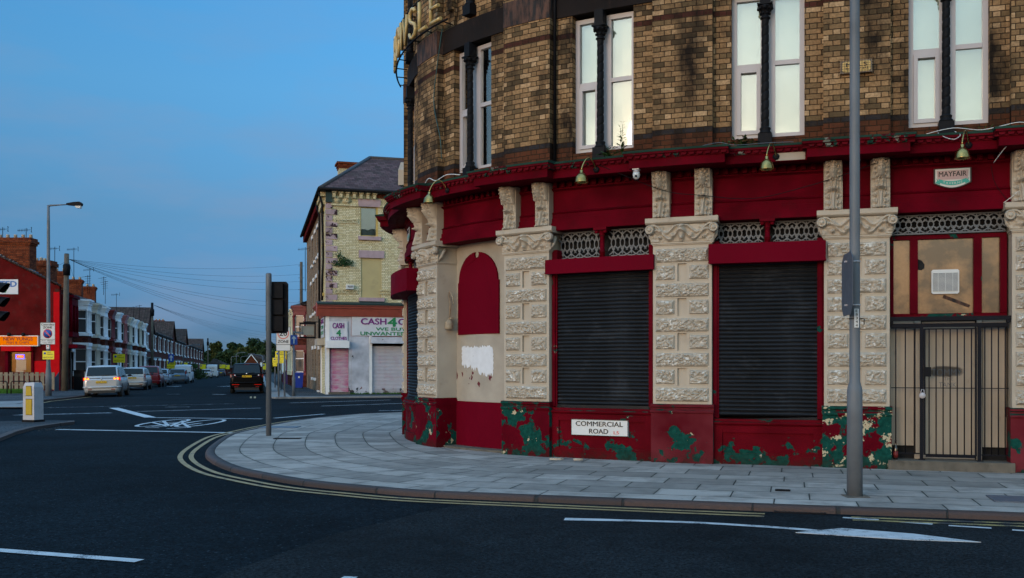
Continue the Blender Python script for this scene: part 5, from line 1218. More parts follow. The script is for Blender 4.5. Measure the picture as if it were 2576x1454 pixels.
mb = MB(FC, None); mb.box(2.55, 4.7, .001, .05, zE - .35, zE - .12); put('exposed_brick', mb, M['cbrick'], shop)
mb = MB(FS, None)
mb.box(.0, 3.4, .003, .26, zE - .35, zE - .05); mb.box(0.3, 3.4, .003, .16, zE - .75, zE - .36); put('side_cornice', mb, M['ybrick'], shop)
mb = MB(FS, None); mb.box(3.45, D_, .003, .26, zE - .45, zE - .05); put('side_cornice', mb, M['rrender'], shop)
for i in range(17):                            # quoins
    z1 = zE - .72 - i * .325; L_ = .62 if i % 2 else .36
    if z1 - .27 < zC1 - .1: break
    mb = MB(FC, None); mb.box(.0, L_, .001, .035, z1 - .285, z1); put('quoin', mb, M['quoin'], shop)
mb = MB(FC, None); mb.box(0, .34, .003, .14, zE - .68, zE - .02); put('corner_block', mb, M['darkgreen'], shop)
for a, m1 in ((w1, 'curtain'), (w2, 'ply'), (w3[0], 'curtain'), (w3[1], 'ply')):
    mb = MB(FC, None); zt = a[3]; mb.box(a[0] - .12, a[1] + .14, .001, .06, zt + .001, zt + .40); mb.box(a[0] - .12, a[1] + .14, .001, .14, a[2] - .20, a[2] - .002); lint = put('lintel_and_sill', mb, M['lilac' if m1 != 'ply' else 'lilac'], shop)
    mb = MB(FC, None)
    if m1 == 'ply': mb.box(a[0], a[1], -.10, -.05, a[2], a[3]); put('boarded_window', mb, M['ply'], shop)
    else:
        mb.box(a[0], a[0] + .05, -.16, -.08, a[2], a[3]); mb.box(a[1] - .09, a[1], -.16, -.02, a[2], a[3]); mb.box(a[0] + .051, a[1] - .091, -.16, -.10, a[2], a[2] + .06); mb.box(a[0] + .051, a[1] - .091, -.16, -.10, a[3] - .05, a[3]); w = put('window', mb, M['ochre'], shop)
        mb = MB(FC, None); mb.box(a[0] + .05, a[1] - .09, -.15, -.145, a[2] + .06, a[3] - .05); put('pane', mb, M['plain_glass'], w)
        mb = MB(FC, None); n = 14; b = len(mb.v); xs = [a[0] + (a[1] - a[0]) * i / (n * 2) for i in range(n * 2 + 1)]
        for i, x in enumerate(xs): mb.v += [(x, -.24 + .03 * (i % 2), a[2]), (x, -.24 + .03 * (i % 2), a[3])]
        for i in range(len(xs) - 1): mb.face([2 * i, 2 * i + 2, 2 * i + 3, 2 * i + 1], None, True)
        put('net_curtain', mb, M['curtain'], w)
mb = MB(FC, None); mb.box(w2[0] - .1, w2[1] + .15, .001, .10, zC1 - .02, w2[2] - .001); put('lead_flashing', mb, M['darkgreen'], shop)
# roof
mb = MB(FC, None); ov = .35; zr = ZV(400, 59.6); rdg = 3.2; P = [(-ov, ov, zE - .02), (W_ + ov, ov, zE - .02), (W_ + ov, -D_ + 1.6, zE - .02), (.77 - ov, -D_, zE - .02), (rdg, -5.6, zr), (W_ - 2, -5.6, zr)]
b = len(mb.v); mb.v += P
def _ruv(pts):
    a, c = Vector(pts[0]), Vector(pts[1]); ex = (c - a).normalized(); nn = ex.cross(Vector(pts[2]) - a).normalized(); ey = nn.cross(ex); return [((Vector(p) - a).dot(ex), (Vector(p) - a).dot(ey)) for p in pts]
for f in ((0, 1, 5, 4), (1, 2, 5), (2, 3, 4, 5), (3, 0, 4)): mb.face([b + i for i in f], _ruv([P[i] for i in f]))
mb.face([b + 3, b + 2, b + 1, b]); roof = put('roof', mb, M['brown_roof_tiles'], shop)
mb = MB(FC, None); mb.tube([P[0], tuple((P[0][k] + P[4][k]) / 2 for k in range(3)), P[4]], .11, 8); mb.tube([P[4], P[5]], .11, 8); put('hip_tiles', mb, M['slate'], roof)
mb = MB(FC, None); mb.tube([(-ov, ov + .03, zE - .03), (W_, ov + .03, zE - .03)], .085, 8); mb.tube([(-ov - .03, ov, zE - .03), (.70 - ov, -D_ + .2, zE - .03)], .085, 8); put('gutter', mb, M['black'], shop)
mb = MB(FS, None); mb.tube([(.2, .33, zE - .1), (.3, .15, zE - .8), (.35, .1, zE - 3.6), (1.1, .1, zE - 5.0), (1.2, .1, 5.2)], .06, 8); put('downpipe_or_shade_line', mb, M['black'], shop)
mb = MB(FS, None); mb.tube([(3.4, .3, zE - .2), (3.42, .12, zE - .9), (3.42, .12, 5.0)], .06, 8); mb.tube([(3.42, .12, 5.0), (3.42, .12, 3)], .06, 8); put('downpipe_or_shade_line', mb, M['black'], shop)
# chimney of cream and red brick behind the hip
cxx, cyy = XU(876, 60), 60.0; fch = frame((cxx, cyy), fd, n_); z0, z1 = ZV(455, 60), ZV(412, 60)
mb = MB(fch, None); mb.box(-.58, .58, -.45, .45, z0 - .6, z1 - .38); ch = put('chimney', mb, M['ybrick'], roof)
mb = MB(fch, None); mb.box(-.62, .62, -.5, .5, z1 - .379, z1 - .26); mb.box(-.66, .66, -.53, .53, z1 - .259, z1 - .12); mb.box(-.74, .74, -.6, .6, z1 - .119, z1)
for i in range(4): mb.box(-.7, -.52, -.47, .47, z0 - .5 + i * .2, z0 - .42 + i * .2)
put('chimney_cap', mb, M['cbrick'], shop)
# shopfront
zF0, zF1 = cZ(795.7, 830), zC1
prof = [(-.25, zF0), (.10, zF0), (.12, zF0 + .04), (.30, zF1 - .26), (.38, zF1 - .22), (.40, zF1 - .16), (.50, zF1 - .08), (.50, zF1), (-.0, zF1 + .10), (-.25, zF1 + .10)]
mb = MB(FC, None); mb.sweep(prof, -.48, W_); put('shop_cornice', mb, M['salmon'], shop)
mb = MB(FC, None); mb.sweep([(.501, zF1 - .07), (.52, zF1 - .02), (.52, zF1 + .03), (.0, zF1 + .135), (0, zF1 + .105), (.5, zF1 + .004)], -.49, W_); put('lead_flashing', mb, M['darkgreen'], shop)
mb = MB(FS, None); mb.sweep([(y + .0, z) for y, z in prof], .0, 3.3); put('shop_cornice', mb, M['salmon'], shop)
X_ = cX
mb = MB(FC, None); mb.box(.0, X_(828), -.3, -.0, G, zF0 - .001); mb.box(X_(877.5), X_(884), -.3, -.0, G, zF0 - .001); mb.box(X_(828.01), X_(877.4), -.3, -.02, cZ(860, 850), zF0 - .002); put('shopfront_pier', mb, M['wpeel'], shop)
mb = MB(FC, None); mb.box(X_(884.2), X_(928), -.3, .03, G, cZ(846, 900)); put('peeling_plaster_pier', mb, M['wpeel'], shop)
mb = MB(FC, None); mb.box(X_(884.2), W_, -.3, .02, cZ(845.8, 900), zF0 - .003); put('fascia_board', mb, M['salmon'], shop)
mb = MB(FC, None); mb.box(X_(1010) + 2.2, W_, -.3, .03, G, cZ(846, 900)); put('peeling_plaster_pier', mb, M['wpeel'], shop)
def shutter(x0, x1, z0, z1, m, F__, d=-.10, nm='roller_shutter'):
    n = int((z1 - z0) / .075); prof = [(d - .08, z0)]
    for i in range(n): z = z0 + i * .075; prof += [(d - .02, z), (d, z + .02), (d, z + .05), (d - .02, z + .07)]
    prof += [(d - .08, z0 + n * .075)]; mb = MB(F__, None); mb.sweep(prof, x0, x1); return put(nm, mb, M[m], shop)
shutter(X_(832), X_(877), G + .12, cZ(875, 850), 'pinkshut', FC)
mb = MB(FC, None); mb.box(X_(820), X_(876.5), .001, .42, cZ(875.6, 850), cZ(858, 850)); put('shutter_box', mb, M['white'], shop)
mb = MB(FC, None); mb.box(X_(826), X_(880), -.2, .12, G - .1, G + .115); put('doorstep', mb, M['concrete'], shop)
x0, x1 = X_(936), X_(936) + 4.3
shutter(x0, x1, G + .05, cZ(867, 950), 'wshutter', FC)
mb = MB(FC, None); mb.box(X_(928.5), x0 - .001, -.2, .04, G, cZ(846, 930)); mb.box(x1, x1 + .15, -.2, .04, G, cZ(846, 930)); put('shutter_guide', mb, M['white'], shop)
mb = MB(FC, None); mb.box(X_(931), x1 + .2, .041, .32, cZ(864, 950), cZ(848, 950)); put('shutter_box', mb, M['wpeel'], shop)
mb = MB(FC, None); 
for i in range(9): z = G + .04 + i * .03; mb.box(x0 - .1 + random.uniform(-.05, .1), x0 + 3, -.095, -.09 + i * .001, z, z + .02)
put('red_peeling_edge', mb, M['wpeel'], shop)
mb = MB(FS, None); mb.box(.0, .9, -.2, .0, G, zF0); mb.box(.9, 3.4, -.3, -.01, 2.6, zF0); mb.box(2.9, 3.4, -.2, .05, G, 3.0); put('side_shopfront', mb, M['white'], shop)
shutter(.92, 2.88, G + .1, 2.75, 'wshutter', FS); mb = MB(FS, None); mb.box(.8, 3.0, .001, .40, 2.76, 3.12); put('shutter_box', mb, M['cream'], shop)
# banners and small fittings (each lifts off)
def banner(name, F__, x0, x1, z0, z1, d, lines, lab):
    o = empty(name, F__((x0 + x1) / 2, d, z0), lab, 'banner'); mb = MB(F__, .5)
    mb.grid(lambda a, c: (x0 + (x1 - x0) * a, d + .02 + .012 * math.sin(a * 19 + c * 5) * math.sin(c * 3.14), z0 + (z1 - z0) * c), 20, 6); mb.box(x0 - .01, x1 + .01, d - .0, d + .008, z0 - .01, z1 + .01); put('sheet', mb, M['pbanner'], o)
    for t_, a, c, za, zb, m1, bo in lines: put('lettering', text_mb(t_, a, c, za, zb, d + .034, F__, bold=bo, th=.004), M[m1], o)
bx = X_(830); zb = lambda v, u=850: cZ(v, u)
banner('cash_for_clothes_banner', FC, X_(829), X_(874), zb(857.5), zb(809), .03, [('CASH', X_(836), X_(866), zb(826.5), zb(812.5), 'purple', .055), ('4', X_(845.5), X_(858), zb(846), zb(829), 'bgreen', .06), ('CLOTHES', X_(831.5), X_(872.5), zb(855.5), zb(847), 'purple', .055)], 'small white banner reading Cash 4 Clothes above the pink shutter')
zb = lambda v, u=950: cZ(v, u)
bL = X_(886)
banner('cash_for_clothes_banner', FC, X_(885), X_(885) + 6.2, zb(845), zb(796), .03, [('CASH', X_(907), X_(972), zb(817), zb(801), 'purple', .055), ('4', X_(974), X_(998), zb(822), zb(798.5), 'bgreen', .06), ('CLOTHES', X_(1001), X_(1001) + 2.3, zb(817), zb(801), 'purple', .055),
       ('WE BUY YOUR', X_(945), X_(945) + 3.0, zb(832), zb(823.5), 'bgreen', .05), ('UNWANTED CLOTHES', X_(906), X_(906) + 4.5, zb(844), zb(834.5), 'bgreen', .05)], 'long white Cash 4 Clothes banner with green lines above the wide white shutter')
banner('side_banner', FS, .5, 2.9, 3.2, 4.35, .03, [('CASH 4 CLOTHES', .7, 2.7, 3.95, 4.2, 'purple', .03), ('WE BUY', 1.0, 2.5, 3.65, 3.85, 'bgreen', .03), ('CLOTHES', .8, 2.7, 3.35, 3.55, 'bgreen', .03)], 'white banner with purple and green lettering round the side of the cream brick shop')
o = empty('alarm_box', FC(X_(879), .05, cZ(722)), 'white and grey bell-box alarm low on the cream brick wall above the salmon cornice', 'alarm box')
mb = MB(FC, None); mb.prism([(X_(869), zb(728, 880)), (X_(888), zb(728, 880)), (X_(889), zb(717, 880)), (X_(870), zb(717, 880))], .001, .22); put('case', mb, M['signwhite'], o)
put('lettering', text_mb('PIGGOTT', X_(874), X_(887.5), zb(724.5, 880), zb(719.5, 880), .222, FC, bold=.03, th=.004), M['textblack'], o)
o = empty('hanging_sign', FS(3.8, .5, 3.2), 'dark framed hanging lantern sign on the side of the cream brick shop', 'sign')
mb = MB(FS, None)
for a in ((3.6, 3.66), (3.9, 3.96)):
    for y in (.3, 1.14): mb.box(a[0], a[1], y, y + .06, 3.3, 4.0)
mb.box(3.6, 3.96, .3, 1.2, 3.2, 3.299); mb.box(3.6, 3.96, .3, 1.2, 4.001, 4.1); mb.box(3.75, 3.81, .0, 1.0, 4.11, 4.16); put('frame', mb, M['black'], o); mb = MB(FS, None); mb.box(3.7, 3.86, .4, 1.1, 3.4, 3.9); put('lamp_glass', mb, M['curtain'], o)
# plants rooted in the wall
def bush(name, F__, x, d, z, r, lab, n=420, mat='weed', leaf=.09):
    o = empty(name, F__(x, d, z), lab, 'plant'); rnd = random.Random(9); st = MB(F__, None); lv = MB(F__, None)
    for k in range(9):
        a = math.pi * (.08 + .84 * k / 8); P = [(x + r * 1.3 * math.cos(a) * t / 5, d + .12 * t / 5, z + r * math.sin(a) * t / 5 * (1.0 if k not in (5, 6) else 1.9) - .05 * t * t / 25) for t in range(6)]
        st.tube(P, .008, 4)
        for i in range(n // 9):
            p = Vector(P[rnd.randint(1, 5)]) + Vector((rnd.gauss(0, .1), rnd.gauss(0, .06), rnd.gauss(0, .07))) * r * 1.4
            v = Vector((rnd.uniform(-1, 1), rnd.uniform(-.4, .6), rnd.uniform(-.6, 1))).normalized() * leaf; w_ = v.cross(Vector((.3, 1, .2))).normalized() * leaf * .3
            lv.add([p, p + v * .5 + w_, p + v, p + v * .5 - w_], [(0, 1, 2, 3)])
    put('stems', st, M['bark'], o); put('leaves', lv, M[mat], o)
bush('wall_fern', FC, X_(862), .02, cZ(668, 860), .42, 'leafy weed rooted in the cream brick wall beside the lilac quoins')
# white-painted granite at the foot, grassy edge
mb = MB(FC, None); rnd = random.Random(4)
for i in range(260):
    x = rnd.uniform(X_(880), X_(1010)); p = Vector((x, rnd.uniform(.02, .25), G)); v = Vector((rnd.uniform(-.05, .05), rnd.uniform(-.03, .05), rnd.uniform(.04, .13))); w_ = Vector((.015, 0, 0)); mb.add([p - w_, p + w_, p + v], [(0, 1, 2)])
tag(put('grass', mb, M['grass']), 'low grass and weeds growing at the foot of the white shuttered shopfront', 'grass', kind='stuff')

# ================================================================ terraces of bay-windowed houses
glass('house_glass', 0.10, (.45, .5, .5))
m, nt = newmat('house_pane'); finish(nt, c4((.030, .042, .050)), .15, spec=.45); M['pane'] = m; M['plain_pane'] = m
for nm, c in dict(white=(.84, .85, .88), cream=(.56, .51, .43), red=(.15, .006, .012), pink=(.36, .11, .11), grey=(.13, .17, .17), blue=(.30, .42, .55), ycream=(.68, .60, .40)).items():
    M['trim_' + nm] = paint(nm + '_bay_paint', c, .55, .12, 2, .1, 20, dirt=.3, dc=tuple(q * .3 for q in c), coord='Object')
HW_ = 4.2
def win_mesh(mb, a, c, z0, z1, split=.45, side=None, open_=0):
    """one window in plan from point a to c: frame (slot 0), pane (slot 1)"""
    t = Vector((c[0] - a[0], c[1] - a[1], 0)); L_ = t.length; t.normalize(); nn = Vector((t.y, -t.x, 0))
    if side is not None and nn.y < 0: nn = -nn
    def bx(x0, x1, y0, y1, za, zb2, m_):
        mb.m = m_; P = []
        for z in (za, zb2):
            for x, y in ((x0, y0), (x1, y0), (x1, y1), (x0, y1)): P.append((a[0] + t.x * x + nn.x * y, a[1] + t.y * x + nn.y * y, z))
        mb.add(P, [(0, 1, 2, 3), (7, 6, 5, 4), (0, 4, 5, 1), (1, 5, 6, 2), (2, 6, 7, 3), (3, 7, 4, 0)])
    f = .065; bx(.0, L_, -.09, -.07, z0, z1, 1); bx(0, f, -.07, -.01, z0, z1, 0); bx(L_ - f, L_, -.07, -.01, z0, z1, 0); bx(f, L_ - f, -.07, -.01, z0, z0 + f, 0); bx(f, L_ - f, -.07, -.01, z1 - f, z1, 0)
    zs = z0 + (z1 - z0) * split; bx(f, L_ - f, -.069, -.01, zs - .035, zs + .035, 0)
def house(o_, t, n, k, lab, trim='white', wallm='rbrick', group=None, chim=True, detail=True, zEv=6.35, bay=True, bx0=1.55, ridge=8.35, dep=4.6, apron='rbrick', shopf=False, W=HW_, dzg=0.0, gable=False):
    o = (o_[0] + t[0] * k, o_[1] + t[1] * k); zg = gz(o[1] + 2); Fh = frame((o[0], o[1], zg), t, n)
    h = empty('terraced_house', Fh(0, 0, G), lab, 'house', group)
    T = M['trim_' + trim]; NP = lambda: MB(Fh, None)
    ops = [(.25, 1.15, G, 2.6), (.35, 1.05, 3.9, 5.5)]
    if bay: ops.append((bx0 + .1, bx0 + 2.2, .9, 5.5))
    else: ops += [(1.9, 3.5, 1.0, 2.6), (1.9, 3.5, 3.8, 5.4)]
    if shopf: ops = [(.5, 3.7, .9, 2.8), (1.2, 3.0, 3.8, 5.4)]
    mb = NP(); wall(mb, .001, W - .001, 0, zEv, ops); put('wall', mb, M[wallm], h)
    mb = NP(); mb.box(.001, W - .001, -dep * 2, -dep * 2 + .2, 0, zEv); put('rear_wall', mb, M['rbrick'], h)
    mb = NP(); mb.box(.05, W - .05, -.9, -.8, .1, zEv - .1); put('dark_room', mb, M['dark'], h)
    if gable:
        mb = NP(); m_ = W / 2; mb.prism([(.0, zEv - .1), (W, zEv - .1), (m_, ridge)], -.24, -.01); put('gable', mb, M[wallm], h)
        P = [(-.15, .25, zEv - .15), (m_, .25, ridge + .1), (W + .15, .25, zEv - .15), (-.15, -dep * 2, zEv - .15), (m_, -dep * 2, ridge + .1), (W + .15, -dep * 2, zEv - .15)]
        mb = NP(); b = len(mb.v); mb.v += P + [(p[0], p[1], p[2] - .12) for p in P]
        for f in ((0, 1, 4, 3), (1, 2, 5, 4)): mb.face([b + i for i in f], _ruv([P[i] for i in f])); mb.face([b + 6 + i for i in f])
        mb.face([b, b + 1, b + 7, b + 6]); mb.face([b + 1, b + 2, b + 8, b + 7]); rf = put('roof', mb, M['dark_roof_tiles'], h)
        mb = NP(); mb.box(.1, W - .1, .001, .9, 2.75, 2.85); mb.box(.1, W - .1, .001, .06, 3.5, 3.62); put('porch_canopy', mb, M['trim_grey'], h)
    else:
        P = [(0, .28, zEv - .02), (W, .28, zEv - .02), (W, -dep, ridge), (0, -dep, ridge), (W, -2 * dep - .2, zEv), (0, -2 * dep - .2, zEv)]
        mb = NP(); b = len(mb.v); mb.v += P
        for f in ((0, 1, 2, 3), (3, 2, 4, 5)): mb.face([b + i for i in f], _ruv([P[i] for i in f]))
        mb.face([b, b + 3, b + 5]); mb.face([b + 1, b + 2, b + 4]); mb.face([b, b + 1, b + 4, b + 5]); rf = put('roof', mb, M['slate_tiles'], h)
        mb = NP(); mb.tube([(0, -dep, ridge + .03), (W, -dep, ridge + .03)], .09, 6); mb.tube([(0, .33, zEv - .05), (W, .33, zEv - .05)], .07, 6); mb.box(.01, W - .01, .001, .27, zEv - .2, zEv - .1); put('ridge_and_gutter', mb, M['slate'], rf)
    if chim:
        mb = NP(); zc = ridge - .55; zt = ridge + 1.35; mb.box(-.45, .45, -dep - 1.1, -dep + 1.0, zc - 1, zt - .35); mb.box(-.5, .5, -dep - 1.16, -dep + 1.06, zt - .349, zt - .22); mb.box(-.56, .56, -dep - 1.22, -dep + 1.12, zt - .219, zt - .08); mb.box(-.5, .5, -dep - 1.16, -dep + 1.06, zt - .079, zt); c_ = put('chimney', mb, M['cbrick'], rf)
        for q in range(4):
            mb = NP(); y = -dep - .85 + .55 * q; mb.lathe([(.13, zt), (.11, zt + .22), (.13, zt + .26), (.001, zt + .26)], (0, y, 0), 8); put('chimney_pots', mb, M['cream'], rf)
    if not shopf:
        mb = NP(); mb.box(.3, 1.1, -.16, -.1, G, 2.15); put('door', mb, M['trim_' + random.choice(['red', 'grey', 'blue', 'white'])], h)
        mb = NP(); mb.m = 0; win_mesh(mb, (.38, 0), (1.02, 0), 3.92, 5.48, side=1); put('window', mb, [M['trim_white'], M['pane']], h)
        mb = NP(); mb.box(.18, 1.22, .001, .10, 2.601, 2.85); mb.box(.28, 1.12, .001, .08, 5.501, 5.7); mb.box(.28, 1.12, .001, .10, 3.75, 3.899); put('lintels', mb, T, h)
    if bay and not shopf:
        b0 = bx0; C_ = [(b0, .0), (b0 + .42, .88), (b0 + 1.88, .88), (b0 + 2.3, .0)]
        def poly(e): return [(b0 - e, -.0), (b0 + .42 - e * .7, .88 + e), (b0 + 1.88 + e * .7, .88 + e), (b0 + 2.3 + e, -.0)]
        mb = NP()
        for z0, z1, e in ((1.0, 1.22, .06), (2.86, 3.02, .0), (3.021, 3.24, .06), (3.70, 3.88, .09), (5.46, 5.78, .0), (5.781, 5.93, .06), (5.931, 6.04, .12), (6.041, 6.16, .18)): mb.slab([(x, y) for x, y in poly(e)], z0, z1)
        for x, y in ((C_[0][0] + .04, .08), C_[1], C_[2], (C_[3][0] - .04, .08), ((C_[1][0] + C_[2][0]) / 2, .88)):
            yy = y - .05 if y > .5 else y; xx = x + (.05 if x < b0 + 1 else -.05 if x > b0 + 1.3 else 0) * (y > .5)
            for z0, z1 in ((1.221, 2.859), (3.881, 5.459)): mb.lathe([(.095, z0), (.095, z0 + .10), (.065, z0 + .13), (.06, z1 - .16), (.08, z1 - .10), (.10, z1 - .05), (.10, z1)], (xx, yy, 0), 8)
        bw = put('bay_window', mb, T, h)
        mb = NP(); mb.slab(poly(-.02), 0, .999); mb.slab(poly(-.01), 3.241, 3.699); put('bay_brickwork', mb, M[apron], h)
        mb = NP(); P = [(x, y, 6.161) for x, y in poly(.15)] + [(b0 + .3, -.0, 6.45), (b0 + 2.0, -.0, 6.45)]; mb.add(P, [(0, 1, 4), (1, 2, 5, 4), (2, 3, 5), (0, 3, 2, 1), (0, 4, 5, 3)]); put('bay_roof', mb, M['slate'], h)
        if detail:
            mid = ((C_[1][0] + C_[2][0]) / 2, .88 - .08)
            ins = [(C_[0][0] + .12, .10), (C_[1][0] + .07, .80), (C_[2][0] - .07, .80), (C_[3][0] - .12, .10)]
            for z0, z1 in ((1.222, 2.858), (3.882, 5.458)):
                for a, c in ((ins[0], ins[1]), (ins[1], mid), (mid, ins[2]), (ins[2], ins[3])):
                    mb = NP(); win_mesh(mb, a, c, z0, z1, random.choice([.45, .62]), side=1); put('window', mb, [M['trim_white'], M['pane']], bw)
                mb = NP(); mb.slab([(b0 + .25, .05), (b0 + .6, .7), (b0 + 1.7, .7), (b0 + 2.05, .05)], z0, z1 - .01); put('net_curtain', mb, M['curtain'], bw)
        else:
            mb = NP(); mb.slab([(b0 + .1, .0), (b0 + .46, .8), (b0 + 1.84, .8), (b0 + 2.2, .0)], 1.222, 2.858); mb.slab([(b0 + .1, .0), (b0 + .46, .8), (b0 + 1.84, .8), (b0 + 2.2, .0)], 3.882, 5.458); put('windows', mb, M['pane'], bw)
    elif not shopf:
        for z0, z1 in ((1.0, 2.6), (3.8, 5.4)):
            mb = NP(); win_mesh(mb, (1.9, 0), (3.5, 0), z0, z1, side=1); put('window', mb, [M['trim_white'], M['pane']], h)
        mb = NP(); mb.box(1.8, 3.6, .001, .08, 5.401, 5.62); mb.box(1.8, 3.6, .001, .10, 3.62, 3.799); mb.box(1.8, 3.6, .001, .08, 2.601, 2.85); mb.box(1.8, 3.6, .001, .1, .85, .999); put('lintels', mb, T, h)
    return h, Fh
OL = (-28.2, 62.0); nL = (.968, .25)
GRP = 'terraced houses down the left of the side street'
specs = [('white', 'white-painted double bay next to the takeaway, first house after the shop', 'rbrick'), ('cream', 'cream-columned bay, second house from the takeaway', 'rbrick'), ('white', 'white bay, third house from the takeaway', 'rbrick'), ('red', 'dark red bay, fourth house from the takeaway', 'rbrick'),
         ('white', 'white bay, fifth house from the takeaway, behind the yellow notice', 'rbrick'), ('pink', 'faded pink bay, sixth house from the takeaway', 'rbrick'), ('cream', 'cream bay with grey-green apron, seventh house from the takeaway', 'grey'), ('white', 'white bay, eighth house from the takeaway', 'rbrick'), ('cream', 'cream bay, ninth house from the takeaway', 'rbrick'), ('white', 'white bay, last house of the near row before the telegraph pole', 'rbrick')]
for i, (tr, lb, ap) in enumerate(specs):
    house(OL, SD_, nL, 3.9 + i * 3.95, 'house with ' + lb, tr, apron='trim_grey' if ap == 'grey' else 'rbrick', group=GRP, chim=(i % 2 == 1), detail=i < 8, bx0=1.0 if i % 2 else .9, W=3.95)
# gable-fronted houses further down
gl = [('nearest', 50, 9.0), ('second', 84, 8.5), ('third', 112, 8.5), ('farthest', 168, 10)]
for nm, k, w in gl:
    hh, _ = house(OL, SD_, nL, k, f'{nm} dark brick house with steep brown gable roof down the left-hand side', 'white', group='gabled houses on the left of the side street', chim=nm == 'third', bay=False, ridge=8.5, dep=4.2, gable=True, W=w, zEv=5.9)
ks = [(59 + 6.25 * i, 6.25) for i in range(4)] + [(92.5 + 6.5 * i, 6.5) for i in range(3)] + [(120.5 + 9.5 * i, 9.5) for i in range(5)]
NTH = 'nearest second third fourth fifth sixth seventh eighth ninth tenth eleventh farthest'.split()
for i, (k, w) in enumerate(ks):
    house(OL, SD_, nL, k, f'{NTH[i]} flat-fronted dark brick house between the gabled ones on the left', 'white', group='plain houses on the left of the side street', chim=(i in (2, 5, 8)), bay=False, ridge=7.6, W=w, zEv=5.9)
# right-hand row, seen sharply edge-on
OR = (O_C[0] + SD_[0] * 20.2, O_C[1] + SD_[1] * 20.2); nR = (-.968, -.25)
rs = [('red', 'dark red columned bay, next to the cream brick shop', 1), ('ycream', 'cream columned bay, second from the shop', 1), ('ycream', 'cream columned bay, third from the shop', 1), ('ycream', 'cream bay, fourth from the shop', 1), ('red', 'red bay, fifth from the shop', 0), ('white', 'white bay, sixth from the shop', 0), ('ycream', 'cream bay, seventh from the shop', 0), ('white', 'white bay, eighth from the shop', 0), ('ycream', 'cream bay, ninth from the shop', 0), ('white', 'white bay, last of the row', 0)]
for i, (tr, lb, dt) in enumerate(rs):
    house(OR, SD_, nR, i * 4.2, 'right-hand house, ' + lb, tr, group='terraced houses down the right of the side street', chim=False, detail=bool(dt), bx0=1.0, ridge=8.4)
# ================================================================ the takeaway on the left corner
GY = 62.0; tk_c = (-28.2, GY); tn = (0, -1)
FT = frame((0, GY), (1, 0), tn)                     # x is world X, y towards the camera
def tx(u): return XU(u, GY)
def tz(v): return ZV(v, GY)
ta = empty('takeaway_shop', (-32, GY, G), 'maroon gable-ended takeaway with a lit serving window and bright red corner', 'takeaway')
zrid = 8.95; xr = -32.9; xe = tx(150)
wo = (tx(22.5), tx(80), tz(936), tz(886))
mb = MB(FT, None); wall(mb, -38.6, xe, 0, 6.55, [wo], -.25, .0); mb.prism([(-38.6, 6.551), (xe, 6.551), (xe, 6.6), (xr, zrid), (-38.6, 6.6)], -.25, .0)
put('gable_wall', mb, M['rrender'], ta)
mb = MB(FT, None); mb.tube([(-38.7, .03, 6.5), (xr, .03, zrid + .02), (xe + .1, .03, 6.62)], .07, 6); put('verge', mb, M['stone'], ta)
mb = MB(FT, None); mb.box(tx(119), xe + .04, .001, .05, G, tz(862)); mb.box(tx(137), xe + .04, .0505, .12, G, tz(735)); put('red_corner', mb, M['brightred'], ta)
mb = MB(FT, None); mb.box(tx(86), tx(117), .001, .03, 1.0, tz(908)); put('red_panel', mb, M['brightred'], ta)
mb = MB(FT, None); mb.box(tx(15), tx(22.4), .001, .12, 1.0, tz(884)); put('window_post', mb, M['red'], ta); mb = MB(FT, None); mb.box(tx(80.1), tx(86), .001, .12, 1.0, tz(884)); put('window_post', mb, M['red'], ta)
mb = MB(FT, None); mb.box(tx(10), tx(84), .001, .35, tz(883.5), tz(871)); put('shutter_box', mb, M['brightred'], ta)
# lit room
mb = MB(FT, None); a, b_, c_, d_ = wo; y1 = -2.6
M['darkred'] = paint('dark_red_lettering', (.16, .002, .002), .6, 0, 3, 0); M['room'] = paint('warm_room_wall', (0.30, 0.25, 0.06), .8, .1, 2, 0)
mb.box(a - 1.2, b_ + 1.0, y1 - .1, y1, .1, 2.9); mb.box(a - 1.3, a - 1.2, y1, -.26, .1, 2.9); mb.box(b_ + 1.0, b_ + 1.1, y1, -.26, .1, 2.9); mb.box(a - 1.2, b_ + 1.0, y1, -.26, 2.9, 3.0); mb.box(a - 1.2, b_ + 1.0, y1, -.26, .0, .1); put('lit_room', mb, M['room'], ta)
mb = MB(FT, None); mb.box(a - .3, b_ + .2, -1.6, -1.5, 2.78, 2.86); put('ceiling_light', mb, M['tubelight'], ta)
mb = MB(FT, None); mb.box(a, b_, -.14, -.13, c_, d_); put('window_glass', mb, M['clear_glass'], ta)
mb = MB(FT, None); mb.box(tx(37), tx(62), -.22, -.19, tz(931), tz(900)); put('menu_board', mb, paint('menu_paper', (.42, .42, .40), .7, 0, 3, 0), ta)
mb = MB(FT, None); mb.box(tx(34), tx(53), -.60, -.30, tz(940), tz(925.5)); put('serving_hatch', mb, M['signwhite'], ta)
mb = MB(FT, None); mb.box(a - .2, b_ + .2, -.65, -.27, 1.0, tz(936) - .02); put('counter', mb, M['stone'], ta)
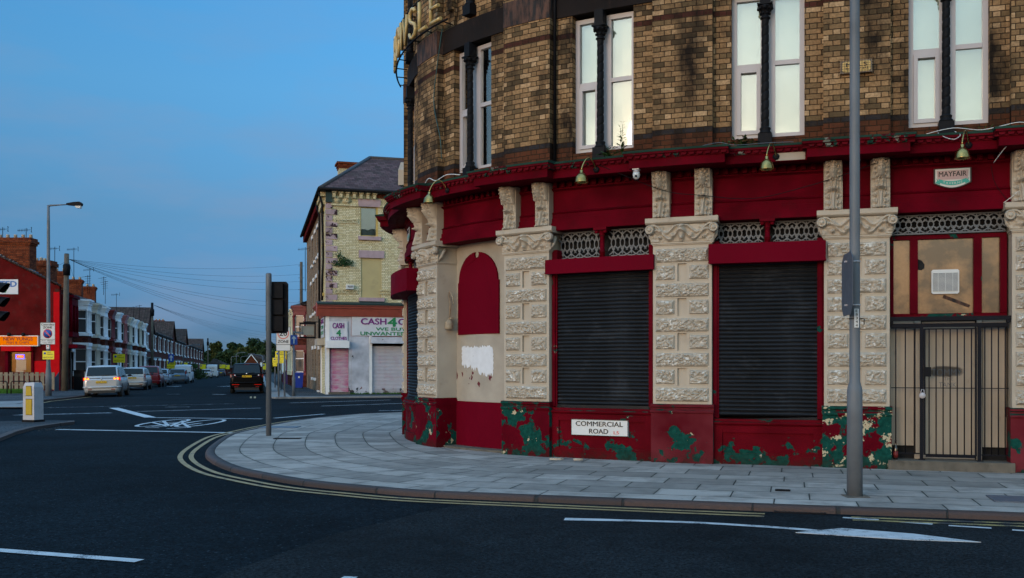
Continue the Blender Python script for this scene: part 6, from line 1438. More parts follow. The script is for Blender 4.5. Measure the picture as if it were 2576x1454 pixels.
# neon OPEN sign
o = empty('neon_sign', (tx(49), GY + .1, tz(897)), 'lit neon OPEN sign with blue border in the takeaway window', 'neon sign')
mb = MB(FT, None); P = [(tx(49) + .32 * math.cos(t), -.10, tz(897) + .145 * math.sin(t)) for t in [2 * math.pi * i / 24 for i in range(25)]]
x0, x1, z0, z1 = tx(38.5), tx(59.5), tz(902), tz(892)
mb.tube([(x0, -.09, z0), (x1, -.09, z0), (x1, -.09, z1), (x0, -.09, z1), (x0, -.09, z0)], .018, 6); put('border', mb, M['neonblue'], o)
mb = MB(FT, None); mb.box(x0 + .02, x1 - .02, -.12, -.11, z0 + .02, z1 - .02); put('backboard', mb, M['dark'], o)
put('lettering', text_mb('OPEN', x0 + .06, x1 - .06, z0 + .05, z1 - .045, -.095, FT, bold=.03, th=.01), M['neonred'], o)
# illuminated name board
o = empty('name_board', (tx(50), GY - .1, tz(868)), 'orange illuminated name board reading New Yungs Fish & Chips on the maroon gable', 'shop sign')
x0, x1, z0, z1 = tx(4), tx(99), tz(869), tz(846.5)
mb = MB(FT, None); mb.box(x0 - .05, x1 + .05, .001, .26, z0 - .05, z1 + .05); put('frame', mb, M['white'], o)
mb = MB(FT, None); mb.box(x0, x1, .2605, .27, z0, z1); put('face', mb, M['signlit'], o)
for t_, u0, u1, v0, v1, bo in (('NEW YUNGS', 14, 88, 857.5, 848.5, .05), ('FISH & CHIPS', 22.5, 79, 865, 859.3, .04), ('ENGLISH AND CHINESE TAKE AWAY MEALS', 13, 88, 868.3, 866.6, .0)):
    put('lettering', text_mb(t_, tx(u0), tx(u1), tz(v0), tz(v1), .272, FT, bold=bo, th=.004), M['darkred' if bo else 'textblack'], o)
for u in (31, 67):
    mb = MB(FT, None); mb.lathe([(.001, .3), (.10, .32), (.12, .45), (.08, .5), (.001, .5)], (tx(u), 0, tz(842)), 10, 'y'); mb.tube([(tx(u), .0, tz(843)), (tx(u), .3, tz(842))], .03, 6); put('floodlight', mb, M['black'], o)
# banner on the gable
o = empty('gable_banner', (tx(10), GY - .05, tz(730)), 'white banner with blue letters and green digits high on the maroon gable wall', 'banner')
x0, x1, z0, z1 = tx(-75), tx(46), tz(740), tz(703)
mb = MB(FT, None); mb.box(x0, x1, .001, .02, z0, z1); put('sheet', mb, M['pbanner'], o)
M['bannerblue'] = paint('banner_blue', (0.01, 0.12, 0.38), .5, 0, 2, 0)
put('lettering', text_mb('WANTED', tx(-62), tx(43), tz(722), tz(707), .021, FT, bold=.07, th=.004), M['bannerblue'], o); put('lettering', text_mb('07777 777', tx(-55), tx(20), tz(737.5), tz(726.5), .021, FT, bold=.0, th=.004), M['bgreen'], o)
M['dullorange'] = paint('dull_orange_board', (.30, .08, .01), .5, .1, 3, 0)
# street side of the takeaway, upper red bay window and shop window
fs = frame(OL, SD_, nL); W0 = 3.9
ops = [(.5, 3.4, .9, 2.75)]
mb = MB(fs, None); wall(mb, .0, W0, 0, 6.45, ops, -.25, .0); put('street_wall', mb, M['rbrick'], ta)
mb = MB(fs, None); mb.box(.02, .4, .001, .06, G, 3.0); mb.box(3.45, W0 - .02, .001, .06, G, 3.0); put('shop_pilasters', mb, M['stone'], ta)
mb = MB(fs, None); mb.box(.5, 3.4, -.12, -.11, .9, 2.75); put('shop_window', mb, M['plain_glass'], ta)
mb = MB(fs, None); 
for x in (.5, 1.4, 2.4, 3.33): mb.box(x, x + .07, -.10, -.02, .9, 2.75)
put('window_frame', mb, M['red'], ta)
mb = MB(fs, None); mb.box(.3, 3.7, .001, 1.0, 2.76, 3.0); put('shutter_box', mb, M['red'], ta)
mb = MB(fs, None); mb.box(1.0, 3.7, -1.3, -1.2, .1, 2.9); put('shop_back_wall', mb, M['room'], ta)
mb = MB(fs, None); mb.box(1.4, 3.2, -.9, -.8, 2.62, 2.66); put('ceiling_light', mb, M['tubelight'], ta)
P_ = [(.5, 0), (.8, .62), (3.0, .62), (3.3, 0)]
mb = MB(fs, None)
for z0, z1, e in ((3.5, 3.78, .04), (5.5, 5.95, .0), (5.951, 6.12, .10)): mb.slab([(P_[0][0] - e, 0), (P_[1][0] - e, .62 + e), (P_[2][0] + e, .62 + e), (P_[3][0] + e, 0)], z0, z1)
for x, y in ((.55, .06), (.85, .56), (1.9, .58), (2.95, .56), (3.25, .06)): mb.tube([(x, y, 3.78), (x, y, 5.5)], .09, 8)
bw = put('bay_window', mb, M['red'], ta)
for a, c in (((.62, .06), (.86, .52)), ((.9, .55), (1.9, .55)), ((1.9, .55), (2.9, .55))): mb = MB(fs, None); win_mesh(mb, a, c, 3.785, 5.495, side=1); put('window', mb, [M['red'], M['pane']], bw)
mb = MB(fs, None); mb.slab([(.7, .02), (.95, .45), (2.85, .45), (3.1, .02)], 3.79, 5.49); put('net_curtain', mb, M['curtain'], bw)
o = empty('fascia_sign', fs(2, .2, 3.1), 'orange and red takeaway sign on the street side above the red awning box', 'shop sign')
mb = MB(fs, None); mb.box(.35, 3.65, .001, .12, 3.02, 3.48); put('board', mb, M['dullorange'], o); put('lettering', text_mb('NEW YUNGS', .5, 3.5, 3.22, 3.44, .122, fs, bold=.04, th=.004), M['signred'], o); put('lettering', text_mb('FISH & CHIPS', .8, 3.2, 3.06, 3.19, .122, fs, bold=.03, th=.004), M['signred'], o)
# takeaway roof: the first slope of the terrace
t0 = fs(0, 0, 0); P = [FT(xe + .15, .12, 6.55), fs(W0, .28, 6.33), fs(W0, -4.6, 9.0), FT(xr, .12, zrid), FT(-38.8, .12, 6.5), fs(W0, -10, 6.3)]
mb = MB(); mb.v += [tuple(p) for p in P]; mb.face([0, 1, 2, 3], _ruv(P[:4])); mb.face([3, 2, 5, 4]); put('roof', mb, M['slate_tiles'], ta)
rc = random.Random(2); mb = MB()
for i in range(24):
    t = i / 24; p = Vector(FT(xr, .0, zrid)).lerp(Vector(FT(xe, 0, 6.55)), t); mb.slab([(p.x - .12, p.y - .1 + .1), (p.x + .1, p.y + .0), (p.x + .1, p.y + .35), (p.x - .12, p.y + .3)], p.z + .02, p.z + .06 + rc.uniform(0, .12))
put('verge_slates', mb, M['signgrey'], ta)
cbx = tx(37); fcm = frame((cbx, GY + .6), (1, 0), (0, -1))
mb = MB(fcm, None); zt = tz(597); mb.box(-1.6, .86, -.45, .45, 7.0, zt - .45); mb.box(-1.62, .92, -.5, .5, zt - .449, zt - .32); mb.box(-1.66, 1.0, -.56, .56, zt - .319, zt - .16); mb.box(-1.62, .93, -.5, .5, zt - .159, zt); put('chimney', mb, M['cbrick'], ta)
for q in range(5): mb = MB(fcm, None); mb.lathe([(.12, zt), (.10, zt + .2), (.12, zt + .24), (.001, zt + .24)], (-1.2 + .48 * q, 0, 0), 8); put('chimney_pot', mb, M['cream'], ta)
cb2 = XU(104, 68); f2 = frame((cb2, 68), (1, 0), (0, -1)); zt = ZV(657, 68)
mb = MB(f2, None); mb.box(-.8, .84, -.5, .5, 6.8, zt - .4); mb.box(-.9, .94, -.56, .56, zt - .399, zt - .15); mb.box(-.84, .88, -.5, .5, zt - .149, zt); put('chimney', mb, M['cbrick'], ta)
for q in range(3): mb = MB(f2, None); mb.lathe([(.12, zt), (.10, zt + .2), (.12, zt + .24), (.001, zt + .24)], (-.5 + .5 * q, 0, 0), 8); put('chimney_pot', mb, M['cream'], ta)

# people inside the takeaway (continuous skinned bodies)
SKIN = paint('skin', (0.42, 0.22, 0.14), .6, .05, 3, 0, coord='Object'); HAIRD = paint('dark_hair', (0.008, 0.007, 0.007), .6, .1, 3, 0, coord='Object'); SHIRT = paint('tan_shirt', (0.38, 0.22, 0.08), .8, .15, 4, 0, coord='Object'); TROU = paint('dark_trousers', (.02, .02, .025), .8, .1, 3, 0, coord='Object')
def person(loc, lab, lean=0.0, hair=True, arms='down', turn=0.0, shirt=SHIRT):
    root = empty('person', loc, lab, 'person', rz=turn)
    J = {'pel': (0, 0, .95), 'spn': (0, .02 + lean * .3, 1.15), 'che': (0, lean * .7, 1.38), 'nek': (0, lean * .95, 1.50), 'hd0': (0, lean * 1.02, 1.58), 'hd1': (0, lean * 1.1 - .01, 1.67), 'hd2': (0, lean * 1.12, 1.745),
         'hL': (.10, 0, .92), 'kL': (.11, -.03, .50), 'aL': (.12, .02, .08), 'tL': (.13, -.16, .04), 'hR': (-.10, 0, .92), 'kR': (-.11, -.03, .50), 'aR': (-.12, .02, .08), 'tR': (-.13, -.16, .04)}
    for s, c in ((1, 'L'), (-1, 'R')):
        J['s' + c] = (.18 * s, lean * .8, 1.44)
        if arms == 'down': J['e' + c] = (.24 * s, lean * .8 + .02, 1.16); J['w' + c] = (.24 * s, lean - .10, .93); hd = Vector((0, -.3, -1)).normalized()
        else: J['e' + c] = (.25 * s, lean - .08, 1.20); J['w' + c] = (.16 * s, lean - .34, 1.16); hd = Vector((0, -1, -.1)).normalized()
        w = Vector(J['w' + c]); J['p' + c] = tuple(w + hd * .07)
        pz = Vector(J['p' + c]); side_ = Vector((1, 0, 0))
        for f in range(4):
            b0 = pz + side_ * (.028 - .019 * f) + hd * .015; ln = (.075, .085, .08, .062)[f]; J[f'f{c}{f}a'] = tuple(b0 + hd * ln * .5); J[f'f{c}{f}b'] = tuple(b0 + hd * ln + Vector((0, 0, -.018)))
        J['th' + c] = tuple(w + hd * .05 + side_ * (-.045 * s) + Vector((0, 0, .005)))
    E_ = [('pel', 'spn'), ('spn', 'che'), ('che', 'nek'), ('nek', 'hd0'), ('hd0', 'hd1'), ('hd1', 'hd2'), ('pel', 'hL'), ('hL', 'kL'), ('kL', 'aL'), ('aL', 'tL'), ('pel', 'hR'), ('hR', 'kR'), ('kR', 'aR'), ('aR', 'tR')]
    for c in 'LR':
        E_ += [('che', 's' + c), ('s' + c, 'e' + c), ('e' + c, 'w' + c), ('w' + c, 'p' + c), ('w' + c, 'th' + c)]
        for f in range(4): E_ += [('p' + c, f'f{c}{f}a'), (f'f{c}{f}a', f'f{c}{f}b')]
    rad = dict(pel=(.15, .11), spn=(.135, .10), che=(.16, .11), nek=(.055, .055), hd0=(.062, .07), hd1=(.078, .095), hd2=(.062, .078), s=(.07, .07), e=(.042, .042), w=(.027, .022), p=(.04, .016), f=(.009, .009), th=(.012, .012), h=(.095, .095), k=(.06, .06), a=(.04, .04), t=(.035, .028))
    names = list(J); me = bpy.data.meshes.new('body'); me.from_pydata([J[k] for k in names], [(names.index(a), names.index(b)) for a, b in E_], [])
    ob = bpy.data.objects.new('body', me); col.objects.link(ob); sk = ob.modifiers.new('skin', 'SKIN'); sb = ob.modifiers.new('sub', 'SUBSURF'); sb.levels = sb.render_levels = 1
    for i, k in enumerate(names):
        r_ = rad[k] if k in rad else rad.get(k[:2]) or rad[k[0]]; me.skin_vertices[0].data[i].radius = r_; me.skin_vertices[0].data[i].use_root = (k == 'pel')
    bpy.context.view_layer.update(); m2 = bpy.data.meshes.new_from_object(ob.evaluated_get(bpy.context.evaluated_depsgraph_get())); bpy.data.objects.remove(ob, do_unlink=True)
    for mm in (SKIN, shirt, TROU): m2.materials.append(mm)
    for p in m2.polygons:
        c = p.center; p.use_smooth = True
        p.material_index = 2 if c.z < .96 and abs(c.x) < .21 and c.y > -.2 and arms != 'x' and c.z < .95 else 1 if (.95 <= c.z < 1.47 and (abs(c.x) < .2 or c.z > 1.24)) else 0
    bo = bpy.data.objects.new('body', m2); col.objects.link(bo); bo.parent = root
    hc = Vector(J['hd1']); mb = MB()
    for s in (-1, 1): mb.ball(hc + Vector((.03 * s, -.088, .01)), .012, 4); mb.ball(hc + Vector((.085 * s, .0, -.005)), .022, 4, (.5, 1, 1.4))
    mb.ball(hc + Vector((0, -.10, -.02)), .018, 4, (.8, 1, 1.3)); mb.ball(hc + Vector((0, -.088, -.06)), .02, 4, (1.3, .5, .4)); put('face', mb, SKIN, root, local=True)
    if hair: mb = MB(); mb.ball(hc + Vector((0, .022, .03)), .108, 8, (.88, 1, 1.0)); put('hair', mb, HAIRD, root, local=True)
    return root
person((tx(31), GY + .85, G - .22), 'person with short dark hair standing behind the lit takeaway counter, left of the menu board', 0.0, True, 'down', math.pi * .9)
person((tx(76.5), GY + .75, G - .12), 'person with a bald head and tan shirt leaning on the takeaway counter at the right', -.12, False, 'out', .9)

# picket fence, grass verge, hoop rails
o = empty('wooden_fence', (XU(60, 60.5), 60.5, G), 'weathered grey timber slat fence in front of the maroon takeaway gable', 'fence')
M['oldwood'] = paint('weathered_grey_wood', (0.22, 0.175, 0.125), .85, .3, 3, .4, 30, dirt=.5, dc=(.05, .04, .03), streak=True)
fx1 = XU(137, 60.5); z0f, z1f = .2, ZV(936.5, 60.5); rp_ = random.Random(8)
ffr = frame((fx1, 60.5), (-1, 0), (0, -1)); x = 0
mb = MB(ffr, None); mb.box(0, 12, -.06, -.031, .45, .55); mb.box(0, 12, -.06, -.031, 1.05, 1.15); put('rails', mb, M['oldwood'], o)
i = 0
while x < 9.5:
    w = .22; mb = MB(ffr, None); mb.box(x, x + w, -.03, .0, z0f, z1f + rp_.uniform(-.02, .02)); put('slat', mb, M['oldwood'], o); x += .315
mb = MB(); a = (fx1, 60.5); c = (XU(150, 62.0), 62.0); f3 = frame(a, (c[0] - a[0], c[1] - a[1]), (1, -.2)); mb.fn = f3; mb.seg = 0
mb.prism([(0, .1), (1.6, .1), (1.6, 1.3), (.1, z1f - .35)], -.03, .0); put('end_panel', mb, M['signgrey'], o)
mb = MB(); rg = random.Random(1); mb.slab([(XU(-20, 55.5), 54.6), (XU(60, 55), 55.0), (XU(98, 57), 57.2), (XU(99, 60), 60.3), (XU(-40, 60), 60.4)], G, G + .03)
for i in range(7000):
    Yg = rg.uniform(54.9, 60.3); X0 = XU(-30, Yg); X1 = XU(60 + (Yg - 55) * 8, Yg); p = Vector((rg.uniform(X0, X1), Yg, G + .02)); v = Vector((rg.uniform(-.06, .06), rg.uniform(-.05, .05), rg.uniform(.06, .16))); w_ = Vector((.02, 0, 0)); mb.add([p - w_, p + w_, p + v], [(0, 1, 2)])
tag(put('grass', mb, M['grass']), 'strip of mown grass in front of the wooden fence', 'grass', kind='stuff')
hoops = [(-14, 18, 54.3), (28, 66, 54.3), (74, 105, 54.6), (176, 188, 57)]
for i, (u0, u1, Yh) in enumerate(hoops[:3]):
    x0, x1 = XU(u0, Yh), XU(u1, Yh); mb = MB(); mb.tube([(x0, Yh, G), (x0, Yh, .72), (x0 + .06, Yh, .80), (x1 - .06, Yh, .80), (x1, Yh, .72), (x1, Yh, G)], .03, 8)
    thing('hoop_rail', mb, M['black'], ['leftmost black hoop rail on the grass verge, cut by the photo edge', 'middle black hoop rail on the verge, before the slat fence', 'right-hand black hoop rail on the verge behind the pale bollard'][i], 'railing', 'black hoop rails on the grass verge')
# litter bin
bx_, by_ = GP(200, 981, G); fb = frame((bx_ + .2, by_), (.97, -.2), (-.2, -.97))
o = empty('litter_bin', (bx_, by_, G), 'square black litter bin on the pavement left of the silver car', 'litter bin')
mb = MB(fb, None); mb.box(-.42, .30, -.35, .3, G, 1.32); mb.box(-.46, .34, -.39, .34, 1.321, 1.38); put('body', mb, M['black'], o)
mb = MB(fb, None); mb.box(-.34, .2, .3005, .31, .95, 1.15); put('opening', mb, M['dark'], o)
mb = MB(fb, None); mb.box(.301, .44, -.3, .28, G, 1.28); put('side_panel', mb, M['signgrey'], o)

# pale bollard with yellow panels on the island
bx_, by_ = GP(84, 1061, G); th_ = R(-18); fb = frame((bx_, by_), (math.cos(th_), math.sin(th_)), (math.sin(th_), -math.cos(th_)))
o = empty('traffic_bollard', (bx_, by_, G), 'pale grey square traffic bollard with two yellow panels on the island', 'bollard')
M['bollard'] = paint('bollard_plastic', (0.42, 0.41, 0.43), .55, .12, 4, .1, 20, dirt=.6, dc=(.18, .16, .15), coord='Object', dth=.52)
M['dullyellow'] = paint('dull_yellow_panel', (0.42, 0.27, 0.005), .4, .1, 4, .05, 20)
mb = MB(fb, None); w0, w1, d = .19, .16, .17; zb0, zb1 = G + .06, G + 1.07
P = [(-w0, -d, zb0), (w0, -d, zb0), (w0, d, zb0), (-w0, d, zb0), (-w0 * .98, -d * .95, zb1 - .12), (w0 * .98, -d * .95, zb1 - .12), (w0 * .98, d, zb1 - .12), (-w0 * .98, d, zb1 - .12), (-w1, -d * .7, zb1), (w1, -d * .7, zb1), (w1, d * .75, zb1), (-w1, d * .75, zb1)]
mb.add(P, [(0, 1, 5, 4), (1, 2, 6, 5), (2, 3, 7, 6), (3, 0, 4, 7), (4, 5, 9, 8), (5, 6, 10, 9), (6, 7, 11, 10), (7, 4, 8, 11), (8, 9, 10, 11), (3, 2, 1, 0)]); put('shell', mb, M['bollard'], o)
mb = MB(fb, None); mb.box(-w0 - .02, w0 + .02, -d - .02, d + .02, G - .0, G + .055); put('base', mb, M['black'], o)
for z0, z1, xt in ((G + .20, G + .62, .0), (G + .72, G + .97, .0)):
    for e, mm, y0 in ((.012, 'black', d - .003), (0, 'dullyellow', d + .006)):
        mb = MB(fb, None); t_ = .03 if z0 > .8 else 0; mb.prism([(-.085 - e, z0 - e), (.115 + e, z0 - e), (.115 + e - t_, z1 + e), (-.085 - e + t_ * .3, z1 + e)], y0, y0 + .005); put('panel' if not e else 'panel_edge', mb, M[mm], o)

# ---------------------------------------------------------------- posts and signs
def post(x, y, h, r=.035, lab='', nm='sign_post', cat='post', m='postgrey', group=None):
    mb = MB(); z = gz(y) + G; mb.tube([(x, y, z), (x, y, h)], r, 10); return thing(nm, mb, M[m], lab, cat, group)
# traffic signal seen from behind
sx, sy = GP(676, 1096, G)
o = empty('traffic_signal', (sx, sy, G), 'traffic signal seen from behind, black backing board on a grey pole at the corner kerb', 'traffic signal')
mb = MB(); mb.lathe([(.058, G), (.058, ZV(745, sy)), (.060, ZV(744, sy)), (.064, ZV(743, sy)), (.064, ZV(690, sy)), (.05, ZV(687, sy)), (.001, ZV(686.5, sy))], (sx, sy, 0), 16); put('pole', mb, M['postgrey'], o)
x0, x1 = XU(664, sy) , XU(721, sy); z0, z1 = ZV(838, sy), ZV(707, sy); r_ = .05; fsg = frame((0, sy + .16), (1, 0), (0, -1))
mb = MB(fsg, None); mb.prism([(x0 + r_, z0), (x1 - r_, z0), (x1, z0 + r_), (x1, z1 - r_), (x1 - r_, z1), (x0 + r_, z1), (x0, z1 - r_), (x0, z0 + r_)], -.02, .0); put('backing_board', mb, M['black'], o)
xm = (x0 + x1) / 2 + .02; mb = MB(fsg, None)
for i in range(3): zc = z0 + .2 + i * .36; mb.box(xm - .13, xm + .13, .001, .10, zc - .15, zc + .17)
put('signal_heads', mb, M['black'], o)
mb = MB(fsg, None)
for i in range(3): zc = z0 + .2 + i * .36; mb.lathe([(.12, -.02), (.125, -.28), (.115, -.28), (.11, -.02)], (xm, 0, zc), 14, 'y')
put('hoods', mb, M['black'], o)
mb = MB(); mb.box(sx - .05, x0 + .3, sy + .05, sy + .10, z1 - .08, z1 - .04); mb.box(sx - .05, x0 + .3, sy + .05, sy + .10, z0 + .1, z0 + .14); put('brackets', mb, M['black'], o)
# signal whose hoods poke in at the left edge
o = empty('traffic_signal', (-10.75, 20, 0), 'dark traffic signal at the left photo edge, only its three hoods showing', 'traffic signal')
fse = frame((-10.62, 20.0), (0, 1), (1, 0))
mb = MB(fse, None); mb.box(-.16, .16, -.02, .1, 2.45, 3.75); put('head', mb, M['black'], o)
for i, v in enumerate((721, 757, 793)):
    zc = ZV(v, 20) + .0; mb = MB(fse, None); n = 14; b = len(mb.v)
    for y, dr in ((.1, 0), (.52, 1)):
        for k in range(n + 1): a = math.pi * (-.15 + 1.3 * k / n); mb.v.append((.13 * math.cos(a), y - (.22 * (1 - math.sin(a)) * .5 if dr else 0), zc + .13 * math.sin(a) - .02 - .04 * dr))
    for k in range(n): mb.face([b + k, b + k + 1, b + n + 2 + k, b + n + 1 + k], None, True)
    mb.box(-.13, .13, .1001, .13, zc - .15, zc + .12); put('hood', mb, M['black'], o)
mb = MB(); mb.tube([(-10.9, 20, 0), (-10.9, 20, 3.8)], .057, 12); put('pole', mb, M['postgrey'], o)
# 20 zone sign with two legs
zx_, zy_ = XU(712, 48.8), 48.8
o = empty('speed_zone_sign', (zx_, zy_, G), 'white 20 zone sign, red ring around the number, on grey posts behind the signal', 'road sign')
fz = frame((0, zy_), (1, 0), (0, -1)); x0, x1 = XU(694.5, zy_), XU(731, zy_); z0, z1 = ZV(883, zy_), ZV(822, zy_); zm = ZV(867, zy_)
mb = MB(fz, None); mb.box(x0, x1, .0, .01, z0, z1); put('plate', mb, M['signwhite'], o)
mb = MB(fz, None)
for a in ((x0, x1, z0, z0 + .02), (x0, x1, z1 - .02, z1), (x0, x0 + .02, z0, z1), (x1 - .02, x1, z0, z1), (x0, x1, zm - .012, zm + .012)): mb.box(a[0], a[1], .0101, .013, a[2], a[3])
put('border', mb, M['textblack'], o)
mb = MB(fz, None); cx_, cz_ = (x0 + x1) / 2, ZV(838.5, zy_); n = 28; b = len(mb.v)
M['palered'] = paint('faded_red_ring', (.55, .16, .13), .5, .1, 3, 0)
for k in range(n): a = 2 * math.pi * k / n; mb.v += [(cx_ + .29 * math.cos(a), .0135, cz_ + .29 * math.sin(a)), (cx_ + .235 * math.cos(a), .0135, cz_ + .235 * math.sin(a))]
for k in range(n): k2 = (k + 1) % n; mb.face([b + 2 * k, b + 2 * k2, b + 2 * k2 + 1, b + 2 * k + 1])
put('ring', mb, M['palered'], o)
put('lettering', text_mb('20', cx_ - .2, cx_ + .2, cz_ - .13, cz_ + .12, .014, fz, bold=.035, th=.003), M['textblack'], o); put('lettering', text_mb('ZONE', cx_ - .27, cx_ + .27, ZV(863, zy_), ZV(855.5, zy_), .014, fz, bold=.04, th=.003), M['textblack'], o)
for u in (700.5, 715.5): mb = MB(); mb.tube([(XU(u, zy_), zy_ + .06, G), (XU(u, zy_), zy_ + .06, z1 - .1)], .042, 8); put('post', mb, M['postgrey'], o)
# one-way sign on its lamp column
ox, oy = XU(739, 49.6), 49.6
o = empty('one_way_sign', (ox, oy, G), 'blue one-way sign with white up arrow right of the 20 zone sign', 'road sign')
fo = frame((0, oy), (1, 0), (0, -1)); x0, x1 = XU(732, oy), XU(749, oy); z0, z1 = ZV(867, oy), ZV(843, oy); xm = (x0 + x1) / 2
mb = MB(fo, None); mb.box(x0, x1, .08, .09, z0, z1); put('plate', mb, M['signblue'], o)
mb = MB(fo, None); mb.prism([(xm - .03, z0 + .05), (xm + .03, z0 + .05), (xm + .03, z1 - .16), (xm + .10, z1 - .22), (xm + .10, z1 - .15), (xm, z1 - .04), (xm - .10, z1 - .15), (xm - .10, z1 - .22), (xm - .03, z1 - .16)], .091, .094); put('arrow', mb, M['signwhite'], o)
mb = MB(); mb.lathe([(.085, G), (.085, 1.05), (.05, 1.15), (.045, z1 + .1)], (ox, oy, 0), 12); put('post', mb, M['postgrey'], o)
mb = MB(); mb.lathe([(.05, .4), (.06, .43), (.06, .5), (.05, .52)], (ox, oy, 0), 12); 
mb = MB(fo, None); mb.prism([(ox - .02, z1 + .10), (ox + .45, z1 + .04), (ox + .46, z1 + .14), (ox + .0, z1 + .20)], -.08, .16); put('lamp_head', mb, M['postgrey'], o)
# yellow parking notices
YG = 'yellow parking notices on posts down the side street'
def notice(u, v, Y, w, h, lab, m='signyellow', pole=True, top=None, blue=True, txt=True):
    x, z = XU(u, Y), ZV(v, Y); o = empty('parking_notice', (x, Y, gz(Y) + G), lab, 'notice', YG); f = frame((x, Y), (1, 0), (0, -1))
    mb = MB(f, None); mb.box(-w / 2, w / 2, .05, .06, z - h / 2, z + h / 2); put('plate', mb, M[m], o)
    if blue: mb = MB(f, None); mb.lathe([(.001, .061), (h * .14, .061), (h * .14, .064), (.001, .064)], (-w * .3, 0, z + h * .22), 10, 'y'); put('roundel', mb, M['signblue'], o)
    if txt: put('lettering', text_mb('EVENT\nPARKING', -w * .12, w * .42, z + h * .02, z + h * .4, .061, f, th=.002), M['textblack'], o); put('lettering', text_mb('MATCH DAY', -w * .42, w * .42, z - h * .38, z - h * .18, .061, f, th=.002), M['textblack'], o)
    if pole: mb = MB(); mb.tube([(x, Y, gz(Y) + G), (x, Y, top or z + h / 2 + .1)], .04, 8); put('post', mb, M['postgrey'], o)
notice(700, 907, 60, .66, .32, 'yellow parking notice lower left behind the 20 zone sign'); notice(707, 894, 63, .70, .52, 'larger yellow parking notice just under the 20 zone sign')
notice(692, 911, 72, .3, .6, 'partly hidden yellow parking notice beside the signal pole', txt=False)
notice(300.5, 901.5, 72, .86, .62, 'yellow parking notice before the pink bay house'); notice(431, 917.5, 105, .9, .8, 'yellow parking notice below the small blue arrow sign', top=ZV(876, 105))
notice(464, 919, 130, .9, .7, 'small yellow parking notice beyond the white van roof', txt=False); notice(488, 921, 140, 1.1, .6, 'green notice board between the gabled houses on the left', m='weed', blue=False, txt=False)
notice(511, 923, 165, .9, .8, 'small yellow notice behind the far white van', txt=False); notice(560, 922, 215, 1.2, .8, 'tiny yellow notice by the far trees, left one', txt=False); notice(573, 923.5, 225, .9, .9, 'tiny yellow notice by the far trees, right one', txt=False); notice(668, 922, 115, .6, .7, 'tiny yellow notice right of the black people carrier roof', txt=False)
o = empty('one_way_sign', (XU(431.5, 104.9), 104.9, G), 'small blue arrow sign on the left pavement above a yellow notice', 'road sign'); f = frame((XU(431.5, 104.8), 104.8), (1, 0), (0, -1)); z = ZV(901, 104.8)
mb = MB(f, None); mb.box(-.28, .28, .1, .11, z - .42, z + .42); put('plate', mb, M['signblue'], o); mb = MB(f, None); mb.prism([(-.06, z - .3), (.06, z - .3), (.06, z + .08), (.17, z), (.17, z + .13), (0, z + .33), (-.17, z + .13), (-.17, z), (-.06, z + .08)], .111, .115); put('arrow', mb, M['signwhite'], o)
# left lamp column with the controlled-zone plate
lx, ly = GP(122, 996, G)
o = empty('street_lamp', (lx, ly, G), 'tall grey street lamp with long arm on the left pavement carrying the controlled zone plate', 'street lamp')
zt = ZV(516, ly); z1_ = ZV(925, ly)
mb = MB(); mb.lathe([(.155, G), (.145, z1_ - .35), (.12, z1_ - .1), (.10, z1_ + .1), (.075, zt - 1), (.065, zt)], (lx, ly, 0), 16); put('column', mb, M['postgrey'], o)
mb = MB(); xe_ = XU(172, ly); mb.tube([(lx - .02, ly, zt - .05), (lx + .1, ly, zt - .02), (lx + .6, ly, zt + .01), (xe_, ly, zt + .03)], [.055, .05, .035, .03], 8); put('arm', mb, M['postgrey'], o)
xl = XU(207, ly); mb = MB(frame((0, ly), (1, 0), (0, -1)), None); zz = ZV(515, ly)
mb.prism([(xe_ - .05, zz - .02), (xe_ - .05, zz + .06), (xe_ + .3, zz + .12), (xl - .1, zz + .14), (xl, zz + .06), (xl - .02, zz - .06), (xe_ + .35, zz - .06)], -.13, .13); put('lantern', mb, M['black'], o)
mb = MB(frame((0, ly), (1, 0), (0, -1)), None); mb.prism([(xe_ + .36, zz - .061), (xl - .04, zz - .061), (xl - .07, zz - .19), (xe_ + .42, zz - .17)], -.1, .1); put('diffuser', mb, M['signwhite'], o)
o = empty('controlled_zone_sign', (lx, ly - .1, 3), 'white Controlled Zone plate with no-waiting roundel on the left street lamp', 'road sign')
fz = frame((0, ly - .14), (1, 0), (0, -1)); Q = lambda u: XU(u, ly - .14); V = lambda v: ZV(v, ly - .14)
x0, x1, z0, z1 = Q(101.5), Q(139), V(866.5), V(811.5); cx_ = (x0 + x1) / 2
mb = MB(fz, None); mb.box(x0, x1, .0, .01, z0, z1); put('plate', mb, M['signwhite'], o)
mb = MB(fz, None); zz = V(854)
for a in ((x0, x1, z0, z0 + .015), (x0, x1, z1 - .015, z1), (x0, x0 + .015, z0, z1), (x1 - .015, x1, z0, z1), (x0, x1, zz - .008, zz + .008)): mb.box(a[0], a[1], .0101, .013, a[2], a[3])
put('border', mb, M['textblack'], o)
zc = V(839.5); mb = MB(fz, None); mb.lathe([(.001, .0105), (.235, .0105), (.235, .013), (.001, .013)], (cx_, 0, zc), 26, 'y'); rg2 = put('ring', mb, M['signred'], o)
mb = MB(fz, None); mb.lathe([(.001, .0135), (.195, .0135), (.195, .015), (.001, .015)], (cx_, 0, zc), 26, 'y'); put('roundel', mb, M['signblue'], o)
mb = MB(fz, None); mb.prism([(cx_ - .155, zc + .12), (cx_ - .12, zc + .155), (cx_ + .155, zc - .12), (cx_ + .12, zc - .155)], .0155, .018); put('slash', mb, M['signred'], o)
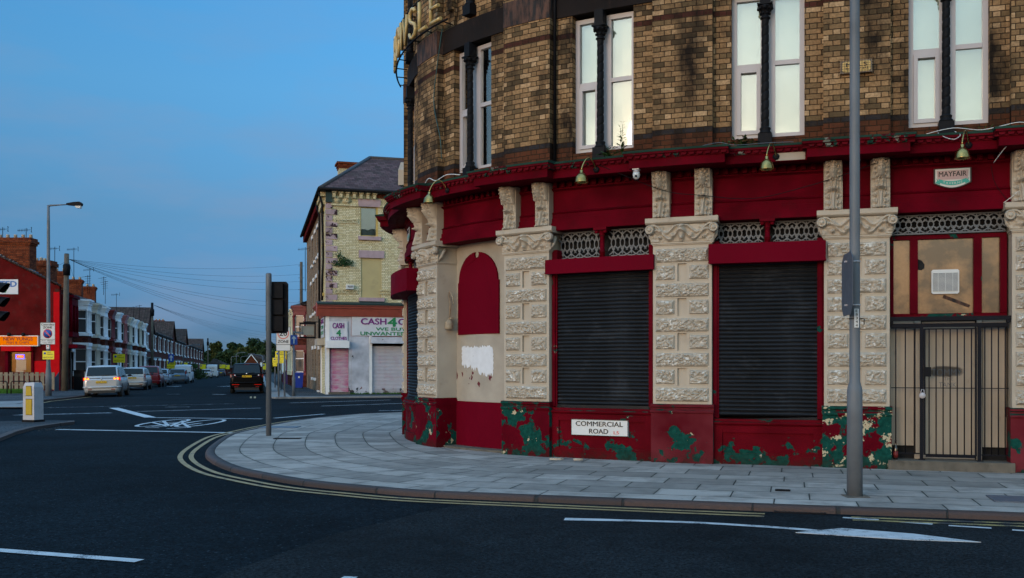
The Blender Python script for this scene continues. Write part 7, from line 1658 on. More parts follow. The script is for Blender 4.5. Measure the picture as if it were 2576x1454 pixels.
for t_, u0, u1, v0, v1, bo in (('Controlled', 104, 136.5, 819, 814, .03), ('ZONE', 109, 131.5, 826.5, 821, .05), ('10 am - Midnight', 105.5, 135, 859, 856, .02), ('1 Aug - 30 Jun', 107, 133, 864, 861, .02)): put('lettering', text_mb(t_, Q(u0), Q(u1), V(v0), V(v1), .0135, fz, bold=bo, th=.003), M['textblack'], o)
o = empty('small_plate', (lx, ly - .1, 2.6), 'small white plate with a red mark under the controlled zone sign', 'plate'); mb = MB(fz, None); mb.box(Q(116.5), Q(124.5), .0, .01, V(877.5), V(868)); put('plate', mb, M['signwhite'], o); mb = MB(fz, None); mb.box(Q(119), Q(122), .0101, .013, V(872.5), V(869.5)); put('mark', mb, M['signred'], o)
notice(123, 893.5, ly - .1, .58, .42, 'yellow-green parking notice strapped low on the left street lamp', pole=False)
# rubbish at the foot of the wall beyond the shop, wheelie bin
wx, wy = XU(752, 68.5), 68.5
o = empty('wheelie_bin', (wx, wy, gz(wy) + G), 'bright blue wheelie bin on the right-hand side-street pavement', 'wheelie bin'); fw = frame((wx, wy), (.97, .2), (.2, -.97)); zg_ = gz(wy) + G
M['binblue'] = paint('blue_bin_plastic', (0.005, 0.035, 0.33), .45, .1, 3, .05, 20, coord='Object')
mb = MB(fw, None); P = [(-.24, -.28, zg_ + .06), (.24, -.28, zg_ + .06), (.24, .28, zg_ + .06), (-.24, .28, zg_ + .06), (-.30, -.36, zg_ + 1.0), (.30, -.36, zg_ + 1.0), (.30, .36, zg_ + 1.0), (-.30, .36, zg_ + 1.0)]; mb.add(P, [(3, 2, 1, 0), (4, 5, 6, 7), (0, 1, 5, 4), (1, 2, 6, 5), (2, 3, 7, 6), (3, 0, 4, 7)]); put('body', mb, M['binblue'], o)
mb = MB(fw, None); mb.prism([(-.33, zg_ + 1.001), (.33, zg_ + 1.001), (.33, zg_ + 1.06), (.25, zg_ + 1.10), (-.25, zg_ + 1.10), (-.33, zg_ + 1.06)], -.40, .40); put('lid', mb, M['binblue'], o)
for s in (-1, 1): mb = MB(fw, None); mb.lathe([(.001, -.03), (.10, -.03), (.10, .03), (.001, .03)], (s * .24, -.27, zg_ + .10), 12, 'x'); put('wheel', mb, M['black'], o)
mb = MB(fw, None); mb.box(-.05, .06, .345, .362, zg_ + .72, zg_ + .85); put('sticker', mb, M['signwhite'], o)
wx2, wy2 = XU(722, 90), 90; mb = MB(); mb.slab([(wx2 - .3, wy2 - .3), (wx2 + .3, wy2 - .3), (wx2 + .3, wy2 + .3), (wx2 - .3, wy2 + .3)], gz(90) + G, gz(90) + 1.1); mb.slab([(wx2 - .33, wy2 - .34), (wx2 + .33, wy2 - .34), (wx2 + .33, wy2 + .3), (wx2 - .33, wy2 + .3)], gz(90) + 1.101, gz(90) + 1.17)
M['binpurple'] = paint('purple_bin_plastic', (0.06, 0.01, 0.10), .5, .1, 3, 0, coord='Object'); thing('wheelie_bin', mb, M['binpurple'], 'dark purple wheelie bin further up the right-hand pavement', 'wheelie bin')
# ================================================================ vehicles (local: x across, +y forwards, rear at y=0)
TYRE = paint('tyre_rubber', (.010, .010, .011), .8, .1, 5, .1, 30, coord='Object', spec=.2); RIM = paint('alloy_rim', (.30, .31, .33), .35, .1, 5, 0, metal=.8, coord='Object')
CARGL = paint('car_glass', (.006, .010, .013), .08, .1, 2, 0, coord='Object', spec=.35); PLATE = paint('rear_number_plate', (.70, .42, .005), .4, .03, 3, 0); TAILR = paint('tail_lamp_red', (.22, .004, .006), .15, .1, 5, 0, coord='Object', coat=.6)
def carpaint(name, c, metal=.4, coat=.6): return paint(name, c, .32, .06, 1, 0, 10, metal=metal, coord='Object', coat=coat, spec=.3 if coat > .2 else .08)
CHROME = paint('chrome', (.6, .6, .62), .15, 0, 3, 0, metal=1.0, coord='Object'); PLAST = paint('black_plastic', (.012, .012, .013), .6, .1, 3, 0, coord='Object')
def vehicle(u, Y, spec, label, group=None, lit=False, roll=0.0, plate='', x=None, rzd=0.0, nm='car', cat='car', detail=True):
    W, L, H, belt, mat = spec['W'] / 2, spec['L'], spec['H'], spec['belt'], spec['mat']; ty = spec.get('type', 'hatch')
    X0 = XU(u, Y) if x is None else x
    root = empty(nm, (X0, Y, gz(Y) + RZ), label, cat, group, rz=math.atan2(-SD_[0], SD_[1]) + R(rzd)); root.rotation_euler[1] = R(roll)
    zb = .20; P = lambda n_, mb, m: put(n_, mb, m, root, local=True)
    # lower body loft
    mb = MB(); st = [(0.0, .80, .10, -.10), (.05, .92, .03, -.05), (.16, .98, 0, 0), (.5, 1.0, 0, 0), (L * .5, 1.0, 0, .0), (L - 1.0, .99, 0, -.02), (L - .45, .95, 0, -.12), (L - .12, .84, .05, -.24), (L, .68, .12, -.34)]
    if ty == 'van': st = [(0.0, .96, .04, -.02), (.04, .99, 0, 0), (.5, 1.0, 0, 0), (L * .5, 1, 0, 0), (L - 1.2, 1.0, 0, -.02), (L - .5, .96, 0, -.18), (L - .1, .86, .05, -.32), (L, .7, .12, -.42)]
    rings = []
    for y, k, dz0, dz1 in st:
        w = W * k; b_ = belt + dz1; z0 = zb + dz0
        rings.append([(0, y, z0), (w * .80, y, z0), (w * .95, y, z0 + .06), (w * .985, y, z0 + .20), (w, y, z0 + (b_ - z0) * .52), (w * .995, y, z0 + (b_ - z0) * .78), (w * .965, y, b_ - .05), (w * .91, y, b_), (0, y, b_ + .012)])
    def loft(rings, cap=True):
        m = len(rings[0]); 
        for sg in (1, -1):
            b = len(mb.v)
            for r_ in rings: mb.v += [(p[0] * sg, p[1], p[2]) for p in r_]
            for i in range(len(rings) - 1):
                for k in range(m - 1): a = b + i * m + k; mb.face([a, a + 1, a + m + 1, a + m], None, True)
            if cap: mb.face([b + k for k in range(m)]); e_ = b + (len(rings) - 1) * m; mb.face([e_ + k for k in range(m)])
    loft(rings)
    # cabin loft
    r0, r1, f1, f0 = spec['cabin']; wt = spec.get('wt', .80)
    def ring(y, z, k, full=True): return [(W * .91 * (1 if z > belt + .01 else 1), y, belt - .02), (W * (.91 - (.91 - k) * .5), y, belt - .02 + (z - belt) * .5), (W * k, y, z - .07 * (z > belt + .2)), (W * (k - .09), y, z - .012 * (z > belt + .2)), (0, y, z + .015)]
    mid = (r1 + f1) / 2
    cab = [ring(r0, belt + .0, .91 - .02), ring(r0 + (r1 - r0) * .55, belt + (H - belt) * .62, .5 * (.91 + wt)), ring(r0 + (r1 - r0) * .86, belt + (H - belt) * .93, wt + .015), ring(r1 + .05, H - .02, wt), ring(mid, H, wt), ring(f1, H - .05, wt), ring(f0 - (f0 - f1) * .5, belt + (H - belt) * .55, .5 * (.90 + wt)), ring(f0, belt - .02, .89)]
    loft(cab); P('body', mb, mat)
    # rear window
    if spec.get('rearglass', True):
        mb = MB(); y0, y1_ = r0 + (r1 - r0) * .14, r0 + (r1 - r0) * .84; z0, z1 = belt + (H - belt) * .14 + .02, belt + (H - belt) * .86
        ya, yb = r0 + (r1 - r0) * .14 - .02, r0 + (r1 - r0) * .80 - .035
        mb.add([(-W * .80, ya, z0), (W * .80, ya, z0), (W * (wt - .07), yb, z1), (-W * (wt - .07), yb, z1), (-W * .80, ya + .03, z0), (W * .80, ya + .03, z0), (W * (wt - .07), yb + .03, z1), (-W * (wt - .07), yb + .03, z1)], [(0, 1, 2, 3), (7, 6, 5, 4), (0, 4, 5, 1), (1, 5, 6, 2), (2, 6, 7, 3), (3, 7, 4, 0)]); rw_ = P('rear_window', mb, CARGL)
        if detail: mb = MB(); mb.tube([(0, ya - .02, z0 + .01), (W * .45, ya - .01, z0 + .05)], .010, 4); P('wiper', mb, PLAST)
    mb = MB(); mb.add([(-W * .82, f0 - .02, belt + .02), (W * .82, f0 - .02, belt + .02), (W * (wt - .1), f1 + .05, H - .06), (-W * (wt - .1), f1 + .05, H - .06)], [(0, 1, 2, 3)]); P('windscreen', mb, CARGL)
    if spec.get('sideglass', True):
        for sg in (1, -1):
            mb = MB(); ys_ = [r0 + (r1 - r0) * .55 + .12, r1 + .10, mid - .02, mid + .04, f1 - .05, f0 - (f0 - f1) * .28]
            k0, k1 = .905, wt + .012; za, zt_ = belt + .03, H - .11
            def q(y, z): t = (z - belt) / (H - belt); return (sg * (W * (.91 + (wt - .91) * t) + .012), y, z)
            mb.add([q(ys_[0], za), q(ys_[2], za), q(ys_[2], zt_), q(ys_[1], zt_)], [(0, 1, 2, 3)]); P('side_window', mb, CARGL)
            mb = MB(); mb.add([q(ys_[3], za), q(ys_[5], za), q(ys_[4], zt_), q(ys_[3], zt_)], [(0, 1, 2, 3)]); P('side_window', mb, CARGL)
            mb = MB(); mb.ball((sg * (W + .09), f0 - .35, belt + .09), .10, 5, (1, .7, .75)); mb.box(min(sg * W * .9, sg * (W + .06)), max(sg * W * .9, sg * (W + .06)), f0 - .38, f0 - .30, belt + .04, belt + .08); P('mirror', mb, PLAST)
    # wheels
    rw = spec.get('rw', .31)
    for y in (.78, L - .85):
        for sg in (1, -1):
            mb = MB(); xw = sg * (W - .11); mb.lathe([(rw * .60, -.10), (rw * .94, -.10), (rw, -.06), (rw, .06), (rw * .94, .105), (rw * .62, .105), (rw * .60, .06)], (xw, y, rw), 20, 'x'); wh = P('wheel', mb, TYRE)
            mb = MB(); mb.lathe([(.001, -.07), (rw * .60, -.08), (rw * .60, .08), (rw * .5, .085), (.06, .06), (.001, .06)], (xw + (.0 if sg > 0 else 0), y, rw), 14, 'x'); put('rim', mb, RIM, wh, local=True)
            mb = MB(); mb.lathe([(rw * 1.02, -.06), (rw * 1.16, -.06), (rw * 1.16, .118), (rw * 1.02, .118)], (xw, y, rw), 20, 'x'); P('wheel_arch', mb, PLAST)
    # rear lamps
    z0, z1 = spec['lamp']; lm = TAILR
    for sg in (1, -1):
        mb = MB(); w0, w1 = spec.get('lampw', (.60, .97)); y_ = -.012
        if spec.get('tall'): pl = [(w1 - .13, z0), (w1, z0), (w1 - .03, z1), (w1 - .14, z1)]
        else: pl = [(w0, z0 + .02), (w1, z0), (w1 + .0, z1 - .02), (w0 + (w1 - w0) * .45, z1)]
        dy = r0 * .5 if z1 > belt else .0
        A = [(sg * W * p[0], y_ + .02 + (0.10 if i in (1, 2) else 0) + (dy if p[1] > belt else 0), p[1]) for i, p in enumerate(pl)]
        mb.add(A + [(p[0] * (1.0), p[1] + .10, p[2]) for p in A], [(0, 1, 2, 3), (7, 6, 5, 4), (0, 4, 5, 1), (1, 5, 6, 2), (2, 6, 7, 3), (3, 7, 4, 0)]); lp = P('tail_light', mb, M['lampred'] if lit else TAILR)
        if lit:
            for tcx in (.35, .72):
                mb = MB(); c = [sum(p[i] for p in A) / 4 for i in range(3)]; cx_ = A[0][0] + (A[1][0] - A[0][0]) * tcx; mb.ball((cx_, -.0 + .07 * tcx, c[2]), .052, 5, (1.1, .35, .9)); put('bulb', mb, M['lamporange'], lp, local=True)
    # bumper line, plate, badge
    zbm = spec.get('bump', .52); mb = MB(); mb.tube([(-W * .80, .0, zbm), (-W * .5, -.035, zbm), (0, -.045, zbm), (W * .5, -.035, zbm), (W * .80, .0, zbm)], .045, 8, flat=.7); mb.tube([(W * .8, 0, zbm), (W * .97, .10, zbm), (W * 1.0, .35, zbm)], .04, 8); mb.tube([(-W * .8, 0, zbm), (-W * .97, .10, zbm), (-W * 1.0, .35, zbm)], .04, 8); P('rear_bumper', mb, mat if not spec.get('dbump') else PLAST)
    mb = MB(); mb.box(-W * .72, W * .72, -.015, .05, .20, .34); P('valance', mb, PLAST)
    zp = spec.get('plate', .74)
    if plate is not None:
        mb = MB(); mb.box(-.26, .26, -.045, -.02, zp - .055, zp + .055); pl_ = P('number_plate', mb, PLATE)
        if plate: ff = lambda a, b, c: (a, -b, c); put('lettering', text_mb(plate, -.235, .235, zp - .04, zp + .04, .0455, ff, bold=.01, th=.002), M['textblack'], pl_, local=True)
    if detail:
        mb = MB(); mb.lathe([(.001, 0), (.045, .002), (.045, .02), (.001, .02)], (0, -.035, zp + .15), 12, 'y'); P('badge', mb, CHROME)
        for sg in (1, -1): mb = MB(); mb.box(sg * W * .62 - .10, sg * W * .62 + .10, -.040, -.01, .37, .41); P('reflector', mb, TAILR)
    return root
SILV = carpaint('silver_paint', (.40, .41, .43)); SILVW = carpaint('pale_silver_paint', (.46, .46, .47)); REDP = carpaint('red_car_paint', (.22, .005, .012), .2); BLUG = carpaint('grey_blue_paint', (.12, .17, .22)); WHT = carpaint('white_van_paint', (.50, .53, .58), 0); BLK = carpaint('black_car_paint', (.0025, .0025, .0035), .0, .05); LBL = carpaint('ice_blue_paint', (.30, .36, .44)); DRK = carpaint('dark_blue_paint', (.02, .03, .045))
K = 'vehicles parked along the left kerb'
mpv = dict(W=1.80, L=4.35, H=1.62, belt=.97, mat=SILV, cabin=(.06, .42, 2.6, 3.6), lamp=(.84, 1.02), lampw=(.56, .99), plate=.76, bump=.50)
vehicle(256, 50.9, mpv, 'silver people carrier with lit brake lights pulling along the left kerb, nearest car', K, lit=True, plate='LD60 FMU', roll=-1.2)
est = dict(W=1.74, L=4.5, H=1.52, belt=.96, mat=SILVW, cabin=(.04, .30, 2.7, 3.5), lamp=(.72, 1.06), tall=1, plate=.82, bump=.52)
vehicle(333, 66.5, est, 'pale silver estate car parked behind the silver people carrier', K, plate='DS57 ZXX')
vehicle(372, 77, dict(W=1.82, L=4.4, H=1.66, belt=1.02, mat=REDP, cabin=(.06, .36, 2.5, 3.4), lamp=(.80, 1.0), tall=1, plate=.8, bump=.5), 'red off-roader parked third from the front at the left kerb', K, plate='')
vehicle(400, 87, dict(W=1.70, L=3.9, H=1.45, belt=.95, mat=LBL, cabin=(.06, .34, 2.2, 3.1), lamp=(.80, 1.0), plate=.8), 'small pale blue hatchback between the red car and the grey-blue car', K, plate='')
vehicle(446, 97, dict(W=1.74, L=4.2, H=1.47, belt=.97, mat=BLUG, cabin=(.08, .42, 2.4, 3.3), lamp=(.95, 1.25), tall=1, plate=.80), 'grey-blue hatchback parked in front of the white van', K, plate='PX05 RZK')
van = dict(W=1.85, L=4.4, H=1.90, belt=1.15, mat=WHT, cabin=(.02, .10, 3.0, 3.8), wt=.86, lamp=(.85, 1.15), tall=1, plate=.6, type='van', rearglass=False)
vehicle(460, 105, van, 'small white van parked behind the grey-blue hatchback', K, plate='', nm='van', cat='van')
vehicle(519, 161, dict(W=1.72, L=4.1, H=1.48, belt=.98, mat=SILV, cabin=(.08, .42, 2.3, 3.2), lamp=(.85, 1.05), plate=.78), 'silver hatchback in front of the tall white panel van', K, plate='', detail=False)
v2 = vehicle(533, 177, dict(W=2.0, L=5.2, H=2.3, belt=1.2, mat=WHT, cabin=(.02, .08, 3.8, 4.7), wt=.90, lamp=(.8, 1.2), tall=1, plate=.6, type='van', rearglass=False, rw=.34), 'tall white panel van with dark letters on its rear doors, far down the street', K, plate='', nm='van', cat='van', detail=False)
put('lettering', text_mb('WTS', -.42, .42, 1.55, 1.78, .02, lambda a, b, c: (a, -b, c), bold=.03, th=.01), M['textblack'], v2, local=True)
vehicle(556, 205, dict(W=1.75, L=4.3, H=1.5, belt=.98, mat=DRK, cabin=(.3, .8, 2.6, 3.4), lamp=(.85, 1.05), plate=.78), 'dark blue car just past the tall white van', K, plate='', detail=False)
vehicle(568, 252, dict(W=1.8, L=4.4, H=1.5, belt=.98, mat=LBL, cabin=(.08, .42, 2.4, 3.3), lamp=(.85, 1.05), plate=.78), 'distant silver-blue car at the left kerb near the trees', K, plate='', detail=False)
vehicle(580, 285, dict(W=1.8, L=4.4, H=1.5, belt=.98, mat=DRK, cabin=(.08, .42, 2.4, 3.3), lamp=(.85, 1.05), plate=.78), 'farthest dark car at the left kerb under the trees', K, plate='', detail=False)
vehicle(597, 190, dict(W=1.8, L=4.4, H=1.45, belt=.95, mat=SILV, cabin=(.3, .8, 2.5, 3.4), lamp=(.80, 1.05), plate=.78), 'silver car with glowing red tail light ahead of the black people carrier', lit=True, plate='', detail=False)
gal = dict(W=1.88, L=4.8, H=1.74, belt=1.05, mat=BLK, cabin=(.05, .45, 3.0, 4.0), lamp=(.92, 1.12), lampw=(.58, .98), plate=.99, bump=.62)
bm = vehicle(621, 57.3, gal, 'black people carrier driving away in the right-hand lane of the side street', plate='LS08 CTV')
mb = MB(); mb.box(-.14, .14, .38, .42, 1.66, 1.70); put('high_brake_light', mb, TAILR, bm, local=True)
for sg in (1, -1): mb = MB(); mb.box(sg * .62 - .20, sg * .62 + .20, -.05, -.02, .50, .53); put('reflector', mb, M['reflector_glow'], bm, local=True); mb = MB(); mb.ball((sg * .66, -.0, 1.05), .05, 5, (1, .4, .7)); put('reversing_lamp', mb, M['signwhite'], bm, local=True)  # bumper reflectors given a faint red glow in the material, no lamp behind

# ================================================================ telegraph poles, wires, aerials
M['polewood'] = paint('pole_timber', (0.095, 0.078, 0.058), .9, .35, 2, .4, 30, coord='Object', dirt=.5, dc=(.03, .025, .02))
def tpole(u, Y, vt, lab, r=.14, lean=0.0, box=True):
    x = XU(u, Y); z = gz(Y) + G; zt = ZV(vt, Y); o = empty('telegraph_pole', (x, Y, z), lab, 'telegraph pole')
    mb = MB(); mb.tube([(x, Y, z), (x + lean * .5, Y, (z + zt) / 2), (x + lean, Y, zt)], [r, r * .85, r * .7], 10); put('pole', mb, M['polewood'], o)
    if box: mb = MB(); mb.lathe([(.001, zt - 1.35), (.2, zt - 1.3), (.22, zt - .7), (.16, zt - .6), (.13, zt - .59), (.13, zt + .02), (.001, zt + .02)], (x + lean, Y, 0), 10); put('junction_can', mb, M['black'], o)
    else:
        mb = MB()
        for i in range(5): mb.tube([(x - .22, Y, zt - .3 - i * .9), (x + .22, Y, zt - .3 - i * .9)], .018, 4)
        put('step_irons', mb, M['black'], o)
    return (x + lean, Y, zt)
p1 = tpole(163, 60.6, 639, 'leaning timber telegraph pole with a black can on top, beside the takeaway corner', .20, .12)
p2 = tpole(758, 75, 659, 'timber telegraph pole with step irons on the right-hand pavement by the blue bin', .15, 0, False)
p3 = tpole(383, 100, 762, 'timber telegraph pole at the end of the near left-hand terrace', .15)
p4 = tpole(523, 178, 851, 'small distant telegraph pole beside the tall white van', .14)
def wire(a, c, sag, lab, r=.008, grp='overhead telephone wires'):
    mb = MB(); n = 16; mb.tube([(a[0] + (c[0] - a[0]) * i / n, a[1] + (c[1] - a[1]) * i / n, a[2] + (c[2] - a[2]) * i / n - sag * 4 * (i / n) * (1 - i / n)) for i in range(n + 1)], r, 4); tag(put('overhead_wire', mb, M['black']), lab, 'wire', grp)
WL = 'thin wire fanning right from the takeaway telegraph pole'
a1 = (p1[0] + .1, p1[1], ZV(652, p1[1]))
ends = [(p2[0], p2[1], ZV(665, 75)), (p2[0], p2[1], ZV(690, 75)), (p2[0], p2[1], ZV(708, 75)), (XU(775, 66), 66, ZV(728, 66)), (XU(768, 68), 68, ZV(762, 68)), (XU(762, 80), 80, ZV(774, 80)), (XU(735, 95), 95, ZV(803, 95)), (XU(728, 100), 100, ZV(812, 100)), (XU(716, 112), 112, ZV(822, 112))]
for i, e_ in enumerate(ends): wire(a1, e_, .45 + .05 * i, WL + ', ' + ['topmost', 'second from top', 'third from top', 'fourth from top', 'middle', 'fourth from bottom', 'third from bottom', 'second from bottom', 'lowest'][i] + ' of the fan')
a3 = (p3[0], p3[1], ZV(766, p3[1]))
for i, e_ in enumerate([(XU(728, 110), 110, ZV(843, 110)), (XU(722, 118), 118, ZV(852, 118)), (XU(716, 126), 126, ZV(858, 126)), (XU(708, 138), 138, ZV(866, 138)), (XU(700, 150), 150, ZV(872, 150))]):
    wire(a3, e_, .5, 'thin wire from the second left-hand pole across the street, ' + ['highest', 'second highest', 'middle', 'second lowest', 'lowest'][i], grp='overhead wires from the second pole')
wire(a1, (XU(136, 66), 66, ZV(669, 66)), .1, 'short wire from the takeaway pole to the chimney on its left'); wire(a1, (XU(205, 70), 70, ZV(735, 70)), .3, 'short wire from the takeaway pole down to the first white bay house')
wire((p4[0], p4[1], ZV(853, 178)), (XU(660, 190), 190, ZV(868, 190)), .3, 'faint wire from the distant telegraph pole')
def aerial(u, Y, vt, vb, kind, lab, ang=0.3):
    x = XU(u, Y); z0, z1 = ZV(vb, Y), ZV(vt, Y); o = empty('tv_aerial', (x, Y, z0), lab, 'aerial', 'television aerials on the chimneys')
    mb = MB(); mb.tube([(x, Y, z0 - .9), (x, Y, z1)], .022, 5); put('mast', mb, M['black'], o)
    mb = MB(); t = Vector((math.cos(ang), math.sin(ang), .1)); n = Vector((-math.sin(ang), math.cos(ang), 0)); b = Vector((x, Y, z1 - .12))
    mb.tube([b - t * .5, b + t * .25], .015, 4)
    if kind:
        for i in range(7): p = b + t * (-.46 + .09 * i); mb.tube([p - n * .13 + Vector((0, 0, -.0)), p + n * .13], .010, 4); mb.tube([p - Vector((0, 0, .1)), p + Vector((0, 0, .1))], .008, 4)
        for q in (-.14, .14): mb.tube([b + t * .3 + n * -.2 + Vector((0, 0, q)), b + t * .3 + n * .2 + Vector((0, 0, q))], .016, 4); mb.tube([b + t * .3 + Vector((0, 0, -.16)), b + t * .3 + Vector((0, 0, .16))], .016, 4)
    else:
        for i in range(4): p = Vector((x, Y, z1 - .1 - .2 * i)); mb.tube([p - t * .25, p + t * .25], .014, 4)
    put('antenna', mb, M['black'], o)
for a in [(7, 62.5, 572, 602, 1, 'leftmost television aerial, on the biggest chimney'), (66, 62.5, 574, 602, 1, 'aerial at the right end of the biggest chimney'), (79, 68, 660, 675, 1, 'low aerial beside the street lamp column'), (138, 68.5, 621, 660, 1, 'aerial on the second chimney, left of the telegraph pole'), (186, 76, 623, 672, 1, 'tall aerial right of the telegraph pole top'), (226, 84, 675, 712, 1, 'aerial on the fourth chimney'),
          (221, 83, 692, 712, 0, 'short ladder aerial left of the fourth chimney aerial'), (261, 92, 696, 718, 0, 'taller ladder aerial on the fifth chimney'), (265, 92, 706, 740, 0, 'lower ladder aerial on the fifth chimney'), (293, 100, 738, 760, 1, 'aerial on the last small chimney of the near terrace'), (336, 112, 771, 786, 1, 'far aerial left of the second telegraph pole'), (351, 112, 767, 786, 0, 'far ladder aerial near the second telegraph pole'), (768, 68, 622, 700, 1, 'aerial on the side of the cream brick shop')]:
    aerial(*a, ang=.3 if a[4] else 0)
# little distant street lamps
for i, (u, Y, vt, lb) in enumerate([(461, 118, 870, 'slim street lamp in front of the gabled houses on the left'), (595, 215, 888, 'distant street lamp before the trees, tallest of the far ones'), (582, 250, 897, 'far thin street lamp left of the tallest far one'), (606, 240, 897, 'far thin street lamp right of the tallest far one'), (661, 130, 893, 'far street lamp near the right-hand houses')]):
    x = XU(u, Y); z = gz(Y) + G; zt = ZV(vt, Y); o = empty('street_lamp', (x, Y, z), lb, 'street lamp', 'small distant street lamps'); s = 1 if i != 4 else -1
    mb = MB(); mb.tube([(x, Y, z), (x, Y, zt - .3), (x + .15 * s, Y, zt - .05), (x + .5 * s, Y, zt), (x + 1.3 * s, Y, zt + .1)], [.09, .07, .06, .05, .05], 7); put('column', mb, M['postgrey'], o)
    mb = MB(); mb.box(min(x + 1.1 * s, x + 1.9 * s), max(x + 1.1 * s, x + 1.9 * s), Y - .15, Y + .15, zt + .05, zt + .2); put('lantern', mb, M['signgrey'], o)

# ================================================================ far end: trees, houses, walls
def tree(x, y, h, r, mat, lab, n=2600, leaf=.55, seed=0, zb=None, nm='tree', grp=None):
    rnd = random.Random(seed); zg_ = (gz(y) if zb is None else zb); o = empty(nm, (x, y, zg_), lab, 'tree', grp)
    tb = MB(); tb.tube([(x, y, zg_ - .3), (x + .1, y, zg_ + h * .25), (x - .1, y, zg_ + h * .5)], [h * .035, h * .026, h * .018], 8)
    cl = []
    for i in range(22):
        a = rnd.uniform(0, 6.28); rr = r * math.sqrt(rnd.uniform(.0, .8)); t_ = rnd.uniform(.0, 1); z = zg_ + h * (.14 + .72 * t_) ; rr *= math.sin(math.pi * (.28 + .52 * t_)) ; cl.append((Vector((x + rr * math.cos(a), y + rr * math.sin(a), z)), r * rnd.uniform(.34, .52)))
    for c, q in cl[:9]: tb.tube([(x, y, zg_ + h * .3), ((x + c.x) / 2, (y + c.y) / 2, (zg_ + h * .3 + c.z) / 2 + .5), tuple(c)], [h * .014, h * .009, h * .004], 5)
    put('trunk', tb, M['bark'], o); lv = MB()
    for i in range(n):
        c, q = cl[i % len(cl)]; d = Vector((rnd.gauss(0, 1), rnd.gauss(0, 1), rnd.gauss(0, .8))).normalized() * q * rnd.uniform(.55, 1.08) ; p = c + d
        v = Vector((rnd.uniform(-1, 1), rnd.uniform(-1, 1), rnd.uniform(-.8, .8))).normalized() * leaf * rnd.uniform(.6, 1.3); w_ = v.cross(Vector((rnd.uniform(-1, 1), rnd.uniform(-1, 1), rnd.uniform(-1, 1)))).normalized() * leaf * .45
        lv.add([p - v * .5 - w_ * .3, p + w_, p + v * .5, p - w_], [(0, 1, 2, 3)])
    put('crown', lv, M[mat], o)
TG = 'trees closing the far end of the street'
for i, (u, Y, vt, w, mat, lb) in enumerate([(540, 330, 855, 34, 'leaf_olive', 'olive-green tree at the left end of the far tree line, just beyond the houses'), (563, 315, 882, 40, 'leaf_dark', 'lower dark tree right behind the far white van'), (585, 520, 857, 30, 'leaf_dark', 'rounded distant tree top, left of the two against the sky'), (606, 540, 862, 30, 'leaf_dark', 'rounded distant tree top, right of the two against the sky'),
        (590, 330, 880, 44, 'leaf_olive', 'middle olive tree in the far tree line'), (607, 300, 885, 40, 'leaf_dark', 'dark bushy tree left of the white-gabled house'), (640, 430, 850, 50, 'leaf_dark', 'big dark tree behind the white-gabled house'), (668, 380, 852, 46, 'leaf_dark', 'dark tree right of the white-gabled house roof'), (700, 300, 880, 46, 'leaf_dark', 'tree mostly hidden behind the traffic signal'), (622, 420, 868, 40, 'leaf_olive', 'tree between the white-gabled house and the tallest trees'), (655, 250, 888, 24, 'leaf_olive', 'smaller tree beside the far right-hand lamp'), (515, 300, 880, 30, 'leaf_dark', 'dark tree half hidden behind the last left-hand house')]):
    zg_ = gz(Y); h = ZV(vt, Y) - zg_; r = w / 2 / F_ * Y; tree(XU(u, Y), Y, h * 1.0, r * 1.15, mat, lb, 3600, .0022 * Y + .12, i * 13 + 1, grp=TG)
# hedge-like shrubs in front gardens on the left
bush('garden_shrub', frame((XU(492, 140), 140), (1, 0), (0, -1)), 0, 0, .2 + gz(140), 1.3, 'dark green shrub at the pavement edge in front of the far left houses', 500, 'leaf_dark', .3)
# white-gabled brick house at the far end
hx, hy = XU(632, 235), 235; fh = frame((hx, hy), (.98, .2), (.2, -.98)); zg_ = gz(hy)
o = empty('far_house', (hx, hy, zg_), 'orange brick house with white bargeboards and brown roof among the far trees', 'house'); S_ = 235 / F_
mb = MB(fh, None); mb.box(-1.3, 1.3, -4, 0, zg_, zg_ + 3.2); mb.prism([(-1.3, zg_ + 3.2), (1.3, zg_ + 3.2), (0, zg_ + 4.9)], -4, 0); mb.box(1.31, 2.8, -4, -.5, zg_, zg_ + 3.6); put('wall', mb, M['cbrick'], o)
mb = MB(fh, None); P = [(-1.5, .25, zg_ + 3.1), (0, .25, zg_ + 5.1), (1.5, .25, zg_ + 3.1)]
mb.prism([(-1.6, zg_ + 3.1), (-1.4, zg_ + 3.1), (0, zg_ + 4.95), (1.4, zg_ + 3.1), (1.6, zg_ + 3.1), (0, zg_ + 5.25)], .05, .2); mb.box(1.4, 3.1, -.4, -.2, zg_ + 3.4, zg_ + 3.62); put('bargeboard', mb, M['white'], o)
mb = MB(fh, None); b = len(mb.v); P = [(0, -.0, zg_ + 5.1), (3.0, -2.2, zg_ + 5.0), (3.2, -.2, zg_ + 3.6), (1.4, .0, zg_ + 3.3), (-1.5, -4, zg_ + 3.1), (0, -4.2, zg_ + 5.1), (3.2, -4.4, zg_ + 3.6)]
mb.v += P; mb.face([0, 1, 2, 3]); mb.face([0, 5, 6, 1]); mb.face([0, 4, 5]); mb.face([1, 6, 2]); put('roof', mb, M['dark_roof_tiles'], o)
mb = MB(fh, None); mb.box(2.0, 2.6, -.49, -.45, zg_ + 2.2, zg_ + 3.2); put('window', mb, M['trim_white'], o)
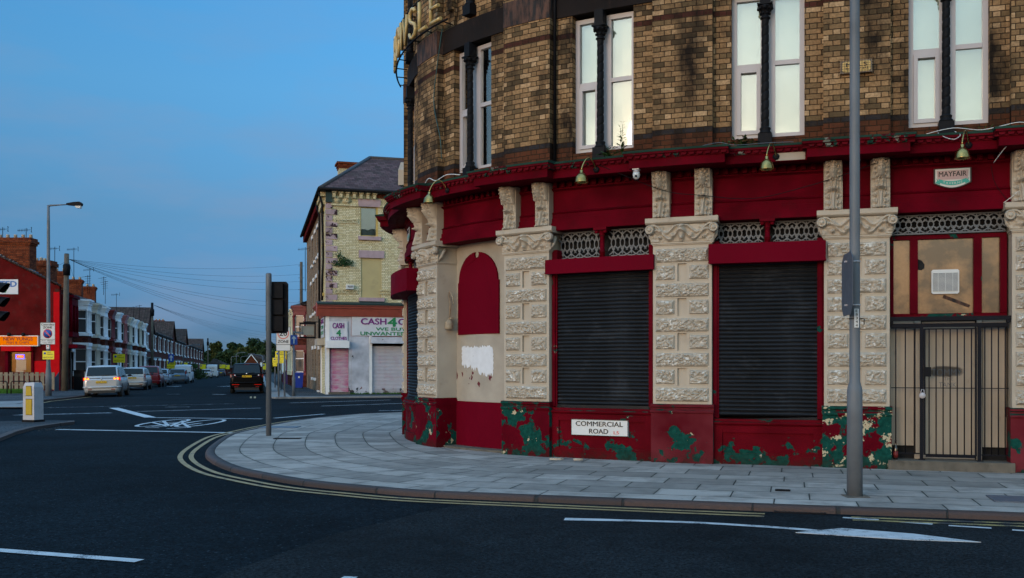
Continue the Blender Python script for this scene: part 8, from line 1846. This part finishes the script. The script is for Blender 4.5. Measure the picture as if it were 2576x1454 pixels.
# hip-roofed bungalow and fence at the bend, conservatory
bx_, by_ = XU(538, 232), 232; fb = frame((bx_, by_), (1, 0), (0, -1)); zg_ = gz(by_); o = empty('bungalow', (bx_, by_, zg_), 'low building with a wide brown hipped roof left of the far trees', 'house')
mb = MB(fb, None); mb.box(-1.5, 3.4, -5, 0, zg_, zg_ + 1.9); put('wall', mb, M['rbrick'], o); mb = MB(fb, None); mb.add([(-1.8, .3, zg_ + 1.9), (3.7, .3, zg_ + 1.9), (3.7, -5.3, zg_ + 1.9), (-1.8, -5.3, zg_ + 1.9), (-1.0, -2.5, zg_ + 4.0), (-.2, -2.5, zg_ + 4.0)], [(0, 1, 5, 4), (1, 2, 5), (2, 3, 4, 5), (3, 0, 4), (3, 2, 1, 0)]); put('roof', mb, M['dark_roof_tiles'], o)
fx_, fy_ = XU(597, 262), 262; fb = frame((fx_, fy_), (1, 0), (0, -1)); zg_ = gz(fy_); o = empty('garden_fence', (fx_, fy_, zg_), 'reddish-brown timber fence at the far end of the street', 'fence')
mb = MB(fb, None); mb.box(-3.2, 5.5, -.06, 0, zg_, zg_ + 1.5); put('panels', mb, M['rrender'], o); mb = MB(fb, None)
for i in range(6): mb = MB(fb, None); mb.box(-3.2 + i * 1.7, -3.08 + i * 1.7, .001, .1, zg_, zg_ + 1.65); put('fence_post', mb, M['polewood'], o)
cx_, cy_ = XU(626, 225), 225; fb = frame((cx_, cy_), (1, 0), (0, -1)); zg_ = ZV(921, cy_) - .4; o = empty('conservatory', (cx_, cy_, gz(cy_)), 'white-framed conservatory roof showing above the black people carrier', 'conservatory')
mb = MB(fb, None); mb.box(-.95, .95, -1.5, 0, gz(cy_), zg_ + .45); put('base', mb, M['cbrick'], o)
mb = MB(fb, None); mb.add([(-1.05, .1, zg_ + .45), (1.05, .1, zg_ + .45), (1.05, -1.5, zg_ + .45), (-1.05, -1.5, zg_ + .45), (-.5, -.7, zg_ + .95), (.5, -.7, zg_ + .95)], [(0, 1, 5, 4), (1, 2, 5), (2, 3, 4, 5), (3, 0, 4)]); put('glazing', mb, M['trim_blue'], o)
mb = MB(fb, None)
for i in range(6): t = i / 5; mb.tube([(-1.05 + 2.1 * t, .12, zg_ + .45), (-.5 + 1.0 * t, -.68, zg_ + .97)], .045, 4)
mb.tube([(-.5, -.68, zg_ + .98), (.5, -.68, zg_ + .98)], .06, 4); mb.tube([(-1.05, .12, zg_ + .45), (1.05, .12, zg_ + .45)], .05, 4); put('glazing_bars', mb, M['white'], o)
# leaf litter along the island kerb
mb = MB(); rl = random.Random(6)
for i in range(110):
    t = rl.random(); u = 95 + 60 * t + rl.gauss(0, 14); v = 1083 - 6 * t + rl.gauss(0, 3.0); x, y = GP(u, v); a = rl.uniform(0, 6.3); s_ = rl.uniform(.012, .032); y += 0; mb.add([(x + s_ * math.cos(a + k * 1.57), y + s_ * math.sin(a + k * 1.57), RZ + .009 + rl.uniform(0, .012)) for k in range(4)], [(0, 1, 2, 3)])
tag(put('leaf_litter', mb, M['bark']), 'scatter of dead leaves and grit along the near kerb of the traffic island', 'litter', kind='stuff')
